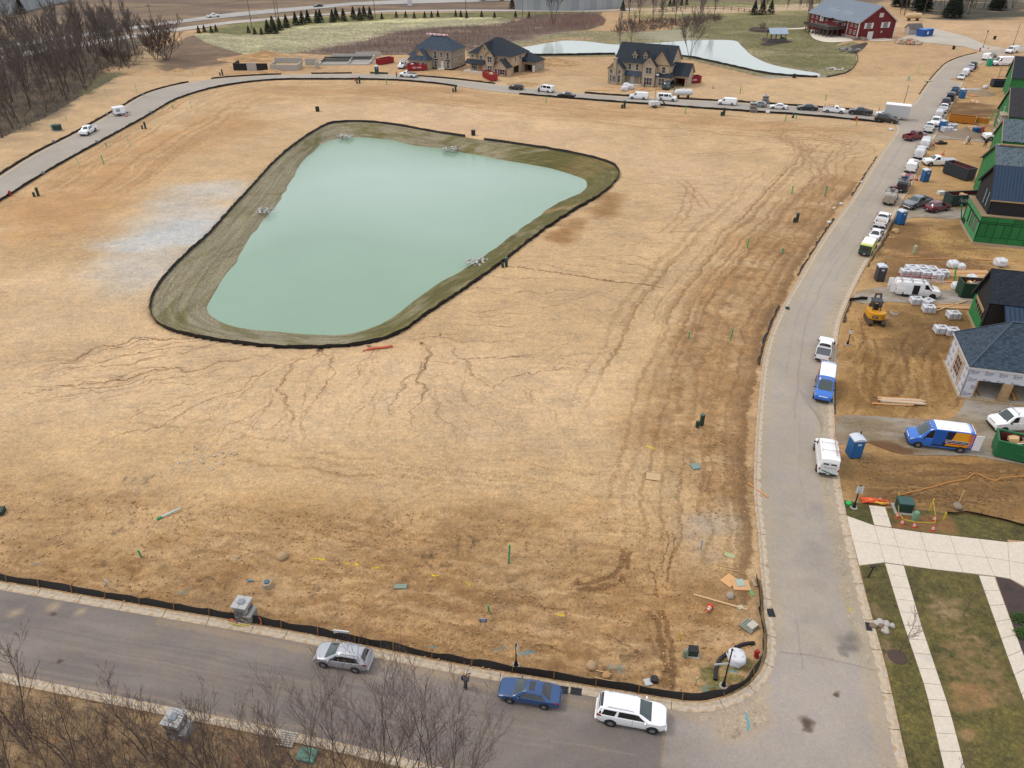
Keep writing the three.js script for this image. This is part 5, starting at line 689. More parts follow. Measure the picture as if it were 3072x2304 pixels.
// one block of a house in its own frame: x to the right, z towards the viewer
function block(t,x0,x1,z0,z1,h,o={}){
const y0=o.y0||0,ov=o.ov??.4,r=o.rise||2,mw=o.wall||osb,mr=o.roof||roofDark,w=x1 - x0,d=z0 - z1,T=.18,walls=[];
const top=(o.type==='gz'),cx=(x0 + x1)/ 2,cz=(z0 + z1)/ 2;
const F=[V(x0,y0,z0),V(x1,y0,z0),V(x1,h,z0)],B=[V(x1,y0,z1),V(x0,y0,z1),V(x0,h,z1)];if(o.type==='gz'){F.push(V(cx,h + r,z0));B.push(V(cx,h + r,z1));}F.push(V(x0,h,z0));B.push(V(x1,h,z1));
const R=[V(x1,y0,z0),V(x1,y0,z1),V(x1,h,z1)],L=[V(x0,y0,z1),V(x0,y0,z0),V(x0,h,z0)];if(o.type==='gx'){R.push(V(x1,h + r,cz));L.push(V(x0,h + r,cz));}R.push(V(x1,h,z0));L.push(V(x0,h,z1));
const H=o.holes||{},hf=(H.F||[]).map(([a,b,c,d])=>[V(a,c,z0),V(b,c,z0),V(b,d,z0),V(a,d,z0)]),hr=(H.R||[]).map(([a,b,c,d])=>[V(x1,c,a),V(x1,c,b),V(x1,d,b),V(x1,d,a)]);walls.push(slab(F,T,1,hf),slab(B,T),slab(R,T,1,hr),slab(L,T));mesh('wall',walls,mw,t);
const P=[];const k=r /(o.type==='gz'?w / 2:d / 2),dy=ov*k,Y=h + .02;
if(o.type==='gz'){P.push([V(cx,Y + r,z0 + ov),V(x0 - ov,Y - dy,z0 + ov),V(x0 - ov,Y - dy,z1 - ov),V(cx,Y + r,z1 - ov)].reverse(),[V(cx,Y + r,z1 - ov),V(x1 + ov,Y - dy,z1 - ov),V(x1 + ov,Y - dy,z0 + ov),V(cx,Y + r,z0 + ov)].reverse());}
if(o.type==='gx'){P.push([V(x0 - ov,Y - dy,z0 + ov),V(x1 + ov,Y - dy,z0 + ov),V(x1 + ov,Y + r,cz),V(x0 - ov,Y + r,cz)],[V(x1 + ov,Y - dy,z1 - ov),V(x0 - ov,Y - dy,z1 - ov),V(x0 - ov,Y + r,cz),V(x1 + ov,Y + r,cz)]);}
if(o.type==='hip'){const run=Math.min(w,d)/ 2*(o.run||1),a=w>d?[V(x0 + run,Y + r,cz),V(x1 - run,Y + r,cz)]:[V(cx,Y + r,z1 + run),V(cx,Y + r,z0 - run)],e=.0;const A=V(x0 - ov,Y - .1,z0 + ov),Bq=V(x1 + ov,Y - .1,z0 + ov),Cq=V(x1 + ov,Y - .1,z1 - ov),D=V(x0 - ov,Y - .1,z1 - ov);
if(w>d)P.push([A,Bq,a[1],a[0]],[Bq,Cq,a[1]],[Cq,D,a[0],a[1]],[D,A,a[0]]);else P.push([A,Bq,a[1]],[Bq,Cq,a[0],a[1]],[Cq,D,a[0]],[D,A,a[1],a[0]]);}
if(o.type==='flat')P.push([V(x0 - ov,Y,z0 + ov),V(x1 + ov,Y,z0 + ov),V(x1 + ov,Y,z1 - ov),V(x0 - ov,Y,z1 - ov)]);
if(o.type !=='none'){const roofs=P.map((p)=>slab(p.map((q)=>q.clone().add(V(0,.14,0))),.14));mesh('roof',roofs,mr,t);if(o.fascia !==false)mesh('fascia',P.map((p)=>slab(p,.16)),o.fasciaMat||trimTan,t).scale.setScalar(.9995);}
return t;
}
const lean=(t,pts,m)=>mesh('roof',slab(pts,.15),m,t);
const house=(name,label,x,y,deg,cat='house')=>thing(name,label,cat,G(x,y),deg*Math.PI / 180);
const opening=(t,x,y,z,ry,w,h)=>{const g=mesh('opening_frame',memo(`gf${w},${h}`,()=>merge([BX(.14,h + .1,.14,-w / 2,0,.02),BX(.14,h + .1,.14,w / 2,0,.02),BX(w + .2,.16,.14,0,h / 2,.02)])),trimTan,t);g.position.set(x,y,z);g.rotation.y=ry;return g;};
{
const t=house('unfinished_house','half built house with hipped slate blue roof, leftmost of the far three',1247,201,-24);
block(t,0,14.2,0,-9.7,5.9,{type:'hip',rise:3.7,run:.95,roof:roofBlue,wall:osbGrey});
block(t,-.6,6.6,3.4,.02,2.9,{type:'hip',rise:2.2,roof:roofBlue,wall:osbPale});block(t,2,5,2.6,-.5,4.6,{type:'gz',rise:1.5,roof:roofBlue,wall:osb,ov:.3});block(t,-2.6,-.02,-1,-6,3.6,{type:'hip',rise:1.3,roof:roofBlue,wall:osbGrey});
for(const[x,w,h,y]of[[8,1,2.1,4.4],[10.3,.9,1.5,4.6],[12.7,1,2.1,4.4],[8,1,2.1,1.6],[12.7,1,2.1,1.6]])win(t,x,y,.08,0,w,h);
for(const x of[8,12.7])mesh('wall_patch',BX(1.4,1.1,.06,x,2.95,.05),blackWrap,t);mesh('front_door',RB(1,2.2,.1,10.5,1.5,.06,.02),trimWhite,t);mesh('porch_step',BX(2.4,.5,1.2,10.4,.25,.65),concM,t);
win(t,1.4,1.6,3.48,0,1.8,1.6,{mull:1});win(t,5,1.5,3.48,0,.9,1.9);mesh('wall_patch',BX(1.3,1.9,.05,3.4,1.2,3.44),matC(188,110,104,.9),t);mesh('wall_patch',BX(1,1.7,.05,6.05,1.1,3.44),matC(210,106,66,.9),t);
win(t,14.28,4.7,-4.6,HP,1.2,1.5,{mull:1});win(t,14.28,4.7,-7.6,HP,1.2,1.5,{mull:1});win(t,14.28,2.6,-2.6,HP,1.8,.8,{mull:2,rows:1});win(t,14.28,1.2,-5.8,HP,1.2,1.5);
mesh('foundation',merge([BX(14.5,.5,10,7.1,.22,-4.85)]),matC(52,46,42,.95),t);
for(const[a,b,l]of[[4.6,9,'longer row of pink and white shingle bundles on the roof ridge'],[9.8,12.4,'shorter row of pink and white shingle bundles on the roof ridge']]){const g=[];for(let x=a - 2;x<b - 2;x +=.55)for(const z of[-.3,.3])g.push(RB(.5,.5,.5,x,0,z,.05));const q=thing('shingle_bundle_row',l,'shingle bundles',t.localToWorld(V(0,0,0)),t.rotation.y);t.updateMatrixWorld();q.position.copy(V(0,9.95,-4.85).applyMatrix4(t.matrixWorld));g.forEach((x,i)=>mesh('bundle',x,i % 3?matC(238,226,226,.7):matC(226,130,144,.7),q));}
}
{
const t=house('unfinished_house','half built house with tall front gable, dark roof and two open garages',1410,212,-29);
block(t,0,15.8,0,-12,5.6,{holes:{R:[[-1.45,-5.35,.1,2.5]]},type:'hip',rise:4.4,run:1.12,roof:roofDark,wall:osb});block(t,3.4,9.4,.5,-4,5.2,{type:'gz',rise:3.9,roof:roofDark,wall:osb});block(t,7.0,10.2,1.4,.3,5.5,{type:'gz',rise:1.8,roof:roofDark,wall:osb,ov:.3});
lean(t,[V(-.6,2.8,2.6),V(6.8,2.8,2.6),V(6.8,3.9,.5),V(-.6,3.9,.5)],roofDark);for(const x of[0,1.9,4.4,6.5])mesh('porch_post',BX(.18,2.7,.18,x,1.4,2.3),trimTan,t);mesh('porch_deck',BX(7.6,.6,3.2,3.2,.3,1.6),concM,t);
block(t,11.2,16,3.2,0,2.8,{type:'gz',rise:2.2,roof:roofDark,wall:osb,ov:.35});lean(t,[V(10,2.7,1.6),V(13,2.7,1.6),V(13,3.6,.1),V(10,3.6,.1)],roofDark);
block(t,12.2,20.6,-7.6,-14.6,3.1,{holes:{F:[[16.6,19.8,.1,2.5]]},type:'hip',rise:2.3,roof:roofDark,wall:osbGrey});lean(t,[V(15.8,4.4,-7.4),V(15.8,4.4,-12),V(18.5,3.2,-12),V(18.5,3.2,-7.4)].reverse(),roofDark);
win(t,1.2,4.7,.06,0,.9,.9);win(t,4.8,4.5,.56,0,1.1,1.6,{mull:1});win(t,6.3,7.4,.56,0,.6,.9,{rows:1});win(t,8.6,4.5,1.46,0,1.7,1.9,{mull:1});win(t,8.6,1.6,1.46,0,1.7,2,{mull:1});win(t,2,1.7,.08,0,2.6,1.9,{mull:2});mesh('front_door',RB(.9,2.2,.1,6.2,1.5,.6,.02),trimWhite,t);mesh('wall_patch',BX(.9,1.8,.05,4.6,1.7,.54),matC(214,140,90,.9),t);win(t,12.2,4.5,.06,0,.9,1);win(t,12,1.4,3.26,0,.9,1.6);win(t,14.4,1.4,3.26,0,1.9,1.7,{mull:1});for(const x of[13.05,15.6])mesh('wall_patch',BX(.55,1.9,.05,x,1.3,3.24),matC(150,62,60,.9),t);
opening(t,15.9,1.3,-3.4,HP,3.9,2.4);opening(t,18.2,1.3,-7.52,0,3.2,2.4);mesh('side_door',RB(.9,2.1,.1,20.2,1.2,-7.5,.02),trimWhite,t);win(t,15.88,4.5,-3,HP,.9,1.4);win(t,15.88,4.5,-6.2,HP,1.5,1.4,{mull:1});win(t,20.66,1.6,-11,HP,.6,.9);
}
{
const t=house('unfinished_house','largest half built house with two dormers and a chimney',1823,250,-25);
block(t,1.2,18.8,-2.6,-15.6,6.3,{holes:{R:[[-2.8,-4.05,.15,2.45]]},type:'gx',rise:4.5,roof:roofDark,wall:osbPale});block(t,0,4.7,0,-8,4.7,{type:'gz',rise:2.3,roof:roofDark,wall:osbPale});
block(t,10.6,14.8,-.6,-6,6.1,{type:'gz',rise:2.4,roof:roofDark,wall:osbPale});block(t,13,18.85,-2.3,-8.6,6.25,{type:'gz',rise:3.8,roof:roofDark,wall:osb});
block(t,14.85,19.8,-1.2,-12.6,3.2,{holes:{R:[[-1.35,-4.05,.15,2.45]]},type:'none',wall:osbPale});lean(t,[V(14.85,3.1,-.8),V(20.2,3.1,-.8),V(18.8,4,-2.3),V(14.85,4,-2.3)],roofDark);lean(t,[V(20.2,3.1,-.8),V(20.2,3.1,-13),V(18.8,4,-13),V(18.8,4,-2.3)],roofDark);
block(t,19.6,24,-4.4,-12.4,3.3,{holes:{F:[[20.2,23.4,.15,2.65]]},type:'gx',rise:2.9,roof:roofDark,wall:osbPale});lean(t,[V(4.8,2.8,-.9),V(10.6,2.8,-.9),V(10.6,3.9,-2.7),V(4.8,3.9,-2.7)],roofBlue);for(const x of[5,7.6,9.9])mesh('porch_post',BX(.22,2.7,.22,x,1.35,-1.1),trimTan,t);mesh('porch_deck',BX(6,.35,2.4,7.7,.17,-1.6),concM,t);
mesh('chimney',merge([BX(.9,6.4,.9,2.2,4.4,.42),BX(2,2.8,.8,2.2,1.4,.4),BX(1.2,.15,1.2,2.2,7.65,.42)]),osbPale,t);mesh('chimney_patch',BX(1.5,1.7,.06,2.2,1.7,.84),matC(150,152,162,.9),t);
for(const x of[7.0,10.4]){const g=new THREE.Group();block(t,x - .65,x + .65,-3.9,-7.5,8.55,{type:'gz',rise:.9,roof:roofDark,wall:trimTan,ov:.3,y0:6.4});win(t,x,7.6,-3.82,0,.75,1.5);}
for(const x of[.9,3.6]){win(t,x,1.7,.06,0,.8,2.1);win(t,x,3.7,.06,0,.8,1.1);}win(t,4.76,1.7,-1.6,HP,.9,2.1);win(t,4.76,3.7,-1.6,HP,.9,1.1);for(const x of[6,8.4])win(t,x,5,-2.54,0,.9,1.8);win(t,12.7,4.7,-.54,0,1.9,1.9,{mull:1});win(t,12.7,7,-.54,0,.4,.9,{rows:1});win(t,12.7,1.6,-.54,0,2.6,2.2,{mull:2});win(t,16.9,4.9,-2.24,0,1.1,1.9);win(t,16.8,1.6,-1.14,0,1.9,2.1,{mull:1});mesh('front_door',RB(1.3,2.3,.1,7.2,1.5,-2.5,.02),trimWhite,t);win(t,18.86,4.9,-5.6,HP,.9,1.9);win(t,18.86,4.9,-10,HP,.8,1.6);win(t,18.86,8.7,-9,HP,.5,1.2,{rows:1});win(t,24.06,4.6,-8.4,HP,.5,1.1,{rows:1});
opening(t,19.86,1.3,-2.7,HP,2.7,2.3);opening(t,21.8,1.4,-4.34,0,3.2,2.5);
}
{
const t=house('red_barn','dark red barn with grey metal roof and white window shutters',2568,120,17,'barn'),red=memo('barnred',()=>mat(0xffffff,.85,0,{map:tex(128,64,(x,y)=>{const s=x % 16<2?.7:1,v=(0.9 + .2*(vn(x / 3,y / 9)- .5))*s*KC;return[132*v,30*v,38*v];},true,[.5,.25])})),metal=matC(142,154,170,.45,.35),W=17.6,D=33,h=6.5,r=5.7;
block(t,0,W,0,-D,h,{type:'gz',rise:r,wall:red,roof:metal,ov:.5,fasciaMat:trimWhite});const k=r /(W / 2),ribs=[];for(let z=.2;z>-D;z -=1.1)for(const s of[-1,1])ribs.push(beam(V(W / 2 + s*.1,h + r + .2,z),V(W / 2 + s*(W / 2 + .45),h + .2 - .45*k,z),.05,.05));mesh('roof_seams',ribs,matC(126,138,154,.5,.3),t);
for(const[z,w]of[[-8,7],[-17,7]])lean(t,[V(-.9,h + .1 - .6,z),V(-.9,h + .1 - .6,z - w),V(3.6,h + 2.6,z - w),V(3.6,h + 2.6,z)].reverse(),metal);mesh('snow_guard',merge([BX(.2,.12,2.4,4,h + 2.9,-11),BX(.2,.12,2.4,4,h + 2.9,-20)]),trimWhite,t);
const sh=(x,y,z,ry,w,hh)=>{win(t,x,y,z,ry,w,hh,{mull:2,rows:3});for(const s of[-1,1]){const m=mesh('shutter',BX(w*.6,hh + .2,.08),trimWhite,t);m.position.set(x +(ry?0:s*w*.95),y,z +(ry?s*w*.95:0));m.rotation.y=ry;}};
sh(4.6,5.1,.1,0,1.7,1.9);sh(12.6,5.1,.1,0,1.7,1.9);mesh('loft_hatch',RB(2,1.6,.12,9.6,8.8,.1,.02),matC(214,206,196,.8),t);mesh('barn_door',merge([RB(2.6,2.8,.12,6.2,1.5,.1,.03),BX(.04,2.6,.14,6.2,1.5,.11)]),trimWhite,t);mesh('wall_vent',RB(.8,.8,.1,11.4,2.6,.08,.02),matC(196,180,160,.8),t);mesh('corner_board',merge([BX(.3,h,.3,0,h / 2,0),BX(.3,h,.3,W,h / 2,0),BX(.16,h,.2,-.1,h / 2,-6.8)]),trimWhite,t);
for(const z of[-1.8,-4.4,-13.6,-20.6,-27.4,-30.4]){win(t,-.08,5.2,z,-HP,.9,1.4);win(t,-.08,2.6,z,-HP,.9,1.4);}sh(-.1,5.2,-24,-HP,.9,2.2);sh(-.1,5.2,-9.5,-HP,.9,2.2);
const deckM=matC(92,84,78,.9),dk=[BX(8,.25,17,-4.2,3.1,-16.5)];for(const x of[-8,-5.6,-3])for(const z of[-8.6,-11,-13.4,-15.8,-18.2,-20.6,-23])dk.push(BX(.25,3,.25,x,1.5,z));mesh('deck',dk,deckM,t);const rl=[];for(const[a,b]of[[V(-8.1,4.1,-8.2),V(-8.1,4.1,-24.8)],[V(-8.1,4.1,-8.2),V(-.2,4.1,-8.2)]]){rl.push(beam(a,b,.12,.1),beam(a.clone().add(V(0,-.5,0)),b.clone().add(V(0,-.5,0)),.06,.8));}mesh('deck_railing',rl,matC(74,68,64,.9),t);
mesh('deck_canopy',merge([BX(4.5,.2,4,-2.4,5.6,-10),BX(.2,2.5,.2,-4.5,4.4,-8.2),BX(.2,2.5,.2,-4.5,4.4,-11.8)]),matC(70,64,60,.9),t);mesh('stone_base',merge([BX(.5,2,9,-.3,.2,-4.4),BX(3.4,1.6,.6,-.2,.3,.4),BX(.6,1.6,3.2,1.6,.5,1.8)]),matC(148,138,130,.95),t);
const pt=struct('patio',flatGeo(dense(px(2428,98,2430,92,2450,84,2480,80,2560,100,2560,122,2530,126,2480,127,2445,118,2428,98),false,1.5).slice(0,-1),.09),concM);pt.userData.label='pale rounded patio below the barn deck';struct('patio',flatGeo(px(2605,114,2640,112,2690,121,2650,124,2605,123),.1),concM).userData.label='pale slab at the barn door';struct('footpath',flatGeo(px(2350,86,2400,84,2460,74,2464,77,2404,88,2350,89),.08),concM).userData.label='thin pale footpath to the deck';
}
{
const p=thing('pavilion','small open pavilion with ribbed grey roof by the far pond','pavilion',G(2326,124),.1),m=matC(112,104,98,.9),rf=matC(176,192,214,.5,.3);for(const x of[-3,-1,1,3])for(const z of[-2,2])mesh('post',BX(.22,3,.22,x,1.7,z),m,p);mesh('deck',BX(8,.5,5.6,-.6,.35,0),m,p);mesh('railing',merge([BX(7.6,.7,.12,-.4,1,2.7),BX(.12,.7,5,-4.4,1,0),BX(.12,.7,5,3.4,1,0)]),m,p);lean(p,[V(-3.8,3.1,3),V(3.8,3.1,3),V(3.8,5,0),V(-3.8,5,0)],rf);lean(p,[V(3.8,3.1,-3),V(-3.8,3.1,-3),V(-3.8,5,0),V(3.8,5,0)],rf);const l=[];for(let x=-3.6;x<3.8;x +=.8)l.push(beam(V(x,3.15,3),V(x,5.05,0),.12,.08));mesh('roof_seams',l,matC(206,216,232,.5,.3),p);
const s=house('shed','small weathered white shed with grey roof behind the barn',2726,104,8,'shed');block(s,0,5.6,0,-3.6,2.4,{type:'gx',rise:1.5,roof:shingle(110,106,106,'sg'),wall:matC(206,202,198,.9),ov:.3});win(s,3.2,1.5,.05,0,.7,.7);
const c=house('shipping_container','bright blue shipping container with white emblem',2768,111,28,'container'),bl=matC(36,92,172,.6);mesh('body',RB(6.1,2.6,3.2,3,1.4,-1.6,.05),bl,c);const r=[];for(let x=.3;x<6;x +=.4)r.push(BX(.14,2.3,.06,x,1.4,.02));for(let z=-.3;z>-3;z -=.4)r.push(BX(.06,2.3,.14,6.06,1.4,z));mesh('corrugation',r,matC(28,80,156,.6),c);mesh('roof',BX(6.16,.06,3.24,3,2.74,-1.6),matC(92,150,220,.5),c);mesh('emblem',new THREE.CircleGeometry(.8,24).translate(2.6,1.4,.06),memo('emb',()=>mat(0xffffff,.6,0,{map:canvasTex(96,96,(q)=>{q.fillStyle=css(36,92,172);q.fillRect(0,0,96,96);q.fillStyle=css(240,240,244);q.beginPath();q.arc(48,48,36,0,7);q.fill();q.fillStyle=css(190,60,60);q.beginPath();q.arc(48,40,16,3.14,6.28);q.fill();})})),c);
}
// the row of houses at the right edge, each showing its side gable and front roof slope
function rowHouse(label,O,deg,D1,D2,he,rise,hf,L,o){
const t=thing('unfinished_house',label,'house',V(O[0],0,O[1]),deg*Math.PI / 180),x1=L,A=V(0,he,0),P=V(0,he + rise,-D1),B=V(0,hf,-D1 - D2),base=o.base||0;
mesh('gable_wall',slab([V(0,base,-D1 - D2),V(0,base,0),A,P,B],.2),o.gable||greenM,t);mesh('front_wall',slab([V(0,base,0),V(x1,base,0),V(x1,he,0),A],.2),o.front||o.gable||greenM,t);mesh('back_wall',slab([V(x1,base,-D1 - D2),V(0,base,-D1 - D2),B,V(x1,hf,-D1 - D2)],.2),o.gable||greenM,t);mesh('end_wall',slab([V(x1,base,0),V(x1,base,-D1 - D2),V(x1,hf,-D1 - D2),V(x1,he + rise,-D1),V(x1,he,0)],.2),o.gable||greenM,t);
const ov=.4,k1=rise / D1,k2=(he + rise - hf)/ D2,N=[V(-ov,he - ov*k1,ov),V(x1,he - ov*k1,ov),V(x1,he + rise,-D1),V(-ov,he + rise,-D1)],F=[V(x1,hf - ov*k2,-D1 - D2 - ov),V(-ov,hf - ov*k2,-D1 - D2 - ov),V(-ov,he + rise,-D1),V(x1,he + rise,-D1)],up=(p)=>p.map((q)=>q.clone().add(V(0,.16,0)));
mesh('roof',[slab(up(N),.15),slab(up(F),.15)],o.roof,t);mesh('bargeboard',[beam(N[0],N[3],.06,.3),beam(F[1],F[2],.06,.3)],o.barge||trimTan,t);return t;
}
const metalBlue=matC(40,66,96,.5,.25),seamM=matC(34,54,78,.5,.25);
{
const t=house('wrapped_garage','white wrapped garage with hipped charcoal roof and open bays',2876,1191,-15,'garage'),D=8.3,h=4.2,L=15;
const tyv=(sx,sy)=>memo('tyvek',()=>mat(0xffffff,.6,0,{map:(()=>{const x=canvasTex(512,512,(c)=>{c.fillStyle=css(228,232,242);c.fillRect(0,0,512,512);for(let i=0;i<2;i++)for(let j=0;j<3;j++){const X=i*256 + 36 +(j % 2)*90,Y=j*170 + 70;c.fillStyle=css(196,90,90);c.fillRect(X + 10,Y - 48,60,9);c.fillStyle=css(44,66,110);c.font='bold italic 58px sans-serif';c.fillText('Tyvek',X,Y + 10);c.fillStyle=css(90,110,150);c.fillRect(X,Y + 24,140,8);c.fillRect(X + 20,Y + 40,90,4);}});x.repeat.set(1 / 3,1 / 3);return x;})()}));
const w=tyv(),cut=[[1.3,4.2],[5.0,7.9],[8.7,11.6]],fr=[slab([V(0,2.6,0),V(L,2.6,0),V(L,h,0),V(0,h,0)],.2)];let x=0;for(const[a,b]of[...cut,[L,L]]){fr.push(slab([V(x,.15,0),V(a,.15,0),V(a,2.6,0),V(x,2.6,0)],.2));x=b;}
mesh('front_wall',fr,w,t);mesh('left_wall',[slab([V(0,.15,-D),V(0,.15,0),V(0,h,0),V(0,h,-D)],.2)],w,t);mesh('back_wall',[slab([V(L,.15,-D),V(0,.15,-D),V(0,h,-D),V(L,h,-D)],.2),slab([V(L,.15,0),V(L,.15,-D),V(L,h,-D),V(L,h,0)],.2)],osb,t);
for(const[a,b]of cut){mesh('door_post',merge([BX(.12,2.45,.34,a + .06,1.37,-.1),BX(.12,2.45,.34,b - .06,1.37,-.1)]),woodM,t);}for(const[a,b]of[[4.2,5],[7.9,8.7]])mesh('pier_cladding',BX(b - a + .02,2.44,.04,(a + b)/ 2,1.37,.03),woodM,t);
mesh('floor',BX(L - .4,.12,D - .4,L / 2,.08,-D / 2),concM,t);mesh('foundation',merge([BX(.3,.35,D + .3,-.05,0,-D / 2),BX(L,.2,.3,L / 2,.02,.06)]),matC(196,170,132,.95),t);
const ov=.18,y=h,r=4.3,run=D / 2,A=V(-ov,y,ov),B=V(L,y,ov),Cc=V(L,y,-D - ov),Dd=V(-ov,y,-D - ov),p=V(run - .1,y + r,-run),q=V(L,y + r,-run);mesh('roof',[slab([A,B,q,p].map((v)=>v.clone().add(V(0,.16,0))),.14),slab([Dd,A,p].map((v)=>v.clone().add(V(0,.16,0))),.14),slab([Cc,Dd,p,q].map((v)=>v.clone().add(V(0,.16,0))),.14)],roofBlue,t);mesh('hip_cap',merge([beam(A.clone().add(V(0,.18,0)),p.clone().add(V(0,.18,0)),.26,.05),beam(Dd.clone().add(V(0,.18,0)),p.clone().add(V(0,.18,0)),.26,.05),beam(p.clone().add(V(0,.18,0)),q.clone().add(V(0,.18,0)),.26,.05)]),matC(70,86,104,.9),t);mesh('fascia',merge([beam(V(-ov,y - .02,ov),V(L,y - .02,ov),.04,.26),beam(V(-ov,y - .02,ov),V(-ov,y - .02,-D - ov),.04,.26)]),matC(226,224,226,.7),t);
mesh('window_surround',merge([BX(.06,3.1,.5,-.03,2.0,-2.0),BX(.06,3.1,.5,-.03,2.0,-5.2),BX(.06,.5,3.7,-.03,3.75,-3.6)]),matC(206,186,164,.9),t);win(t,-.06,2.3,-3.6,-HP,2.3,2.2,{mull:2,rows:3,glass:matC(92,52,38,.3),frame:matC(214,206,194,.7)});
seed(41);for(const[X,n,l]of[[2.0,5,'loose timber leaning in the first garage bay'],[6.2,8,'timber stack in the second garage bay']]){const g=thing('timber_stack',l,'timber',V(0,0,0),0);t.updateMatrixWorld();g.position.copy(V(X,.15,-1.4).applyMatrix4(t.matrixWorld));g.rotation.y=t.rotation.y;for(let i=0;i<n;i++)mesh('plank',beam(V(rr(-.5,.6),.05 + i*.03,.8 + rr(-.2,.4)),V(rr(-.9,.3),.6 + i*.08,-2.6),.14,.05),matC(196 + ri(20),150 + ri(20),96 + ri(16),.9),g);}
}
{
const t=rowHouse('dark roofed house with standing seam lower roof and green sheathed base',[63.7,-90.3],-16,2.7,3.8,5.4,3.2,3.5,16,{gable:blackWrap,front:blackWrap,roof:roofDark,barge:blackWrap});
mesh('wall_sheathing',[slab([V(-.06,.2,-5.6),V(-.06,.2,-.6),V(-.06,1.9,-.6),V(-.06,2.6,-5.6)],.05),slab([V(-.04,.2,-6.5),V(-.04,.2,-5.6),V(-.04,3.6,-5.6),V(-.04,3.3,-6.5)],.05)],greenPlain,t);mesh('band_board',beam(V(-.1,3.4,-5.4),V(-.1,3.2,-.9),.08,.42),woodM,t);for(const z of[-1.4,-2.3,-3.2,-4.1])mesh('stud',BX(.06,1.3,.24,-.08,2.5,z),matC(126,116,92,.9),t);
mesh('metal_roof',slab([V(1.6,2.9,4.2),V(16,2.9,4.2),V(16,5.1,.1),V(1.6,5.1,.1)],.12),metalBlue,t);const l=[];for(let x=1.7;x<16;x +=.55)l.push(beam(V(x,2.96,4.2),V(x,5.16,.1),.05,.06));mesh('roof_seams',l,seamM,t);mesh('porch_beam',merge([BX(14.4,.3,.3,8.8,2.7,4),BX(.3,2.7,.3,1.8,1.35,4)]),blackWrap,t);mesh('foundation',BX(.3,.5,6.8,-.1,.1,-3.1),matC(186,160,124,.95),t);
}
{
const deg=-16,O=G(2923,734),t=rowHouse('black upper storey and blue metal roof over green sheathed ground floor',[O.x + .9,O.z - .9],deg,3.4,5.6,8.0,4.3,8.2,17,{gable:blackWrap,front:blackWrap,roof:metalBlue,barge:blackWrap,base:4.9});
const l=[];for(let x=-.2;x<17;x +=.5)l.push(beam(V(x,7.75,.35),V(x,12.5,-3.4),.05,.07));mesh('roof_seams',l,seamM,t);mesh('eave_board',beam(V(-.4,7.6,.45),V(17,7.6,.45),.06,.2),woodM,t);for(const z of[-2.2,-4])mesh('slit_window',RB(.08,2.4,.3,-.05,7.0,z,.02),matC(150,190,200,.2),t);
const b=t,X0=-.9,Z0=.9;
mesh('lower_wall',[slab([V(X0 + .06,.4,Z0 - .06),V(16,.4,Z0 - .06),V(16,5,Z0 - .06),V(X0 + .06,5,Z0 - .06)],.2,1,[[V(7.6,.5,Z0 - .06),V(13.4,.5,Z0 - .06),V(13.4,3.9,Z0 - .06),V(7.6,3.9,Z0 - .06)]]),slab([V(16,.4,Z0 - .3),V(16,.4,-9.4),V(16,5,-9.4),V(16,5,Z0 - .3)],.2),slab([V(16,.4,-9.4),V(X0 + .3,.4,-9.4),V(X0 + .3,5,-9.4),V(16,5,-9.4)],.2),BX(16.6,.12,10,7.5,4.88,-4.3),slab([V(X0 + .06,.4,-9.4),V(X0 + .06,.4,Z0 - .06),V(X0 + .06,5,Z0 - .06),V(X0 + .06,5,-9.4)],.2)],matC(22,38,28,.8),b);mesh('ledge',merge([BX(17.2,.14,1.1,7.6,5.05,.4),BX(1.1,.14,10.6,-.4,5.051,-4.3)]),matC(166,142,112,.9),b);mesh('foundation',merge([BX(17.4,.6,.3,7.6,.12,.85),BX(.3,.6,10.5,-.86,.121,-4.3)]),matC(190,170,146,.95),b);
seed(51);const pan=(w,h)=>memo(`pan${w.toFixed(2)},${h}`,()=>BX(w,h,.04)),gs=[[26,116,56],[30,124,62],[22,108,50],[34,130,66]];
for(let i=0;i<7;i++){const x=X0 + .75 + i*1.25;if(x>7)break;const m=mesh('panel',pan(1.17,2.2),matC(...gs[ri(4)],.8),b);m.position.set(x,2.6,Z0);}for(const[y,h]of[[.95,.95],[4.55,.8]])for(let i=0;i<4;i++){const m=mesh('panel',pan(2.42,h),matC(...gs[ri(4)],.8),b);m.position.set(X0 + 1.3 + i*2.5,y,Z0);}for(let i=0;i<4;i++){const m=mesh('panel',pan(2.42,.22),matC(...gs[ri(4)],.8),b);m.position.set(X0 + 1.3 + i*2.5,3.94,Z0);}
for(const[z,w,y,h]of[[Z0 - .62,1.1,2.6,2.2],[Z0 - 3.2,.9,2.6,2.2],[Z0 - 5.9,.9,2.6,2.2],[Z0 - 8.2,2.2,2.6,2.2],[Z0 - 1.3,2.5,.95,.95],[Z0 - 3.9,2.5,.95,.95],[Z0 - 6.5,2.5,.95,.95],[Z0 - 1.3,2.5,4.5,.8],[Z0 - 3.9,2.5,4.5,.8],[Z0 - 6.5,2.5,4.5,.8],[Z0 - 9,2.2,4.5,.8]]){const m=mesh('panel',pan(w,h),matC(76,164,98,.8),b);m.rotation.y=HP;m.position.set(X0,y,z);}for(const z of[Z0 - 1.95,Z0 - 4.55])mesh('window_opening',BX(.06,2.3,1.2,X0 + .02,2.6,z),matC(112,112,112,.5),b);
}
rowHouse('grey roofed house with green side wall behind the black one',[90,-138.4],-18,6.9,7,6.8,3.7,6.2,22,{roof:roofGrey,barge:matC(120,116,112,.9)}).children.forEach((c)=>c);
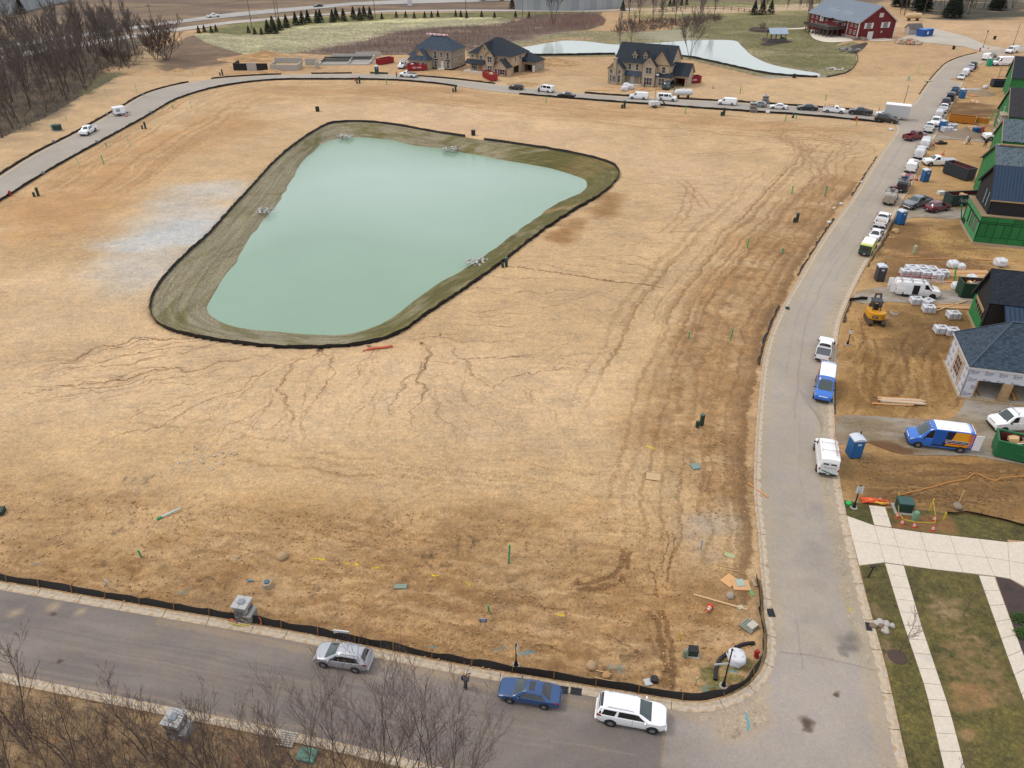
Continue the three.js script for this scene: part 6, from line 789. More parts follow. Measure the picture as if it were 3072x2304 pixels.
{const t=scene.children[scene.children.length - 1];mesh('roof_brace',beam(V(.2,10.75,-6.5),V(9,10.75,-6.5),.3,.25),woodM,t);for(const z of[-4.2,-5.4,-6.6])mesh('window_opening',BX(.08,2.6,.7,-.06,3.4,z),matC(82,74,70,.6),t);mesh('lower_roof_band',slab([V(-.3,8.2,-1.2),V(22,8.2,-1.2),V(22,6.75,.7),V(-.3,6.75,.7)].map((v)=>v.clone().add(V(0,.2,0))).reverse(),.05),matC(84,90,94,.9),t);mesh('roof_jack',merge([BX(.5,.5,.5,.2,10.4,-7),BX(1.6,.14,.14,.6,10.6,-7.2)]),matC(200,180,160,.9),t);}
rowHouse('grey roofed house with green gable next up the row',[105.5,-164.5],-20,4.9,5.2,6.1,3.2,4.9,24,{roof:roofGrey,barge:trimTan});
{const t=rowHouse('charcoal roofed house with a boxed bay window on its green gable',[118.7,-185.9],-22,8.8,7.8,5.9,4.7,4.1,26,{roof:roofChar,barge:matC(176,160,138,.9)});mesh('bay',merge([BX(1.4,4.6,3.4,-.7,3.2,-3.4),BX(1.7,.16,3.8,-.75,5.6,-3.4)]),matC(196,178,156,.9),t);win(t,-1.46,4.7,-3.4,-HP,2.8,1.3,{mull:2,rows:2});win(t,-1.46,2.7,-3.4,-HP,2.8,2.2,{mull:2,rows:2});win(t,-.06,5,-9,-HP,1.0,2.2);}
{const t=rowHouse('dark roofed topmost house of the row at the right edge',[144.8,-231.6],-24,7,5,5.6,4.6,4,26,{roof:roofDark,barge:trimTan});const s=thing('scaffold','thin steel scaffold in front of the topmost row house','scaffold',G(3022,250),-.4);const b=[];for(const x of[-3,-1,1,3])for(const z of[-.6,.6])b.push(bar(V(x,0,z),V(x,5.6,z),.05));for(const y of[1.9,3.8,5.6])for(const z of[-.6,.6])b.push(bar(V(-3,y,z),V(3,y,z),.04));mesh('poles',b,matC(150,150,150,.5,.5),s);mesh('platform',BX(6.4,.08,1.2,0,3.85,0),woodM,s);}
{
const t=house('house_foundation','black coated foundation walls with a bare concrete wing',703,211,0,'foundation');mesh('wall',merge([BX(4.4,2.2,.35,2.2,1.1,0),BX(3.6,2.2,.35,9.6,1.1,0),BX(.35,2.2,6,0,1.1,-3)]),blackWrap,t);mesh('concrete_wall',merge([BX(3.2,2.4,.5,6.1,1.2,.1),BX(9,1.8,.35,17,.9,.2),BX(.35,2,6.6,12.4,1,-3.2),BX(9.6,1.8,.35,17,2,-6.4),BX(.35,1.8,6.6,21.4,.9,-3),BX(4.4,2.2,.3,25,1.6,-6),BX(.35,2.2,4,27.2,1.1,-4)]),matC(198,192,184,.9),t);
const f=house('basement','open basement with concrete walls and black steel beams',958,196,2,'foundation'),cw=matC(206,204,198,.9);mesh('concrete_wall',merge([BX(17,.5,.35,8.5,.15,0),BX(.35,.8,12,0,.3,-6),BX(.3,.9,11,10,.4,-6),BX(14,1.6,.3,9,.6,-13),BX(9,1.8,.3,15,.7,-16),BX(.3,.9,14,17.4,.4,-8),BX(6,.5,.35,20,.15,-3)]),cw,f);mesh('floor',BX(17,.06,13,8.6,.08,-6.5),matC(176,172,164,.95),f);for(const[z,x1]of[[-3.6,10],[-7,17.5],[-10.4,17.5]])mesh('steel_beam',merge([BX(x1,.1,.4,x1 / 2,.95,z),BX(x1,.36,.1,x1 / 2,.75,z)]),trimM,f);
}
// ---------- trees: bare crowns grown branch by branch, and conifers ----------
const barkM=matC(104,92,82,.95),barkDark=matC(92,82,74,.95),twigM=matC(132,114,104,.95),twigGrey=matC(122,110,104,.95),twigBrown=matC(122,102,94,.95);
class Tubes{constructor(){this.p=[];this.ix=[];}seg(a,b,ra,rb,n=4){const d=b.clone().sub(a).normalize(),s=Math.abs(d.y)>.9?V(1,0,0):V(0,1,0),u=s.clone().cross(d).normalize(),w=d.clone().cross(u),o=this.p.length / 3;for(const[c,r]of[[a,ra],[b,rb]])for(let i=0;i<n;i++){const t=i / n*6.2832,x=Math.cos(t)*r,y=Math.sin(t)*r;this.p.push(c.x + u.x*x + w.x*y,c.y + u.y*x + w.y*y,c.z + u.z*x + w.z*y);}for(let i=0;i<n;i++){const j=(i + 1)% n;this.ix.push(o + i,o + n + i,o + j,o + j,o + n + i,o + n + j);}}
geo(){const g=new THREE.BufferGeometry();g.setAttribute('position',new THREE.Float32BufferAttribute(this.p,3));g.setIndex(this.ix);g.computeVertexNormals();return g;}}
function bareTree(sd,H,o={}){
seed(sd);const T=new Tubes(),W=new Tubes(),stems=o.stems||1,kids=o.kids||[7,6,5],spread=o.spread||.55,rMin=o.rMin||.012;
function grow(p,d,L,r,lv){
const n=lv===0?7:lv===1?5:3,tgt=lv<2?T:W;let q=p.clone(),dir=d.clone();const pts=[[q.clone(),dir.clone(),r]];
for(let i=0;i<n;i++){dir.add(V(rr(-1,1),rr(-.6,.9),rr(-1,1)).multiplyScalar(lv===0?.1:.2)).add(V(0,.06,0)).normalize();const e=q.clone().addScaledVector(dir,L / n),r1=Math.max(rMin,r*(1 -(i + 1)/ n*.8)),r0=Math.max(rMin,r*(1 - i / n*.8));tgt.seg(q,e,r0,r1,lv===0?6:lv===1?4:3);q=e;pts.push([q.clone(),dir.clone(),r1]);}
if(lv>=kids.length)return;const k=kids[lv]+ ri(3)- 1;
for(let i=0;i<k;i++){const t=mix(lv===0?(o.low??.3):.2,1,(i + rnd()*.8)/ k),f=Math.min(n - .01,t*n),j=Math.floor(f),a=pts[j],b=pts[j + 1],s=a[0].clone().lerp(b[0],f - j),out=V(rr(-1,1),0,rr(-1,1)).normalize(),dd=a[1].clone().multiplyScalar(.8).addScaledVector(out,spread*rr(.7,1.3)).add(V(0,.12,0)).normalize();grow(s,dd,L*rr(.4,.62)*(1 - t*.35),Math.max(rMin,a[2]*.55),lv + 1);}
}
for(let i=0;i<stems;i++){const a=i / stems*6.28 + rnd(),off=stems>1?.25:0,tilt=stems>1?(o.tilt??.28):.04;grow(V(Math.cos(a)*off,-.1,Math.sin(a)*off),V(Math.cos(a)*tilt*rr(.5,1.2),1,Math.sin(a)*tilt*rr(.5,1.2)).normalize(),H*rr(.82,1),H*(o.r||.016)/ Math.sqrt(stems),0);}
return[T.geo(),W.geo()];
}
function plant(name,label,cat,parts,pos,s=1,turn=0,group,mt=barkM,mw=twigM){const t=thing(name,label,cat,pos,turn,group);t.scale.setScalar(s);mesh('trunk',parts[0],mt,t);mesh('crown',parts[1],mw,t);return t;}
{
const L=['leafless tree leftmost of the big cluster at the lower edge','tallest leafless tree in the middle of the cluster at the lower edge','leafless tree right of the middle of the cluster at the lower edge','wide leafless tree rightmost in the cluster at the lower edge'];
[[880,2460,10.4,4],[1010,2490,12.6,5],[1170,2500,13.2,5],[1330,2470,11.6,5]].forEach(([x,y,h,n],i)=>plant('bare_tree',L[i],'tree',bareTree(300 + i*7,h,{stems:n,kids:[9,7,5],spread:.44,tilt:.34,r:.0105,rMin:.0065,low:.22}),G(x,y),1,0,'leafless trees at the lower edge',barkDark,twigBrown));
seed(61);const brush=new Tubes(),bz=poly([-60,2080,400,2160,900,2240,1250,2320,1300,2420,-60,2420]),bb=bounds(bz);for(let i=0;i<800;i++){const x=rr(bb[0],bb[1]),z=rr(bb[2],bb[3]);if(inside(bz,x,z))for(let k=0;k<5;k++)brush.seg(V(x,0,z),V(x + rr(-.5,.5),rr(.2,.9),z + rr(-.5,.5)),.012,.007,3);}tag(mesh('brush',brush.geo(),twigBrown),'low dry twiggy brush below the near street','brush',null,'stuff');
// thin saplings in the lower left corner
const S=[0,1,2,3].map((i)=>bareTree(500 + i,6,{stems:2 +(i % 2),kids:[8,6,4],spread:.42,tilt:.18,r:.011,rMin:.007,low:.15}));
const spots=[[20,2330],[90,2250],[150,2380],[210,2290],[270,2400],[330,2310],[400,2380],[450,2270],[500,2350],[560,2400],[610,2300],[660,2370],[730,2410],[790,2330],[850,2420],[30,2430],[120,2460],[360,2460],[60,2180],[700,2470]],words=['leftmost','beside the kerb at the far left','in the corner, second','behind the left kerb','low, between corner and pillar','left of the stone pillar','below the stone pillar','just left of the stone pillar base','right below the pillar','right of the pillar foot','right of the stone pillar near the kerb','between the pillar and the big trees','lower, left of the big trees','near the pallet','under the big leafless trees','at the very corner','bottom left, lowest','bottom edge under the pillar','top of the left thicket','bottom edge by the big trees'];
seed(60);spots.forEach(([x,y],i)=>plant('sapling','thin leafless sapling ' + words[i]+ ' in the lower left thicket','sapling',S[i % 4],G(x,y),rr(.8,1.25),rr(0,6),'saplings in the lower left thicket',barkDark,twigBrown));
}
{
const K=[0,1,2,3,4].map((i)=>bareTree(700 + i,14,{stems:1 +(i===3?2:0),kids:[10,7,4],spread:.45,r:.014,rMin:.036,low:.3}));const zone=poly([-60,470,0,420,60,395,110,375,150,342,200,320,245,285,285,250,300,225,400,205,430,180,425,140,380,135,260,140,120,170,0,200,-100,260]),b=bounds(zone);
seed(71);const P=[];for(let i=0;i<4000&&P.length<72;i++){const x=rr(b[0],b[1]),z=rr(b[2],b[3]);if(inside(zone,x,z)&&P.every((q)=>Math.hypot(q[0]- x,q[1]- z)>5))P.push([x,z]);}
P.forEach(([x,z],i)=>plant('woodland_tree','bare grey trunked tree in the leafless wood at the upper left','tree',K[i % 5],V(x,0,z),rr(.75,1.15),rr(0,6),'trees of the upper left wood',barkDark,twigGrey));
const bush=bareTree(740,7,{stems:9,kids:[6,5,4],spread:.6,tilt:.7,r:.02,rMin:.03,low:.1});
[[500,180,2.0,'large round brown thicket standing alone right of the wood'],[468,178,1.3,'smaller brown thicket left of the large round one'],[330,186,.8,'brush at the dirt track mouth'],[380,196,.8,'dark brush heap under the wood edge']].forEach(([x,y,s,l])=>plant('thicket',l,'bush',bush,G(x,y),s,x,null,barkDark,twigBrown));
// undergrowth of the wood and brambles: no one could count them
seed(75);const us=new Tubes();for(let i=0;i<2600;i++){const x=rr(b[0],b[1]),z=rr(b[2],b[3]);if(!inside(zone,x,z))continue;for(let k=0;k<4;k++)us.seg(V(x,0,z),V(x + rr(-1,1),rr(.5,2.2),z + rr(-1,1)),.035,.02,3);}tag(mesh('undergrowth',us.geo(),twigBrown),'brown leafless undergrowth below the upper left wood','undergrowth',null,'stuff');
const reeds=new Tubes(),mb=bounds(Z.marsh);for(let i=0,k=0;i<60000&&k<9000;i++){const x=rr(mb[0],mb[1]),z=rr(mb[2],mb[3]);if(inside(Z.marsh,x,z)){k++;reeds.seg(V(x,0,z),V(x + rr(-.4,.4),rr(.7,1.7),z + rr(-.4,.4)),.05,.02,3);}}tag(mesh('reeds',reeds.geo(),matC(150,128,112,.95)),'dry brown reeds filling the marsh','reeds',null,'stuff');
const br=new Tubes(),brz=poly([1830,98,1860,70,1960,62,2160,50,2170,62,2040,84,1900,100]),bb=bounds(brz);for(let i=0,k=0;i<20000&&k<420;i++){const x=rr(bb[0],bb[1]),z=rr(bb[2],bb[3]);if(!inside(brz,x,z))continue;k++;for(let m=0;m<7;m++)br.seg(V(x,0,z),V(x + rr(-1.6,1.6),rr(.4,2.4),z + rr(-1.6,1.6)),.045,.025,3);}tag(mesh('brambles',br.geo(),twigBrown),'brown brambles on the slope behind the far pond','brambles',null,'stuff');
[[1886,74,1.2,0,'tall bare tree left of the group behind the far pond'],[1917,76,1.15,1,'tall bare tree second in the group behind the far pond'],[2026,78,1.0,2,'bare tree right of the dirt path behind the far pond'],[2100,60,1.0,4,'bare tree left of a pair at the wooden fence'],[2141,60,.95,0,'bare tree right of a pair at the wooden fence'],[1659,74,1.35,3,'many stemmed bare tree rising from the reed marsh'],[2069,176,1.0,3,'lone bare tree on the far pond shore beside the largest house'],[1858,152,.8,1,'bare tree behind the chimney side of the largest house'],[1892,150,.85,2,'second bare tree behind the largest house roof'],[2421,72,.85,4,'bare tree on the lawn left of the barn'],[1960,66,.9,2,'slim bare tree between the groups behind the pond'],[1982,84,.8,0,'slim bare tree by the far utility pole']].forEach(([x,y,s,k,l],i)=>plant('bare_tree',l,'tree',K[k],G(x,y),s,i,'bare trees on the far slopes',barkDark,twigGrey));
seed(78);for(let i=0;i<34;i++){const x=rr(2700,3120),y=rr(14,50);plant('woodland_tree','bare tree in the dark wood at the upper right','tree',K[i % 5],G(x,y),rr(.8,1.2),rr(0,6),'trees of the upper right wood',barkDark,twigGrey);}
for(let i=0;i<16;i++){const x=rr(2280,2520),y=rr(16,34);plant('young_tree','slender young bare tree along the lane left of the barn','tree',K[i % 3],G(x,y),rr(.3,.45),rr(0,6),'young trees left of the barn',barkM,twigM);}
}
function coniferGeo(sd,H,R,n){seed(sd);const P=[],ix=[];for(let i=0;i<n;i++){const t=rnd()**.8,y=H*(.06 + .94*t),r=R*(1 - t)**.85*rr(.75,1.1)+ .05,a=rr(0,6.283),c=Math.cos(a),s=Math.sin(a),w=rr(.12,.3)*(H / 4),o=P.length / 3,dr=rr(.05,.25)*H*.12;P.push(c*r*.25,y + dr,s*r*.25,c*r - s*w,y - dr*rr(.3,1.2),s*r + c*w,c*r + s*w,y - dr*rr(.3,1.2),s*r - c*w);ix.push(o,o + 1,o + 2);}const g=new THREE.BufferGeometry();g.setAttribute('position',new THREE.Float32BufferAttribute(P,3));g.setIndex(ix);g.computeVertexNormals();return g;}
{const C0=[0,1,2].map((i)=>coniferGeo(80 + i,4,1.4,800)),tr=CY(.05,.12,1.2,0,.5,0,6),cm=[matC(54,66,40,.95),matC(66,76,48,.95),matC(48,58,40,.95)];
const con=(x,y,s,l,g,k=0)=>{const t=thing('conifer',l,'conifer',G(x,y),x,g);t.scale.setScalar(s);mesh('trunk',tr,barkDark,t);mesh('crown',C0[(x|0)% 3],cm[(x + y|0)% 3],t);};
const big=[290,275,330,240,345,275,388,250,445,228,520,205,575,198,622,185,697,188,724,182,826,182,857,165,917,172,998,157,1053,165,1088,150,1137,158],small=[128,270,180,282,236,284,1233,157,1353,143,1430,143,1502,150,1588,145,1645,143,1698,137,1845,135,1888,138,1936,147,2060,140,2166,147,2340,142,2452,146,-285,270,-238,262,-180,270,-140,260];
for(let i=0;i<big.length;i +=2)con(700 + big[i]/ 2.765,big[i + 1]/ 2.765 + 1,1.35,'larger dark green conifer in the cluster along the straw slope','larger conifers on the straw slope');for(let i=0;i<small.length;i +=2)con(700 + small[i]/ 2.765,small[i + 1]/ 2.765 + 1,.72,'small young conifer spaced along the top of the straw slope','small conifers along the straw slope');
for(const[x,y,s,l]of[[2262,44,1.6,'left conifer of three near the pavilion'],[2286,44,1.75,'middle conifer of three near the pavilion'],[2311,42,1.6,'right conifer of three near the pavilion'],[1536,25,1.4,'dark conifer at the left end of the retaining wall'],[1868,32,1.2,'dark bush at the right end of the retaining wall'],[66,41,1.9,'dark conifer left of two below the upper left wall'],[92,24,1.6,'dark conifer right of two below the upper left wall'],[2009,19,.9,'first of four tiny conifers beyond the wooden fence'],[2021,18,.9,'second of four tiny conifers beyond the wooden fence'],[2044,17,.9,'third of four tiny conifers beyond the wooden fence'],[2059,15,.9,'last of four tiny conifers beyond the wooden fence']])con(x,y,s,l);
const BG=[0,1].map((i)=>coniferGeo(90 + i,14,5.2,2600));for(const[x,y,s,l]of[[2855,52,1.0,'big dark evergreen in front of the upper right wood'],[2762,32,1.1,'big dark evergreen right of the barn roof'],[2700,20,1.0,'dark evergreen behind the barn'],[2990,30,.9,'dark evergreen deep in the upper right wood']]){const t=thing('evergreen',l,'evergreen',G(x,y),x);t.scale.setScalar(s);mesh('trunk',CY(.25,.5,5,0,2.4,0,7),barkDark,t);mesh('crown',BG[x % 2],cm[2],t);}
// young street trees on the lawn
const Y=[bareTree(910,3.6,{kids:[9,4,3],spread:.6,r:.012,rMin:.008,low:.35}),bareTree(911,3.2,{kids:[7,4,2],spread:.5,r:.011,rMin:.008,low:.4})];plant('street_tree','young bare street tree in a mulch ring by the kerb','tree',Y[0],G(2698,1955),1.05,0,null,barkM,matC(150,120,104,.95));const ms=struct('mulch',CY(.62,.8,.08,0,.06,0,18).translate(G(2692,1972).x,0,G(2692,1972).z),matC(84,68,60,1));ms.userData.label='dark mulch ring under the young tree';plant('street_tree','thin young tree on the patchy lawn','tree',Y[1],G(2890,1852),1,1,null,barkM,twigM);plant('street_tree','young tree top peeping in at the lower edge by the pavement','tree',Y[1],G(2868,2345),1,2,null,barkM,matC(150,120,104,.95));
seed(95);for(const[x,y,l]of[[3055,1860,'round green shrub upper in the mulch bed'],[3062,1905,'round green shrub lower in the mulch bed']]){const g=coniferGeo(96 + x,.9,.7,300),t=thing('shrub',l,'shrub',G(x,y));mesh('foliage',g,matC(62,88,36,.95),t);mesh('stem',CY(.04,.06,.4,0,.2,0,5),barkDark,t);}}
// ---------- site things ----------
const green=matC(30,168,110,.6),green2=matC(70,190,80,.6),paleGreen=matC(196,226,180,.7),dkGreen=matC(30,62,52,.6),red=matC(176,30,34,.5),orange=matC(238,84,40,.6),white=matC(234,236,240,.6),plank=matC(222,186,138,.9),plankO=matC(228,160,100,.9),blackP=matC(26,26,28,.4),steel=matC(150,152,156,.4,.6);
const at3=(x,y,h=0)=>G(x,y).setY(h);
// stone pillars: courses of separate stones round a core
function pillar(label,x,y,turn,s,fine){const t=thing('stone_pillar',label,'pillar',at3(x,y),turn);t.scale.setScalar(s);seed(x|0);const H=1.75,R=.56;mesh('core',BX(R*2 - .12,H,R*2 - .12,0,H / 2,0),matC(120,116,112,.95),t);const tones=[[150,148,150],[120,114,108],[176,170,164],[134,120,104],[104,102,106],[190,184,176]];
if(fine)for(let c=0;c<8;c++){const h=H / 8;for(let f=0;f<4;f++){let u=-R;while(u<R - .05){let w=Math.min(rr(.2,.48),R - u);if(R - u - w<.14)w=R - u;const m=mesh('stone',memo('st' + Math.round(w*12)+ ri(2),()=>RB(Math.round(w*12)/ 12 - .015,h - .018,.12,0,0,0,.025,1)),matC(...tones[ri(6)],.9),t);const a=f*HP,d=R - .055 + rr(-.012,.012),uu=u + w / 2;m.position.set(Math.cos(a)*uu + Math.sin(a)*d,h*(c + .5),-Math.sin(a)*uu + Math.cos(a)*d);m.rotation.y=a;u +=w;}}}
else mesh('stone_face',BX(R*2,H,R*2,0,H / 2,0),memo('stonef',()=>mat(0xffffff,.9,0,{map:tex(64,64,(X,Y)=>{const r=Math.floor(Y / 8),k=tones[(r*7 + Math.floor((X + r*5)/ 12)*3)% 6],m=Y % 8<1||(X + r*5)% 12<1?.6:1;return k.map((q)=>q*m*KC);})})),t);
mesh('cap',fine?[RB(.66,.14,.66,-.34,H + .07,-.34,.03),RB(.66,.14,.66,.34,H + .08,-.34,.03),RB(.66,.14,.66,-.34,H + .075,.34,.03),RB(.66,.14,.66,.34,H + .07,.34,.03)]:[RB(1.3,.14,1.3,0,H + .07,0,.03)],matC(196,196,196,.9),t);mesh('cap_block',RB(.5,.1,.5,0,H + .19,0,.02),matC(150,156,166,.9),t);mesh('side_step',RB(.3,.8,1.1,R + .15,.4,0,.03),matC(150,146,142,.95),t);mesh('side_cap',RB(.36,.1,1.2,R + .15,.85,0,.03),matC(196,194,190,.9),t);return t;}
pillar('grey stone pillar on the lot side of the near street',737,1852,-.2,1.0,true);pillar('grey stone pillar among saplings below the near street',540,2200,-.2,1.04,true);pillar('far stone pillar on the outer side of the loop road',2294,312,-.1,1.25,false);pillar('far stone pillar on the lot side of the loop road',2257,336,-.1,1.35,false);
{const t=thing('warning_mesh','orange and yellow plastic tubing round the upper stone pillar foot','tubing',at3(737,1852));for(const p of[[V(-1.4,.1,.4),V(-.8,.5,.6),V(-.4,.1,.75)],[V(1.1,.6,.3),V(1.5,.5,.6),V(1.6,.05,1.0)]])mesh('tube',tube(p,.04,12,6),matC(222,96,60,.6),t);mesh('yellow_tube',tube([V(-.9,.25,.8),V(0,.12,.95),V(.7,.2,.85)],.05,12,6),matC(220,200,60,.6),t);}
// sign posts
function signPost(label,x,y,h,o={}){const t=thing(o.name||'sign_post',label,'sign',at3(x,y),o.turn||0),s=o.s||1;t.scale.setScalar(s);mesh('post',merge([CY(.055,.065,h,0,h / 2,0,10),CY(.05,.09,.12,0,h + .05,0,8)]),blackP,t);mesh('base',merge([CY(.1,.2,.55,0,.3,0,12),CY(.2,.2,.08,0,.04,0,12)]),blackP,t);mesh('footing',CY(.32,.34,.1,0,.04,0,16),matC(190,184,176,.9),t);if(o.panel){const[w,hh,draw,py]=o.panel;const m=mesh('sign_panel',RB(w,hh,.03,0,py,.08,.01),white,t);if(draw)mesh('print',new THREE.PlaneGeometry(w - .03,hh - .03).translate(0,py,.1),mat(0xffffff,.5,0,{map:canvasTex(256,Math.round(256*hh / w),draw)}),t);}return t;}
const bgw=(c,w,h)=>{c.fillStyle=css(236,238,240);c.fillRect(0,0,w,h);};
signPost('black post with white speed limit 20 sign by the drive',2561,1523,2.55,{s:1.1,turn:-.15,panel:[.62,.76,(c,w,h)=>{bgw(c,w,h);c.strokeStyle=css(30,30,34);c.lineWidth=6;c.strokeRect(8,8,w - 16,h - 16);c.fillStyle=css(30,30,34);c.textAlign='center';c.font='bold 58px sans-serif';c.fillText('SPEED',w / 2,74);c.fillText('LIMIT',w / 2,140);c.font='bold 140px sans-serif';c.fillText('20',w / 2,276);},2.15]});
signPost('black street name post on the round corner',2170,2058,4.3,{turn:.1,panel:null});{const t=scene.children[scene.children.length - 1];mesh('name_plate',RB(1.05,.2,.03,-.58,2.75,.02,.01),white,t);mesh('name_print',new THREE.PlaneGeometry(1.0,.16).translate(-.58,2.75,.04),mat(0xffffff,.5,0,{map:canvasTex(256,42,(c,w,h)=>{bgw(c,w,h);c.fillStyle=css(60,70,80);c.font='30px serif';c.fillText('Old Hickory Lane',8,31,240);})}),t);mesh('cross_plate',RB(.03,.2,.7,.02,3.0,-.4,.01),white,t);}
signPost('black post with edge-on sign behind the near street fence',1548,1997,2.5,{turn:1.35,panel:[.5,.62,null,2.1]});signPost('black post with small white sign beside the excavator plot',2542,1034,2.3,{turn:-.3,panel:[.45,.55,null,1.95]});signPost('tall black sign post on the corner behind the box truck',2710,316,4.4,{s:1.2,panel:[1.0,.2,null,3.2]});signPost('black lamp post at the upper bend',2949,143,4.6,{s:1.2});signPost('thin black post topmost at the right edge',3040,135,6,{s:1.2});signPost('black post in front of the black SUV',2629,364,3.4,{s:1.0});
{const t=scene.children.find((c)=>c.userData.label==='black lamp post at the upper bend');mesh('lantern',CY(.16,.22,.5,0,4.8,0,8),blackP,t);}
{const t=thing('mailbox','black mailbox leaning beside the driveway','mailbox',at3(2604,1733),.5);t.rotation.z=-.25;mesh('post',BX(.1,1.25,.1,0,.6,0),blackP,t);mesh('box',RB(.55,.26,.24,-.1,1.3,0,.06),blackP,t);}
// small signs in the soil
const yard=(label,x,y,draw,turn)=>{const t=thing('yard_sign',label,'sign',at3(x,y),turn);mesh('stake',merge([CY(.02,.02,.6,-.2,.3,0,6),CY(.02,.02,.6,.2,.3,0,6)]),steel,t);mesh('panel',RB(.66,.5,.03,0,.78,0,.01),white,t);mesh('print',new THREE.PlaneGeometry(.62,.46).translate(0,.78,.02),mat(0xffffff,.5,0,{map:canvasTex(128,96,draw)}),t);};
const blueSign=(c,w,h)=>{c.fillStyle=css(30,60,110);c.fillRect(0,0,w,h);c.fillStyle=css(228,232,240);c.fillRect(20,14,88,14);c.fillRect(30,36,68,6);c.fillRect(0,50,w,8);c.fillRect(24,70,80,8);};
yard('dark blue lot sign facing the near street',1450,1880,blueSign,0);yard('white and blue lot sign tilted by the near street fence',326,1765,(c,w,h)=>{c.fillStyle=css(228,230,240);c.fillRect(0,0,w,h);c.fillStyle=css(40,70,140);c.fillRect(8,8,112,20);c.fillStyle=css(200,120,140);c.fillRect(30,40,70,44);},-.7);
for(const[x,y,l]of[[164,433,'small lot sign left of the far white pickup'],[293,434,'blue lot sign on the inner fence of the far left road'],[322,350,'small lot sign behind the far left fence'],[453,345,'small lot sign inside the left bend'],[431,292,'small lot sign behind the left bend'],[133,528,'blue lot sign low on the far left road']])yard(l,x,y,blueSign,.4);
// markers, pipes and pedestals
const marker=(label,x,y,h,m,r=.07,tilt=0)=>{const t=thing('marker_pipe',label,'marker',at3(x,y),0,'marker pipes in the soil');t.rotation.z=tilt;mesh('pipe',CY(r,r,h,0,h / 2 - .05,0,10),m,t);mesh('cap',CY(r*1.25,r*1.25,.1,0,h - .05,0,10),m,t);};
for(const[x,y,h,m,l,tl]of[[1526,1690,2.3,green,'tall green pipe standing in the lot, nearest',-.05],[1468,1838,.9,green,'short green pipe above the blue lot sign',.1],[425,1672,.9,green,'short green pipe at the lower left of the lot',.1],[2191,1022,1.8,green,'tall green pipe right of a short one near the right street',-.05],[2066,1015,1,green,'short green pipe left of a tall one near the right street',0],[2242,742,1.5,green2,'green pipe in the middle of the right tracks',0],[2347,760,.9,green,'short green pipe close to the right street',0],[2474,588,2,green,'tall green pipe at the upper right of the lot',-.05],[2375,580,1.5,green2,'pale green pipe left of the upper tall one',0],[324,292,3,paleGreen,'tall pale pipe behind the far left road',.1],[411,280,2.6,paleGreen,'pale pipe behind the left bend',0],[200,362,1.6,paleGreen,'pale pipe near the far green transformer',0],[390,437,2.4,paleGreen,'pale green pipe inside the left loop road',.1],[239,500,2.2,paleGreen,'left pipe of a pair inside the far left road',.1],[312,493,2,green2,'right pipe of a pair inside the far left road',.05],[574,322,2,paleGreen,'pipe inside the left bend of the loop road',0],[518,325,1,green2,'short pipe inside the left bend',0],[319,440,1,green,'short pipe below the blue lot sign on the far left road',0],[580,226,2.4,paleGreen,'pipe left of the foundations',.05],[1160,254,1.6,green2,'green pipe inside the loop road below the toilet',0],[1638,310,1.9,green2,'green pipe under the black sedan',0],[2056,342,1.9,green2,'green pipe right of the light tower',0],[2220,280,1.9,green2,'pipe behind the cargo van row',0],[2476,302,1.7,green2,'pipe behind the black pickup',0],[2355,365,1.7,green2,'left green pipe below the parked row',0],[2388,357,1.2,green,'right green pipe below the parked row',0],[2810,150,2.6,paleGreen,'pipe in the soil below the barn',0],[2870,160,2.4,paleGreen,'pipe near the upper bend',.1],[2753,216,2.4,paleGreen,'pipe in the upper soil field',0],[2972,362,3,green2,'bright green post before the boxed bay house',0],[2569,378,1.6,matC(222,176,40,.6),'yellow post below the black SUV',.1],[2863,842,2.4,green2,'green pipe leaning beside the green dumpster',.2],[2884,660,3,green,'green pipe leaning on the green sheathed corner',.3]])marker(l,x,y,h,m,y>900?.08:.11,tl);
{const t=thing('drain_pipe','white and green drain pipe lying in the lower left soil','pipe',at3(507,1545));mesh('pipe',bar(at3(0,0)&&V(-.9,.12,.7),V(.9,.25,-.7),.1,10),matC(206,226,230,.5),t);mesh('coupling',bar(V(-.9,.12,.7),V(-.5,.15,.4),.12,10),green,t);}
const ped=(label,x,y,s=1,m=dkGreen)=>{const t=thing('utility_pedestal',label,'pedestal',at3(x,y),.3,'utility pedestals');t.scale.setScalar(s);mesh('cabinet',RB(.34,1.25,.34,0,.62,0,.03),m,t);mesh('lid',RB(.4,.12,.4,0,1.28,0,.03),m===dkGreen?matC(70,104,104,.5):m,t);mesh('low_box',RB(.3,.7,.3,-.55,.35,.15,.03),m,t);};
for(const[x,y,s,l]of[[2104,1276,1.15,'dark green pedestal pair between the lot and the right street'],[1519,800,1.2,'dark green pedestal at the pond fence right side'],[437,386,1.3,'dark pedestal pair inside the far left road'],[116,588,1.3,'dark pedestal low at the far left'],[1367,275,1.5,'dark pedestal pair inside the loop road at the fence gap'],[1079,250,1.5,'dark pedestal pair inside the loop road below the foundations'],[1873,324,1.5,'dark pedestal pair below the white cargo van'],[2171,346,1.5,'dark pedestal pair near the far pillars'],[2390,664,1.2,'dark red topped pedestal among the upper right tracks'],[2380,353,.8,'small pedestal beside the short green pipe'],[668,226,1.4,'dark pedestal in front of the first foundation']])ped(l,x,y,s);
const trans=(label,x,y,s,top)=>{const t=thing('transformer',label,'transformer',at3(x,y),-.15);t.scale.setScalar(s);mesh('cabinet',RB(1.1,.85,.9,0,.5,0,.04),dkGreen,t);mesh('lid',RB(1.16,.1,.96,0,.96,0,.03),top||matC(46,88,84,.5),t);mesh('pad',RB(1.5,.14,1.3,0,.04,0,.02),matC(180,174,166,.9),t);};
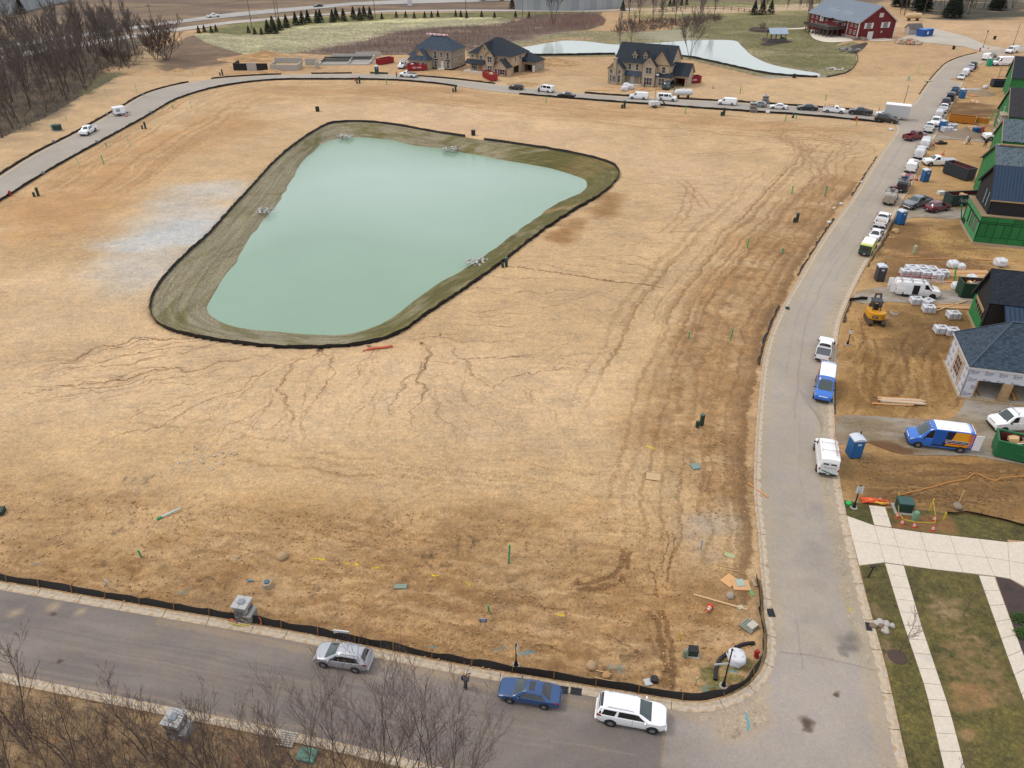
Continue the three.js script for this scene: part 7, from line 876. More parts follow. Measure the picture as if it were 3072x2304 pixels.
trans('dark green transformer with black grating near the round corner',2078,1962,.68,matC(26,30,34,.7));trans('large green transformer among cones at the drive',2708,1530,1.25);trans('green transformer behind the far left road',174,392,1.5);trans('green transformer beside the white tank',2028,282,1.3);
const dome=(label,x,y,s,m)=>{const t=thing('cable_pedestal',label,'pedestal',at3(x,y));t.scale.setScalar(s);mesh('barrel',CY(.24,.26,.9,0,.45,0,14),m,t);mesh('cap',new THREE.SphereGeometry(.24,12,6,0,6.3,0,1.57).translate(0,.9,0),m,t);};dome('pale green round pedestal among cones at the drive',2742,1562,1.1,matC(120,164,132,.6));dome('pale green low dome beside the corner transformer',2054,1968,.7,matC(136,150,128,.7));dome('small pale pedestal beside the far left transformer',158,390,1.4,matC(176,206,180,.6));dome('pale utility box in the upper soil',2724,242,1.5,matC(186,204,178,.7));dome('pale post between the toilets and the green corner',2742,758,1.2,matC(180,192,150,.7));
const flatBox=(name,label,cat,x,y,w,h,d,m,turn=0)=>tag(mesh(name,RB(w,h,d,0,h / 2 + .03,0,.02).rotateY(turn).translate(G(x,y).x,0,G(x,y).z),m),label,cat);
flatBox('valve_box','grey green square valve box lid in the lot','box lid',2086,1401,.9,.14,.9,matC(130,158,150,.6),.2);flatBox('board','tan square board lying in the lot','board',1960,1431,1.5,.05,1.1,matC(214,182,142,.9),-.2);flatBox('vault_cover','grey green flat lid lying in the lower lot','box lid',1202,1761,1.1,.1,.5,matC(140,156,140,.7),0);flatBox('vault_cover','teal box lid in the rough ground below the near street','box lid',922,2270,1.3,.3,1.0,matC(100,150,134,.7),-.2);flatBox('sheet','white sheet leaning on the near fence behind the silver car','sheet',1027,1914,1.3,.9,.1,white,-.15);flatBox('utility_vault','dark box cut by the left edge','box',2,1540,.8,.5,.9,dkGreen,.2);flatBox('valve_box','pale valve box lid beside the upper kerb','box lid',2784,245,2,.3,1,matC(190,184,150,.8),.2);
// meter pit with a tool lying on it
{const t=thing('meter_pit','concrete meter pit with grey lid near the stone pillar','meter pit',at3(803,1757));mesh('ring',CY(.42,.5,.5,0,.2,0,18),matC(190,170,142,.9),t);mesh('lid',CY(.24,.26,.14,0,.5,0,14),matC(90,110,128,.6),t);const q=thing('rake','wooden rake with blue head lying by the meter pit','tool',at3(780,1744));mesh('handle',bar(V(-.6,.12,0),V(.7,.2,.02),.03),plank,q);mesh('head',bar(V(-1.1,.1,.03),V(-.55,.12,0),.07),matC(60,150,190,.6),q);}
{const t=thing('meter_pit','muddy round pit cover in the excavator plot','meter pit',at3(2683,940));mesh('ring',CY(.5,.62,.3,0,.15,0,16),matC(196,186,174,.9),t);mesh('lid',CY(.42,.42,.1,0,.32,0,16),matC(170,124,70,.9),t);}
// rocks
const rockG=[0,1,2].map((i)=>{const g=mergeVertices(new THREE.IcosahedronGeometry(1,2).deleteAttribute('normal').deleteAttribute('uv')),p=g.attributes.position;for(let k=0;k<p.count;k++){const v=V(p.getX(k),p.getY(k),p.getZ(k)),f=.7 + .6*fbm(v.x*1.3 + i*9 + 5,v.y*1.3 + v.z*1.7 + 5,2);p.setXYZ(k,v.x*f,v.y*f*.7,v.z*f);}g.computeVertexNormals();return g;});
const rock=(label,x,y,s,m,k=0)=>{const q=mesh('rock',rockG[k],m||matC(190,160,122,.95));q.position.copy(at3(x,y,s*.35));q.scale.setScalar(s);q.rotation.y=x;tag(q,label,'rock');};
rock('tan rock above the yellow sprayed marks',848,1672,.5,null,1);rock('large tan rock behind the near fence',1773,2001,.46,null,0);rock('smaller tan rock behind the near fence',1819,2028,.32,matC(196,150,104,.95),2);rock('flat grey rock near the plywood scraps',2189,1790,.36,matC(176,162,146,.95),1);rock('round pale stone in the upper right lot beyond the kerb',2686,697,.7,matC(196,162,118,.95),0);rock('stone at the foot of a stick by the black fence',2872,1523,.45,matC(150,136,120,.95),2);rock('tan rock by the right kerb, left of the white pile',2640,1500,.2,null,1);
function heap(name,label,cat,x,y,n,R,s0,s1,cols,hk=.3){seed(x|0);const t=thing(name,label,cat,at3(x,y));t.userData.kind='stuff';const lists=cols.map(()=>[]);for(let i=0;i<n;i++){const a=rr(0,6.3),r=R*Math.sqrt(rnd()),s=rr(s0,s1);lists[ri(cols.length)].push(rockG[ri(3)].clone().scale(s,s,s).rotateY(rr(0,6)).translate(Math.cos(a)*r,s*.3 + hk*R*(1 - r / R),Math.sin(a)*r*.8));}lists.forEach((l,i)=>l.length&&mesh('stones',l,matC(...cols[i],.95),t));return t;}
heap('stone_heap','heap of broken concrete and stones by the barn','stone heap',2725,130,90,5,.35,.8,[[196,178,156],[160,140,120],[180,110,90]]);heap('rubble','scattered pale stones in the left of the lot','stones',622,1372,34,3.2,.07,.17,[[214,200,184],[196,176,152]],0);heap('rubble','second scatter of pale stones left of the first','stones',555,1388,16,2,.06,.13,[[214,200,184]],0);heap('rubble','lumps of grey concrete beside the right kerb grate','stones',2648,1880,18,.8,.12,.32,[[196,190,184],[140,120,100]],.2);heap('boulder_row','grey boulders below the barn corner','stones',2548,152,24,4,.4,.9,[[150,144,138],[120,116,112]],.05);heap('rubble','stone heap at the water edge below the barn','stones',2506,208,14,3,.3,.6,[[200,198,190]],.05);
for(const[x,y,l]of[[1036,404,'riprap stones at the upper left pond inlet'],[1352,443,'riprap stones at the upper right pond inlet'],[795,627,'pale riprap strip on the left pond bank'],[1436,780,'pale riprap strip on the right pond bank']]){const q=heap('riprap',l,'riprap',x,y,55,2.2,.1,.24,[[196,196,192],[166,166,166],[214,210,202]],0);const p=G(x,y,-1.0);q.position.copy(p).setY(-1.3);}
// plywood scraps, boards, pallet, bags on the corner
flatBox('plywood_scrap','orange plywood scrap with a point near the corner','plywood',2188,1742,1.3,.04,1.1,matC(232,180,124,.9),.7);flatBox('plywood_board','orange board with a grey pane on it','plywood',2223,1757,1.5,.1,1.2,matC(226,176,128,.9),-.05);flatBox('pane','pale green grey pane lying on the orange board','pane',2220,1751,.7,.16,.8,matC(176,196,182,.4),.1);flatBox('sheathing_scrap','narrow green scrap right of the orange board','scrap',2253,1774,.35,.04,1.1,matC(124,176,116,.8),.08);flatBox('sheathing_scrap','pale green triangular scrap above the boards','scrap',2189,1667,1.0,.04,.5,matC(184,190,140,.8),-.5);flatBox('sheathing_scrap','small pale scrap at the end of the long board','scrap',2221,1823,.5,.06,.4,matC(190,206,190,.7),.3);flatBox('rubber_patch','grey black debris strip beside the corner fence','debris',2262,1748,.3,.05,.9,matC(200,176,146,.8),.1);
{const t=thing('board','long tan board lying near the fallen cone','board',at3(2166,1815));mesh('plank',beam(V(-2.2,.08,-1.1),V(2.0,.08,.55),.16,.06),plank,t);const s=thing('lath','thin tan sticks near the green scrap','lath',at3(2183,1703));mesh('stick',beam(V(-.5,.05,-.2),V(.6,.05,.15),.06,.04),plank,s);mesh('stick',beam(V(-.2,.06,.2),V(.9,.06,.5),.06,.04),plank,s);for(const[x,y,l]of[[1815,2040,'thin lath right below the smaller rock'],[1800,2015,'thin lath above the smaller rock']]){const q=thing('lath',l,'lath',at3(x,y));mesh('stick',beam(V(-.8,.06,-.2),V(.9,.08,.25),.07,.04),plank,q);}}
function palletOf(label,x,y,turn,m=matC(160,150,130,.9)){const t=thing('pallet',label,'pallet',at3(x,y),turn);for(let i=0;i<7;i++)mesh('slat',memo('slat',()=>BX(1.2,.03,.12)),m,t).position.set(0,.15,-.5 + i / 6);for(const z of[-.5,0,.5])mesh('runner',memo('runner',()=>BX(1.2,.1,.09)),m,t).position.set(0,.07,z);return t;}
palletOf('weathered pallet with a grey bag near the corner fence',2246,1880,.7,matC(150,158,146,.9));flatBox('cement_bag','pale grey bag lying on the corner pallet','bag',2256,1882,.8,.34,.6,matC(206,200,188,.8),.6);palletOf('weathered pallet lying behind the near trees',862,2220,-.15,matC(190,182,172,.9));
function sack(label,x,y,s,name='bulk_bag',m=matC(236,238,244,.8)){seed((x*7 + y)|0);const g=mergeVertices(new THREE.SphereGeometry(1,20,14).deleteAttribute('normal').deleteAttribute('uv')),p=g.attributes.position;for(let k=0;k<p.count;k++){const X=p.getX(k),Y=p.getY(k),Zz=p.getZ(k),q=(v)=>Math.sign(v)*Math.abs(v)**.72,f=.86 + .3*vn(X*3 + x,Y*3 + Zz*3 + y);p.setXYZ(k,q(X)*f,(Y>0?q(Y)*(1 - .25*Math.exp(-(X*X + Zz*Zz)*4)):q(Y))*f*.8,q(Zz)*f);}g.computeVertexNormals();const t=thing(name,label,'bag',at3(x,y));t.scale.setScalar(s);mesh('sack',g.translate(0,.7,0),m,t);for(const a of[.8,2.4,3.9,5.5])mesh('loop',tube([V(Math.cos(a)*.7,1.25,Math.sin(a)*.7),V(Math.cos(a)*.6,1.6,Math.sin(a)*.5),V(Math.cos(a + .4)*.6,1.25,Math.sin(a + .4)*.6)],.04,8,4),m,t);return t;}
sack('large white bulk bag on the round corner',2208,1985,.7);for(const[x,y,s,l]of[[2856,803,.85,'big white bulk bag beside the lumber'],[2880,807,.65,'slumped white bag right of the big bulk bag'],[2998,797,.9,'pile of torn white bags at the right'],[2913,842,.7,'white bag behind the green dumpster'],[2868,868,.8,'white bundle at the green dumpster corner'],[1873,272,1.0,'left white bulk bag before the largest house'],[1880,263,1.0,'rear white bulk bag before the largest house'],[1891,267,1.0,'right white bulk bag before the largest house'],[2672,392,.45,'white bag near the far corner'],[2522,614,.3,'white plastic heap by the upper right kerb'],[2584,548,.25,'white scrap on the right street kerb'],[2486,670,.3,'white and red litter by the right kerb'],[2864,398,.6,'white plastic by the blue barrels'],[2955,266,.7,'white plastic heap near the topmost row house'],[2303,340,.5,'white bag by the far lot side pillar']])sack(l,x,y,s,'plastic_bag');
{const hose=(label,pts,r)=>{const c=pts[0],t=thing('corrugated_pipe',label,'pipe',at3(...c)),o=G(...c),P=pts.map(([x,y])=>G(x,y).sub(o).setY(r));mesh('pipe',tube(P,r,40,8),matC(60,52,58,.7),t);const rg=[];const cv=new THREE.CatmullRomCurve3(P);for(let i=0;i<30;i++){const p=cv.getPoint(i / 29),d=cv.getTangent(i / 29);rg.push(new THREE.TorusGeometry(r*1.06,r*.16,5,8).applyQuaternion(new THREE.Quaternion().setFromUnitVectors(V(0,0,1),d)).translate(p.x,p.y,p.z));}mesh('ribs',rg,matC(46,40,46,.7),t);};hose('dark corrugated pipe behind the white bulk bag',[[2206,1946],[2225,1937],[2245,1933],[2262,1932]],.13);hose('dark corrugated pipe curving down left of the bulk bag',[[2182,1962],[2160,1980],[2148,2010],[2145,2042]],.13);}
sack('crumpled black bag behind the near street fence',1962,2043,.3,'rubbish_bag',matC(34,34,40,.5));flatBox('paper','white printed paper beside the black bag','paper',1944,2048,.6,.1,.6,matC(206,210,216,.7),.2);
{const stk=(l,x,y,m,h=.9)=>{const t=thing('stake',l,'stake',at3(x,y));mesh('post',CY(.06,.06,h,0,h / 2,0,8),m,t);mesh('cap',CY(.07,.07,.06,0,h,0,8),m,t);};stk('short pale marker stake near the name post',2086,2056,matC(206,190,150,.8));stk('grey blue marker stake in the right tracks',2102,1650,matC(150,164,190,.7),1.2);stk('short yellow stake left of the corner transformer',2041,1920,matC(230,200,40,.7),.8);stk('yellow post in the drive corner soil',2684,1516,matC(206,180,80,.7),1.6);stk('second yellow whip at the drive lawn',2788,1532,matC(226,206,40,.7),1.5);stk('yellow whip right of the cones',2830,1560,matC(226,206,40,.7),.9);stk('stick standing in a stone by the black fence',2876,1510,plank,1.6);}
// hydrants
const hydrant=(l,x,y,s=1)=>{const t=thing('hydrant',l,'hydrant',at3(x,y));t.scale.setScalar(s);mesh('barrel',merge([CY(.13,.15,.62,0,.35,0,12),CY(.2,.2,.06,0,.1,0,12),CY(.18,.18,.05,0,.62,0,12)]),red,t);mesh('bonnet',new THREE.SphereGeometry(.15,12,6,0,6.3,0,1.57).translate(0,.66,0),red,t);mesh('nozzle',CY(.07,.07,.46,0,.48,0,8).rotateZ(0).applyMatrix4(new THREE.Matrix4().makeRotationZ(HP)).translate(.48,.48,0),red,t);};hydrant('red hydrant on the round corner',2268,1970,1.05);hydrant('red hydrant by the loop road mouth',2567,362,1.5);hydrant('red hydrant at the lower end of the far left road',32,588,1.4);hydrant('red hydrant at the upper bend',2939,153,1.5);hydrant('red hydrant on the loop road below the foundations',1065,243,1.4);
// kerb grates
const grate=(l,x,y,turn)=>{const t=thing('storm_grate',l,'drain grate',at3(x,y,.03),turn),b=[];for(let i=0;i<8;i++)b.push(BX(.05,.05,.5,-.38 + i*.108,.03,0));mesh('bars',merge([...b,BX(.86,.05,.06,0,.03,.26),BX(.86,.05,.06,0,.03,-.26),BX(.86,.04,.05,0,.025,0)]),matC(70,74,80,.6,.5),t);mesh('sump',BX(.84,.02,.5,0,.0,0),matC(20,22,24,1),t);};grate('left of two storm grates in the near kerb',1688,2070,-.17);grate('right of two storm grates in the near kerb',1728,2075,-.17);grate('storm grate in the right street left kerb',2312,1839,HP);grate('storm grate in the right street right kerb',2608,1881,1.35);grate('rusty grate in the curving kerb',2362,925,1.2);grate('grate beside the white bed cover pickup',2506,1031,1.5);
// cones
const coneG=memo('cone',()=>new THREE.LatheGeometry([[.02,.74],[.06,.74],[.19,.05],[.0,.05]].map((p)=>new THREE.Vector2(...p)),14)),bandG=memo('band',()=>merge([CY(.105,.125,.1,0,.48,0,14),CY(.14,.158,.08,0,.3,0,14)])),baseG=memo('cbase',()=>RB(.42,.05,.42,0,.03,0,.02));
const cone=(l,x,y,s=1,flat=0)=>{const t=thing('traffic_cone',l,'cone',at3(x,y),x);t.scale.setScalar(s);mesh('body',coneG,orange,t);mesh('band',bandG,white,t);mesh('base',baseG,flat===1?orange:matC(214,70,36,.7),t);if(flat){t.rotation.z=1.5;t.position.y=.2;}};
for(const[x,y,l]of[[2691,1552,'orange cone left of the large transformer foot'],[2705,1573,'banded cone left of the pale round pedestal'],[2741,1582,'banded cone in front of the pale round pedestal'],[2797,1592,'orange cone rightmost at the drive edge'],[2801,1562,'banded cone at the yellow tape behind the rightmost one']])cone(l,x,y,.92);cone('orange cone lying on the ground near the long board',2131,1822,1.1,1);for(const[x,y,l]of[[2736,540,'orange cone at the kerb below the capped truck'],[2749,540,'second orange cone at the kerb by the toilet'],[2829,464,'orange cone in the plot above the white pickup'],[2800,436,'red cone at the kerb by the torn fence'],[380,350,'small cone beside the generator trailer'],[2964,147,'orange barrel cone at the upper bend'],[2138,265,'lone orange cone in the soil right of the red dumpster']])cone(l,x,y,1.3);
{const t=thing('caution_tape','yellow caution tape strung between cones at the drive','tape',V(0,0,0)),P=[[2684,1512,1.2],[2692,1550,.5],[2705,1572,.6],[2741,1580,.6],[2800,1580,.5],[2801,1560,.6],[2787,1530,1.3]].map(([x,y,h])=>at3(x,y,h));for(let i=0;i<P.length - 1;i++)mesh('tape',beam(P[i],P[i + 1],.02,.07),matC(238,220,40,.5),t);}
{const t=thing('safety_netting','heap of orange safety netting by the drive','netting',at3(2622,1507),-.1);seed(66);for(let i=0;i<9;i++)mesh('fold',tube([V(-1.3,.12 + rnd()*.2,rr(-.4,.4)),V(-.4,rr(.15,.4),rr(-.4,.4)),V(.5,rr(.1,.4),rr(-.4,.4)),V(1.3,.1,rr(-.4,.4))],rr(.07,.13),14,6),i % 4?orange:matC(240,180,60,.6),t);sack('bright green bucket shaped bag by the speed limit post',2545,1514,.26,'bucket',matC(40,200,90,.5));const c=thing('extension_cord','orange cord snaking across the soil of the right plot','cord',V(0,0,0));mesh('cable',tube([[2692,1488],[2780,1467],[2850,1448],[2900,1438],[2912,1428],[2928,1422],[2950,1432],[2984,1444],[3000,1437],[3030,1433],[3072,1431],[3120,1430]].map(([x,y])=>at3(x,y,.12)),.045,90,5),matC(232,156,70,.6),c);mesh('plug',RB(.2,.1,.1,G(2692,1488).x,.14,G(2692,1488).z,.03),trimM,c);}
{const q=thing('red_fabric','strip of red silt sock beside the pond fence','fabric',at3(1140,1047));mesh('sock',tube([V(-1.6,.15,.3),V(-.5,.2,.05),V(.6,.18,-.2),V(1.6,.2,-.55)],.16,20,7),matC(226,110,80,.8),q);mesh('tail',tube([V(-2.2,.1,.6),V(-1.6,.14,.3)],.1,6,6),matC(226,130,100,.8),q);}
// portable toilets
function toilet(l,x,y,m,s=1,turn=.1){const t=thing('portable_toilet',l,'portable toilet',at3(x,y),turn);t.scale.setScalar(s);mesh('cabin',RB(1.15,2.05,1.15,0,1.1,0,.05),m,t);mesh('door',RB(.85,1.85,.05,0,1.1,.58,.02),m,t);const sh=new THREE.Shape();sh.moveTo(-.62,0);sh.lineTo(.62,0);sh.lineTo(.6,.12);sh.quadraticCurveTo(0,.4,-.6,.12);mesh('roof',new THREE.ExtrudeGeometry(sh,{depth:1.2,bevelEnabled:false}).translate(0,2.12,-.6),matC(222,232,244,.4),t);mesh('door_sign',RB(.4,.22,.02,0,1.75,.61,.005),matC(206,222,236,.5),t);mesh('vent',CY(.06,.06,.5,.45,2.4,-.4,8),trimM,t);mesh('skid',merge([BX(.14,.1,1.25,-.4,.05,0),BX(.14,.1,1.25,.4,.05,0)]),trimM,t);}
const tb=matC(34,104,168,.5);toilet('blue portable toilet nearest, by the gravel drive',2558,1366,tb,1.08);toilet('dark grey portable toilet beside the stacked pallets',2636,840,matC(66,66,72,.6),1.1,-.1);toilet('blue portable toilet across from the white pickup',2698,671,tb,1.12,.3);toilet('blue portable toilet left of the long black dumpster',2772,544,tb,1.12);toilet('blue portable toilet beside white wrapped stacks',2825,393,tb,1.15,.3);toilet('blue portable toilet by the slate blue pickup',2884,295,tb,1.15);toilet('bright green portable toilet by the far vans',2966,198,matC(20,164,128,.5),1.15,.2);toilet('dark green portable toilet on the loop road',1131,222,matC(24,76,60,.5),1.1);
// roll-off containers: left bottom corner, right bottom corner of the near long side
function skip(l,a,b,m,o={}){const A=G(...a),B=G(...b),L=o.L||A.distanceTo(B),d=B.clone().sub(A).normalize(),H=o.H||1.8,W=2.4,t=thing(o.name||'dumpster',l,'dumpster',A,Math.atan2(-d.z,d.x)),inn=o.inn||matC(112,44,40,.9);mesh('side_wall',BX(L,H,.1,L / 2,H / 2 + .2,-.05),m,t);mesh('side_wall',BX(L,H,.1,L / 2,H / 2 + .2,-W + .05),m,t);mesh('end_wall',BX(.1,H,W - .2,.05,H / 2 + .2,-W / 2),m,t);mesh('end_wall',BX(.1,H,W - .2,L - .05,H / 2 + .2,-W / 2),m,t);mesh('floor',BX(L - .2,.1,W - .2,L / 2,.3,-W / 2),inn,t);mesh('lining',merge([BX(L - .24,H - .2,.02,L / 2,H / 2 + .2,-.12),BX(L - .24,H - .2,.02,L / 2,H / 2 + .2,-W + .12),BX(.02,H - .2,W - .26,.13,H / 2 + .2,-W / 2),BX(.02,H - .2,W - .26,L - .13,H / 2 + .2,-W / 2)]),inn,t);mesh('top_rail',merge([BX(L + .1,.14,.18,L / 2,H + .22,-.04),BX(L + .1,.14,.18,L / 2,H + .22,-W + .04),BX(.18,.139,W,.02,H + .22,-W / 2),BX(.18,.139,W,L - .02,H + .22,-W / 2)]),m,t);for(let x=.6;x<L - .2;x +=.62)mesh('rib',memo('rib' + H,()=>BX(.12,H - .1,.08,0,H / 2 + .2,.03)),m,t).position.x=x;mesh('skid',merge([BX(L,.2,.2,L / 2,.1,-.6),BX(L,.2,.2,L / 2,.1,-W + .6)]),trimM,t);
if(o.text)mesh('lettering',new THREE.PlaneGeometry(o.tw||L*.8,(o.tw||L*.8)/ 6).translate(L*(o.tx||.5),H*.5 + .2,.085),mat(0xffffff,.7,0,{map:canvasTex(512,86,(c,w,h)=>{const q=o.bg;c.fillStyle=css(...q);c.fillRect(0,0,w,h);c.fillStyle=css(236,226,222);c.font='bold 76px sans-serif';c.textAlign='center';c.fillText(o.text,w / 2,70,w - 10);})}),t);
if(o.fill){seed(L*100|0);for(let i=0;i<o.fill;i++){const q=mesh('debris',memo('deb' + i % 5,()=>i % 5<3?RB(.9,.5,.7,0,0,0,.04):BX(1.6,.08,.14)),matC(...[[206,160,108],[196,148,96],[226,220,212],[222,186,138],[150,140,132]][ri(5)],.9),t);q.position.set(rr(.7,L - .7),H*rr(.75,1.05),rr(-W + .5,-.5));q.rotation.set(rr(-.5,.5),rr(0,6),rr(-.5,.5));}}return t;}
const redD=matC(164,24,42,.6);
skip('green dumpster full of cardboard at the right edge',[2977,1370],[3072,1392],matC(24,118,68,.6),{L:6.7,fill:16,text:'GR',bg:[24,118,68],tw:2.2,tx:.42,H:1.9});skip('long black dumpster with rusty inside',[2825,519],[2895,545],matC(48,58,68,.6),{H:2.3});{const t=skip('dark dumpster with white graffiti beside the red SUV',[2848,622],[2930,618],matC(40,66,66,.6),{H:2.0,L:7.5,fill:3});const g=[];seed(88);for(let i=0;i<9;i++)g.push(tube([V(1.6 + i*.5,rr(.8,1.2),.09),V(1.9 + i*.5,rr(1.4,2),.09),V(2.1 + i*.5,rr(.7,1.1),.09),V(2.4 + i*.5,rr(1.3,1.8),.09)],.045,16,4));mesh('graffiti',g,matC(190,206,196,.8),t);}
skip('dark green open dumpster beside the ladder van',[2879,894],[2940,898],matC(18,66,44,.6),{L:6.4,fill:10,H:2.1});{const t=skip('orange yellow dumpster with its end door open',[2843,366],[2886,371],matC(206,134,36,.7),{L:6.2,inn:matC(170,112,40,.8),H:1.5});mesh('open_door',BX(3,1.4,.1,7.8,.95,-1.6),matC(206,134,36,.7),t);}
skip('dark blue dumpster near the topmost row house',[2977,262],[3016,263],matC(36,52,66,.6),{L:6.5});skip('red dumpster end-on beside the open basement',[1128,193],[1153,198],redD,{L:2.4,H:1.6}).scale.set(1,1,2.6);skip('red dumpster with phone number behind the white pickup',[1223,214],[1279,212],redD,{fill:6,text:'765-1080',bg:[164,24,42]});skip('red dumpster full of white rubbish in front of the second house',[1447,231],[1472,245],matC(170,42,44,.6),{fill:12});skip('red dumpster right of the largest house',[2049,253],[2103,249],redD,{fill:3,text:'765-1080',bg:[164,24,42]});
// wrapped pallets of shingles
function bale(l,x,y,s,turn){const t=thing('wrapped_pallet',l,'pallet stack',at3(x,y),turn,'white wrapped pallet stacks');t.scale.setScalar(s);mesh('wrapped_stack',memo('bale',()=>{const g=new THREE.BoxGeometry(1.3,.62,1.05,8,4,8),p=g.attributes.position;for(let k=0;k<p.count;k++){const f=1 + .07*(vn(p.getX(k)*5 + 9,p.getY(k)*5 + p.getZ(k)*6 + 9)- .5);p.setXYZ(k,p.getX(k)*f,p.getY(k)*f -(Math.abs(p.getX(k))>.6||Math.abs(p.getZ(k))>.5?.03:0),p.getZ(k)*f);}g.computeVertexNormals();return g.translate(0,.47,0);}),matC(228,230,238,.45),t);mesh('strap',memo('bstrap',()=>merge([BX(.05,.64,1.08,-.3,.47,0),BX(.05,.64,1.08,.3,.47,0)])),matC(120,120,128,.6),t);mesh('label',memo('blabel',()=>BX(.4,.01,.3,.05,.79,0)),matC(120,120,126,.7),t);mesh('pallet',memo('bpal',()=>merge([BX(1.3,.04,1.05,0,.14,0),BX(1.3,.1,.1,0,.06,.45),BX(1.3,.1,.1,0,.06,-.45)])),plank,t);}
[[2731,815,'back row, left'],[2761,816,'back row, second'],[2790,819,'back row, third'],[2824,829,'back row, rightmost'],[2716,826,'front row, left'],[2745,827,'front row, second'],[2777,831,'front row, third'],[2808,837,'front row, right']].forEach(([x,y,w],i)=>bale(`white wrapped pallet stack behind the ladder van: ${w}`,x,y,1.32,-.15 + i*.02));[[2746,911,'first below the gravel by the excavator'],[2780,916,'beside the lumber, upper of two'],[2783,935,'beside the lumber, lower of two'],[2857,954,'alone in the dark soil'],[2819,998,'left of two near the garage'],[2853,1004,'half hidden by the garage roof corner']].forEach(([x,y,w],i)=>bale(`white wrapped pallet stack ${w}`,x,y,1.25,[-.1,.5,-.15,-.05,-.1,-.1][i]));[[2838,388,'tall, left of two by the toilet'],[2852,388,'tall, right of two by the toilet'],[2838,397,'low, in front by the toilet']].forEach(([x,y,w])=>bale(`white wrapped stack ${w}`,x,y,1.8,0));
// lumber
function lumber(l,x,y,len,n,turn,m=plank,w=.14,cross=0){seed((x + y)|0);const t=thing('lumber_pile',l,'lumber',at3(x,y),turn);for(let i=0;i<n;i++){const q=mesh('plank',memo(`pl${len},${w}`,()=>BX(len,.07,w)),i % 3?m:plankO,t);q.position.set(rr(-.25,.25),.06 + .075*Math.floor(i / 6),(i % 6 - 2.5)*w*1.25 + rr(-.03,.03));q.rotation.y=rr(-.03,.03)+(cross&&i===n - 1?.6:0);}}
lumber('pale stack of boards in the plot beside the blue van',2704,1205,5.0,18,-.12,matC(226,206,180,.9));lumber('single orange beam below the pale board stack',2690,1225,4.8,1,-.06,plankO,.24);lumber('thin boards between stack and orange beam',2690,1217,3,3,-.08);lumber('long lumber lying beside the wrapped pallets',2858,922,6.8,14,-.1,plank,.16,1);lumber('wide yellow boards beyond the green dumpster',2895,820,7.5,10,-.06,plank,.3);lumber('short boards beyond the green dumpster, nearer',2925,833,5,4,-.12);lumber('single beam left of the green dumpster',2842,850,3.6,2,-.06,plankO,.2);lumber('long lath on the ground above the wrapped pallets',2825,781,6,1,-.05,plank,.12);lumber('grade lath at the right edge above the torn bags',3015,786,9,1,-.1,plank,.14);lumber('boards in front of the largest house, left pile',1925,272,7,10,.7,plank,.3);lumber('boards in front of the largest house, right pile',1952,269,8,12,.5,plank,.3);lumber('boards left of the largest house',1800,270,7,5,-.05,plank,.3);lumber('white beam left of the largest house',1833,265,6,1,-.2,matC(236,226,206,.8),.3);lumber('boards beside the second house garage',1588,229,7,10,.35,plank,.3);lumber('yellow boards right of the red dumpster with number',1265,223,6,5,-.05,plank,.3);lumber('boards by the black fence in front of the second house',1430,241,6,4,-.1,plank,.3);lumber('timber by the orange dumpster stacks',2922,304,3,10,1.0,matC(232,196,160,.9),.3);lumber('crate of orange timber near the blue toilet',2922,287,3,12,.1,plankO,.25);lumber('tan boards near the blue barrels',2920,382,2.6,9,.3,matC(236,206,176,.9),.3);lumber('two poles lying by the white box in the plot',2788,590,3,2,.3);lumber('lath by the black van plot',2740,815 - 40,2.6,1,.1);lumber('pipe section before the first foundation',711,222,9,1,.35,matC(220,220,220,.6),.25);lumber('short boards on the corner of the white and red litter',2506,625,1.2,3,.9,matC(230,214,196,.9),.15);lumber('red brown timber by the right kerb fence',2261,1473,2.6,1,-1.0,matC(176,120,84,.9),.14);lumber('grey boards stacked near the white plastic',2906,268,7,12,.08,matC(196,200,206,.8),.4);
flatBox('white_box','small white box in the plot above the grey pickup','box',2821,584,1.3,.7,.9,white,.2);for(const[x,l]of[[2920,'left blue barrel by the white truck'],[2932,'right blue barrel by the white truck']]){const t=thing('barrel',l,'barrel',at3(x,402));mesh('drum',CY(.6,.6,1.5,0,.75,0,14),matC(26,90,140,.5),t);mesh('lid',CY(.62,.62,.08,0,1.52,0,14),matC(30,104,160,.5),t);}
{const t=thing('tool_heap','heap of red cables and tools by the blue barrels','tools',at3(2944,396));seed(99);for(let i=0;i<8;i++)mesh('cable',tube([V(rr(-1,1),.2,rr(-1,1)),V(rr(-1,1),rr(.4,1.4),rr(-1,1)),V(rr(-1,1),.2,rr(-1,1))],.12,10,5),matC(206,54,44,.6),t);const q=thing('mortar_tools','mixed tools and white boards in the middle plot','tools',at3(2900,432));for(let i=0;i<5;i++)mesh('board',beam(V(rr(-.8,.8),0,rr(-.5,.5)),V(rr(-.8,.8),rr(1,2),rr(-.5,.5)),.2,.06),i % 2?white:matC(90,40,40,.7),q);const f=thing('torn_fabric','torn black fabric heap at the plot kerb','fabric',at3(2822,432));for(let i=0;i<6;i++)mesh('fold',tube([V(rr(-2,0),.2,rr(-.6,.6)),V(rr(-.5,.5),rr(.3,.7),rr(-.6,.6)),V(rr(0,2.4),.2,rr(-.6,.6))],.2,10,5),fabric,f);}
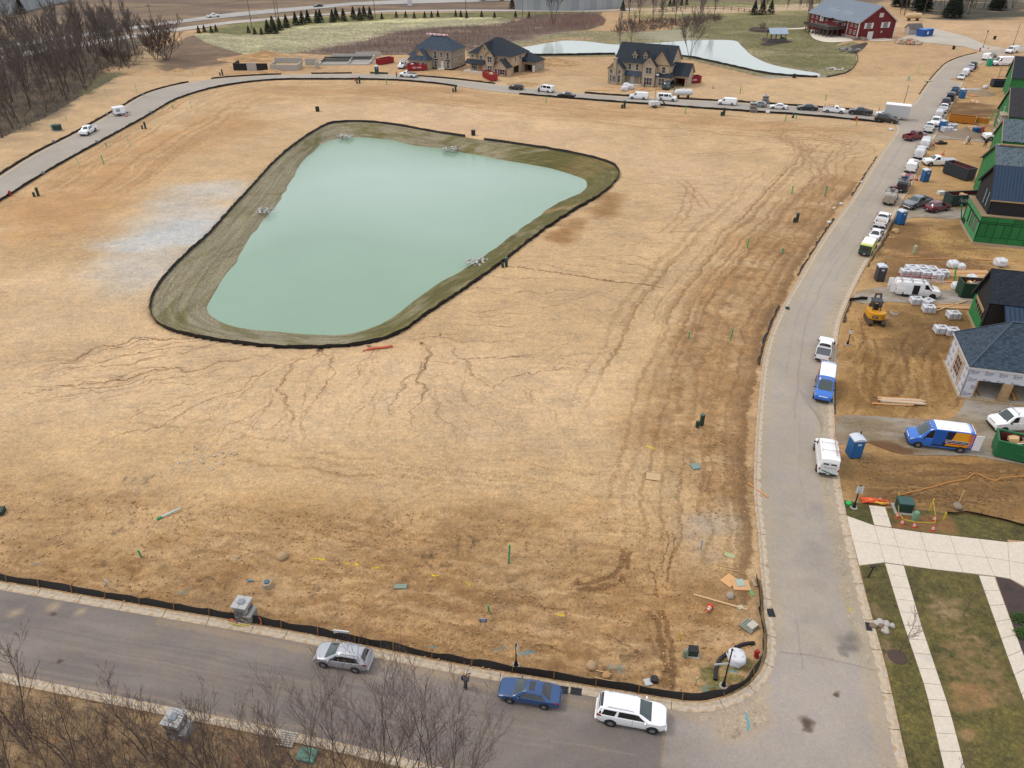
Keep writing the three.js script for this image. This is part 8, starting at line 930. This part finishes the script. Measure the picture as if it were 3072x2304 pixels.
// soil mounds
function mound(l,x,y,r,h,m,sx=1){const g=new THREE.CircleGeometry(1,40).rotateX(-HP),q=new THREE.PlaneGeometry(2,2,26,26).rotateX(-HP),p=q.attributes.position;for(let i=0;i<p.count;i++){const X=p.getX(i),Zz=p.getZ(i),d=Math.hypot(X,Zz);p.setXYZ(i,X*r*sx,(Math.max(0,1 - d)**1.2)*h*(.6 + .8*fbm(X*2.5 + x,Zz*2.5 + y,3))- .12,Zz*r);}q.computeVertexNormals();const t=struct('mound',q,m);t.position.copy(at3(x,y));t.userData.label=l;}
const soil=memo('soil',()=>mat(0xffffff,1,0,{map:tex(128,128,(x,y)=>{const v=(.72 + .5*fbm(x / 8,y / 8,4))*KC;return[192*v,154*v,108*v];})}));mound('brown spoil mound right of the second house',1660,190,7,2.2,soil,1.6);mound('brown spoil mound behind the first foundation',800,177,8,2.6,soil,2.4);mound('small spoil mound before the first foundation',812,216,4,1.2,soil,1.6);mound('grey gravel pile by the blue barrels',2890,404,4.5,1.8,matC(150,132,112,1),1.3);mound('grey brown stone pile near the blue toilet',2942,282,4,1.6,matC(160,138,112,1),1.2);mound('soil heap by the second house drive',1570,253,4,1,soil,1.6);mound('spoil below the left wood edge',536,212,3,1.2,soil);mound('brown spoil in the plot by the upper kerb',2910,240,4.5,1.1,soil,1.6);
// black inlet drums
for(const[x,y,l]of[[953,334,'black inlet drum above the pond, left'],[1420,406,'black inlet drum at the pond fence gap'],[2382,234,'black inlet drum at the far pond shore'],[2860,148,'black inlet drum in the soil below the barn'],[2983,118,'black inlet drum in the top right soil']]){const t=thing('inlet_drum',l,'drum',at3(x,y));mesh('drum',CY(.52,.52,1.2,0,.6,0,14),fabric,t);mesh('rim',new THREE.TorusGeometry(.52,.05,6,18).rotateX(HP).translate(0,1.2,0),trimM,t);}
// tanks, light tower, gas tank
const tank=(l,x,y,m,s)=>{const t=thing('gas_tank',l,'tank',at3(x,y),.03);t.scale.setScalar(s);mesh('vessel',new THREE.CapsuleGeometry(.55,2.4,6,16).rotateZ(HP).translate(0,.95,0),m,t);mesh('dome',CY(.2,.24,.25,0,1.55,0,10),m,t);mesh('saddle',merge([BX(.2,.5,.9,-.9,.25,0),BX(.2,.5,.9,.9,.25,0)]),trimM,t);};tank('white gas tank beside the passenger van',2049,293,white,1.6);tank('cream tank lying behind the barn',2738,62,matC(226,196,150,.7),2.2);
{const t=thing('light_tower','white solar light tower trailer at the loop road','light tower',at3(1962,322),.2);t.scale.setScalar(1.3);mesh('trailer',RB(2.2,.8,1.3,0,.9,0,.06),white,t);for(const z of[-.7,.7])mesh('wheel',wheelGeo(.33),tyreM,t).position.set(0,.33,z);const s=mesh('solar_panel',RB(2,.06,1.5,0,2.2,0,.02),matC(40,48,64,.3),t);s.rotation.z=-.9;mesh('mast',bar(V(0,1,0),V(.1,6.5,0),.06,8),steel,t);mesh('camera_head',RB(.5,.3,.3,.1,6.6,0,.05),white,t);}
// mini excavator
{const t=thing('excavator','yellow mini excavator seen from behind in the dark soil','excavator',at3(2621,966),-.12),ye=matC(232,164,34,.5);t.scale.setScalar(1.12);for(const x of[-.75,.75]){const sh=new THREE.Shape();sh.absarc(.95,.34,.34,-HP,HP,false);sh.absarc(-.95,.34,.34,HP,3*HP,false);const tr=mesh('track',new THREE.ExtrudeGeometry(sh,{depth:.4,bevelEnabled:true,bevelSize:.02,bevelThickness:.02,bevelSegments:1}).rotateY(HP).translate(x - .2,0,0),matC(90,74,60,.9),t);const pl=[];for(let i=0;i<10;i++)pl.push(BX(.44,.05,.1,x,.7,-1.1 + i*.24),BX(.44,.2,.05,x,.3,1.31));mesh('track_pad',pl,matC(104,86,66,.95),tr);}
mesh('undercarriage',BX(1.2,.3,1.6,0,.55,0),trimM,t);const cw=new THREE.Shape();cw.moveTo(-1.0,-.9);cw.lineTo(-1.0,.35);cw.quadraticCurveTo(-.95,1.0,0,1.05);cw.quadraticCurveTo(.95,1.0,1.0,.35);cw.lineTo(1.0,-.9);mesh('body',new THREE.ExtrudeGeometry(cw,{depth:.75,bevelEnabled:true,bevelSize:.05,bevelThickness:.05,bevelSegments:2}).rotateX(HP).translate(0,1.6,0),ye,t);
const lg=canvasTex(128,64,(c)=>{c.fillStyle=css(30,30,32);c.fillRect(0,0,128,64);c.fillStyle=css(240,236,226);c.font='bold 50px sans-serif';c.fillText('CAT',14,50);});mesh('logo',new THREE.PlaneGeometry(.62,.34).rotateY(-.28).translate(-.42,1.2,1.1),mat(0xffffff,.6,0,{map:lg}),t);mesh('vent_panel',BX(.4,.36,.03,.5,1.2,1.04),matC(190,130,30,.6),t);
for(const[x,z]of[[-.6,.1],[.35,.1],[-.6,-.95],[.35,-.95]])mesh('cab_post',BX(.08,1.2,.08,x,2.2,z),blackP,t);mesh('cab_roof',RB(1.25,.12,1.35,-.12,2.84,-.42,.05),matC(44,50,58,.5),t);mesh('seat',RB(.5,.7,.5,-.1,1.95,-.3,.08),trimM,t);mesh('cab_rail',merge([BX(1,.06,.06,-.12,2.1,.1),BX(.06,.06,1,-.6,2.1,-.42)]),blackP,t);
mesh('boom',merge([beam(V(.62,1.4,-.9),V(.7,3.0,-1.9),.22,.3),beam(V(.7,3.0,-1.9),V(.72,2.2,-3.6),.2,.26)]),matC(70,66,62,.6),t);mesh('arm',beam(V(.72,2.3,-3.5),V(.72,.8,-3.9),.18,.22),matC(96,84,72,.6),t);const bs=new THREE.Shape();bs.moveTo(0,0);bs.lineTo(.6,0);bs.quadraticCurveTo(.6,.6,.05,.6);mesh('bucket',new THREE.ExtrudeGeometry(bs,{depth:.6,bevelEnabled:false}).rotateY(HP).translate(.4,.25,-3.5),matC(80,70,62,.7),t);mesh('blade',BX(1.7,.36,.08,0,.3,-1.7),ye,t);}
// utility poles, wooden fence, retaining walls
{const pole=(l,x,y,h)=>{const t=thing('utility_pole',l,'utility pole',at3(x,y),.2,'utility poles along the highway');mesh('pole',CY(.13,.19,h,0,h / 2,0,8),matC(120,116,110,.9),t);mesh('crossarm',BX(2.2,.14,.12,0,h - .8,0),matC(110,104,98,.9),t);};[[466,106,12,'utility pole beside the round thicket'],[757,90,13,'utility pole at the left end of the straw slope'],[830,66,12,'utility pole behind the clustered conifers'],[836,55,11,'slim utility pole just right of another'],[1126,55,12,'utility pole right of the clustered conifers'],[1398,41,12,'utility pole above the far end of the slope'],[1568,55,12,'utility pole at the marsh edge'],[1762,30,11,'utility pole before the retaining wall'],[1984,84,13,'utility pole on the brambly slope']].forEach(([x,y,h,l])=>pole(l,x,y,h));const P=[[757,90,11.8],[466,106,11],[100,150,12],[-80,190,12]].map(([x,y,h])=>at3(x,y,h));const w=thing('power_line','thin power lines between the upper left poles','power line',V(0,0,0));for(let i=0;i<P.length - 1;i++)for(const o of[-.8,.8])mesh('wire',tube([P[i].clone().add(V(0,0,o)),P[i].clone().lerp(P[i + 1],.5).add(V(0,-1,o)),P[i + 1].clone().add(V(0,0,o))],.025,16,3),trimM,w);}
{const L=poly([1958,40,2010,37,2060,29,2130,29,2212,34,2262,43]),t=thing('wooden_fence','brown post and rail fence beyond the far pond','fence',V(0,0,0)),D=dense(L,false,4),m=matC(128,96,72,.9);D.forEach((p,i)=>{mesh('post',memo('fpost',()=>BX(.25,1.8,.25,0,.9,0)),m,t).position.set(p[0],0,p[1]);if(i)for(const y of[.7,1.4])mesh('rail',beam(V(D[i - 1][0],y,D[i - 1][1]),V(p[0],y,p[1]),.1,.2),m,t);});}
{const wall=(l,pts,h)=>{const t=thing('retaining_wall',l,'retaining wall',V(0,0,0)),D=dense(poly(pts),false,3.2),ms=[matC(178,184,188,.9),matC(168,174,178,.9),matC(186,190,192,.9)];for(let i=1;i<D.length;i++){const a=D[i - 1],b=D[i];mesh('wall_panel',slab([V(a[0],0,a[1]),V(b[0],0,b[1]),V(b[0],h,b[1]),V(a[0],h,a[1])].map((v,k)=>v.lerp(V((a[0]+ b[0])/ 2,v.y,(a[1]+ b[1])/ 2),.025)),.4),ms[i % 3],t);}mesh('coping',D.slice(1).map((b,i)=>beam(V(D[i][0],h + .1,D[i][1]),V(b[0],h + .1,b[1]),.7,.25)),matC(196,198,198,.9),t);};wall('long pale panelled retaining wall at the top middle',[1545,30,1620,32,1711,32,1790,29,1866,23],7.5);wall('pale retaining wall in the upper left corner',[-60,54,0,46,40,43,90,30,140,18,210,2],7);}
flatBox("utility_cabinet","white utility cabinet beside the highway","cabinet",1230,17,2.2,4.2,2,white,0);
{const t=thing('planting_bed','round timber edged bed with shrubs behind the pavilion','planting bed',at3(2285,92));mesh('edging',CY(5.2,5.4,.9,0,.3,0,24),matC(96,84,74,.95),t);mesh('soil',CY(5,5,.1,0,.78,0,24),matC(70,58,48,1),t);const s=bareTree(950,3,{stems:6,kids:[5,4],spread:.6,tilt:.5,r:.02,rMin:.04});mesh('shrub',s[0],barkDark,t);mesh('shrub_twigs',s[1],twigGrey,t);}
{const t=struct('planting_bed',flatGeo(dense(px(2278,134,2300,128,2360,122,2375,126,2340,132,2300,139,2278,134),false,1).slice(0,-1),.1),matC(62,52,44,1));t.userData.label='dark mulch below the pavilion';const u=struct('planting_bed',flatGeo(dense(px(2550,140,2600,128,2596,140,2560,162,2545,158,2550,140),false,1).slice(0,-1),.12),matC(66,56,48,1));u.userData.label='dark mulch slope below the barn corner';}
// ---------- people: one continuous skin meshed from tapered limbs, clothes following it ----------
const LIMB=(J)=>[['hip','chest',.13,.15],['chest','neck',.14,.06],['neck','head',.055,.06],['head','crown',.085,.095],...['l','r'].flatMap((s)=>[['chest',s + 'sh',.1,.065],[s + 'sh',s + 'el',.055,.042],[s + 'el',s + 'ha',.042,.03],['hip',s + 'hp',.11,.095],[s + 'hp',s + 'kn',.085,.058],[s + 'kn',s + 'an',.056,.042],[s + 'an',s + 'to',.045,.04]])].map(([a,b,r,q])=>[V(...J[a]),V(...J[b]),r,q,a,b]);
function skin(L,grow,keep,N=72){const use=L.filter((l)=>keep(l[4],l[5])),mc=new MarchingCubes(N,trimM,false,false,60000),h=N / 2;mc.isolation=0;const p=V(0,0,0),e=V(0,0,0);
for(let z=0;z<N;z++)for(let y=0;y<N;y++)for(let x=0;x<N;x++){p.set((x - h)/ h,(y - h)/ h + .95,(z - h)/ h);let acc=0;for(const[a,b,r,q]of use){e.subVectors(b,a);const t=clamp((p.x - a.x)*e.x / e.lengthSq()+(p.y - a.y)*e.y / e.lengthSq()+(p.z - a.z)*e.z / e.lengthSq()),d=Math.hypot(p.x - a.x - e.x*t,p.y - a.y - e.y*t,p.z - a.z - e.z*t)- mix(r,q,t)- grow;acc +=Math.exp(-d*55);}mc.field[(z*N + y)*N + x]=acc>1e-9?Math.log(acc)/ 55:-.4;}
mc.update();const g=new THREE.BufferGeometry();g.setAttribute('position',new THREE.BufferAttribute(mc.positionArray.slice(0,mc.count*3),3));const m=mergeVertices(g.translate(0,.95,0),1e-4);m.computeVertexNormals();return m;}
function handGeo(at,dir){const l=[RB(.085,.09,.03,0,-.04,0,.012)];for(let f=0;f<4;f++){const x=-.032 + f*.021,n=[.065,.078,.072,.055][f];l.push(bar(V(x,-.08,0),V(x,-.08 - n*.6,.012),.009,5),bar(V(x,-.08 - n*.6,.012),V(x*.9,-.08 - n,.04),.008,5));}l.push(bar(V(.04,-.02,0),V(.075,-.06,.02),.011,5),bar(V(.075,-.06,.02),V(.06,-.095,.035),.009,5));return merge(l).applyQuaternion(new THREE.Quaternion().setFromUnitVectors(V(0,-1,0),dir)).translate(at.x,at.y,at.z);}
function person(label,x,y,turn,J,c,k=1){
const B={hip:[0,.93,0],chest:[0,1.3,0],neck:[0,1.48,.01],head:[0,1.58,.03],crown:[0,1.68,.02],lsh:[-.19,1.4,0],rsh:[.19,1.4,0],lel:[-.25,1.12,.03],rel:[.25,1.12,.03],lha:[-.24,.88,.12],rha:[.24,.88,.12],lhp:[-.09,.88,0],rhp:[.09,.88,0],lkn:[-.11,.5,.03],rkn:[.11,.5,.03],lan:[-.12,.09,0],ran:[.12,.09,0],lto:[-.13,.045,.14],rto:[.13,.045,.14],...J},L=LIMB(B),t=thing('person',label,'person',G(x,y),turn),K=JSON.stringify(J);t.scale.setScalar(k);
const legs = (a, b) => /hp|kn/.test(a) || (a === 'hip' && b !== 'chest'), top = (a, b) => /chest|sh$|el$/.test(a) || (a === 'hip' && b === 'chest'), V3 = (n) => V(...B[n]);
mesh('body',memo('pb' + K,()=>merge([skin(L,0,()=>true),handGeo(V3('lha'),V3('lha').sub(V3('lel')).normalize()),handGeo(V3('rha'),V3('rha').sub(V3('rel')).normalize()),RB(.03,.045,.035,0,1.6,.125,.012),RB(.02,.05,.03,-.095,1.6,.02,.01),RB(.02,.05,.03,.095,1.6,.02,.01)])),matC(206,160,132,.7),t);
mesh('jacket',memo('pj' + K,()=>skin(L,.022,top)),c[0],t);mesh('trousers',memo('pt' + K,()=>skin(L,.018,legs)),c[1],t);mesh('hair',new THREE.SphereGeometry(.115,14,9,0,6.3,0,1.75).rotateX(-.35).translate(0,1.645,.01),c[2],t);for(const s of['l','r'])mesh('shoe',RB(.1,.09,.27,B[s + 'an'][0],.045,B[s + 'an'][2]+ .05,.03),matC(60,50,44,.7),t);for(const s of[-.035,.035])mesh('eye',new THREE.SphereGeometry(.012,6,5).translate(s,1.625,.115),blackP,t);mesh('mouth',BX(.05,.01,.01,0,1.545,.118),matC(150,80,76,.7),t);return t;}
{const P=person('person in grey jacket and dark trousers photographing beside the blue sedan',1397,2066,2.2,{lel:[-.24,1.16,.12],rel:[.24,1.16,.12],lha:[-.09,1.46,.3],rha:[.09,1.46,.3],lkn:[-.07,.5,.04],rkn:[.09,.5,.02],lan:[-.08,.09,0],ran:[.1,.09,-.02],lto:[-.09,.045,.14],rto:[.12,.045,.12]},[matC(74,78,92,.9),matC(36,36,46,.9),matC(112,66,54,.8)],.98);
P.updateMatrixWorld();const q=thing('camera','small black camera held up by the photographer','camera',V(0,1.52,.4).applyMatrix4(P.matrixWorld),P.rotation.y);mesh('camera_body',RB(.15,.1,.07,0,0,0,.015),blackP,q);mesh('lens',CY(.035,.04,.09,0,0,0,10).rotateX(HP).translate(0,0,.07),blackP,q);const bg=thing('shoulder_bag','dark blue bag at the side of the photographer','bag',V(.3,1.0,-.02).applyMatrix4(P.matrixWorld),P.rotation.y);mesh('pouch',RB(.16,.34,.3,0,0,0,.05),matC(30,40,78,.9),bg);mesh('flap',RB(.17,.12,.31,0,.13,0,.03),matC(26,34,66,.9),bg);
const W=[matC(60,44,52,.9),matC(46,44,54,.9),matC(54,44,40,.8)],H=(c)=>matC(...c,.6);person('worker in an orange vest beside the white pickup on the loop road',1190,232,1,{},[H([214,110,70]),W[1],W[2]],1.05);person('worker in dark red standing before the largest house',1933,262,0,{},[H([120,40,40]),W[1],W[2]],1.1);person('worker in grey standing at the front of the white passenger van',1616,279,0,{},[H([120,110,104]),W[1],W[2]],1.05);person('worker dressed in black standing by the green gable',2954,441,-.6,{lkn:[-.16,.5,.03],lan:[-.22,.09,0],lto:[-.24,.045,.14]},[H([34,34,40]),W[1],W[2]],1.25);}
renderer.render(scene,camera);
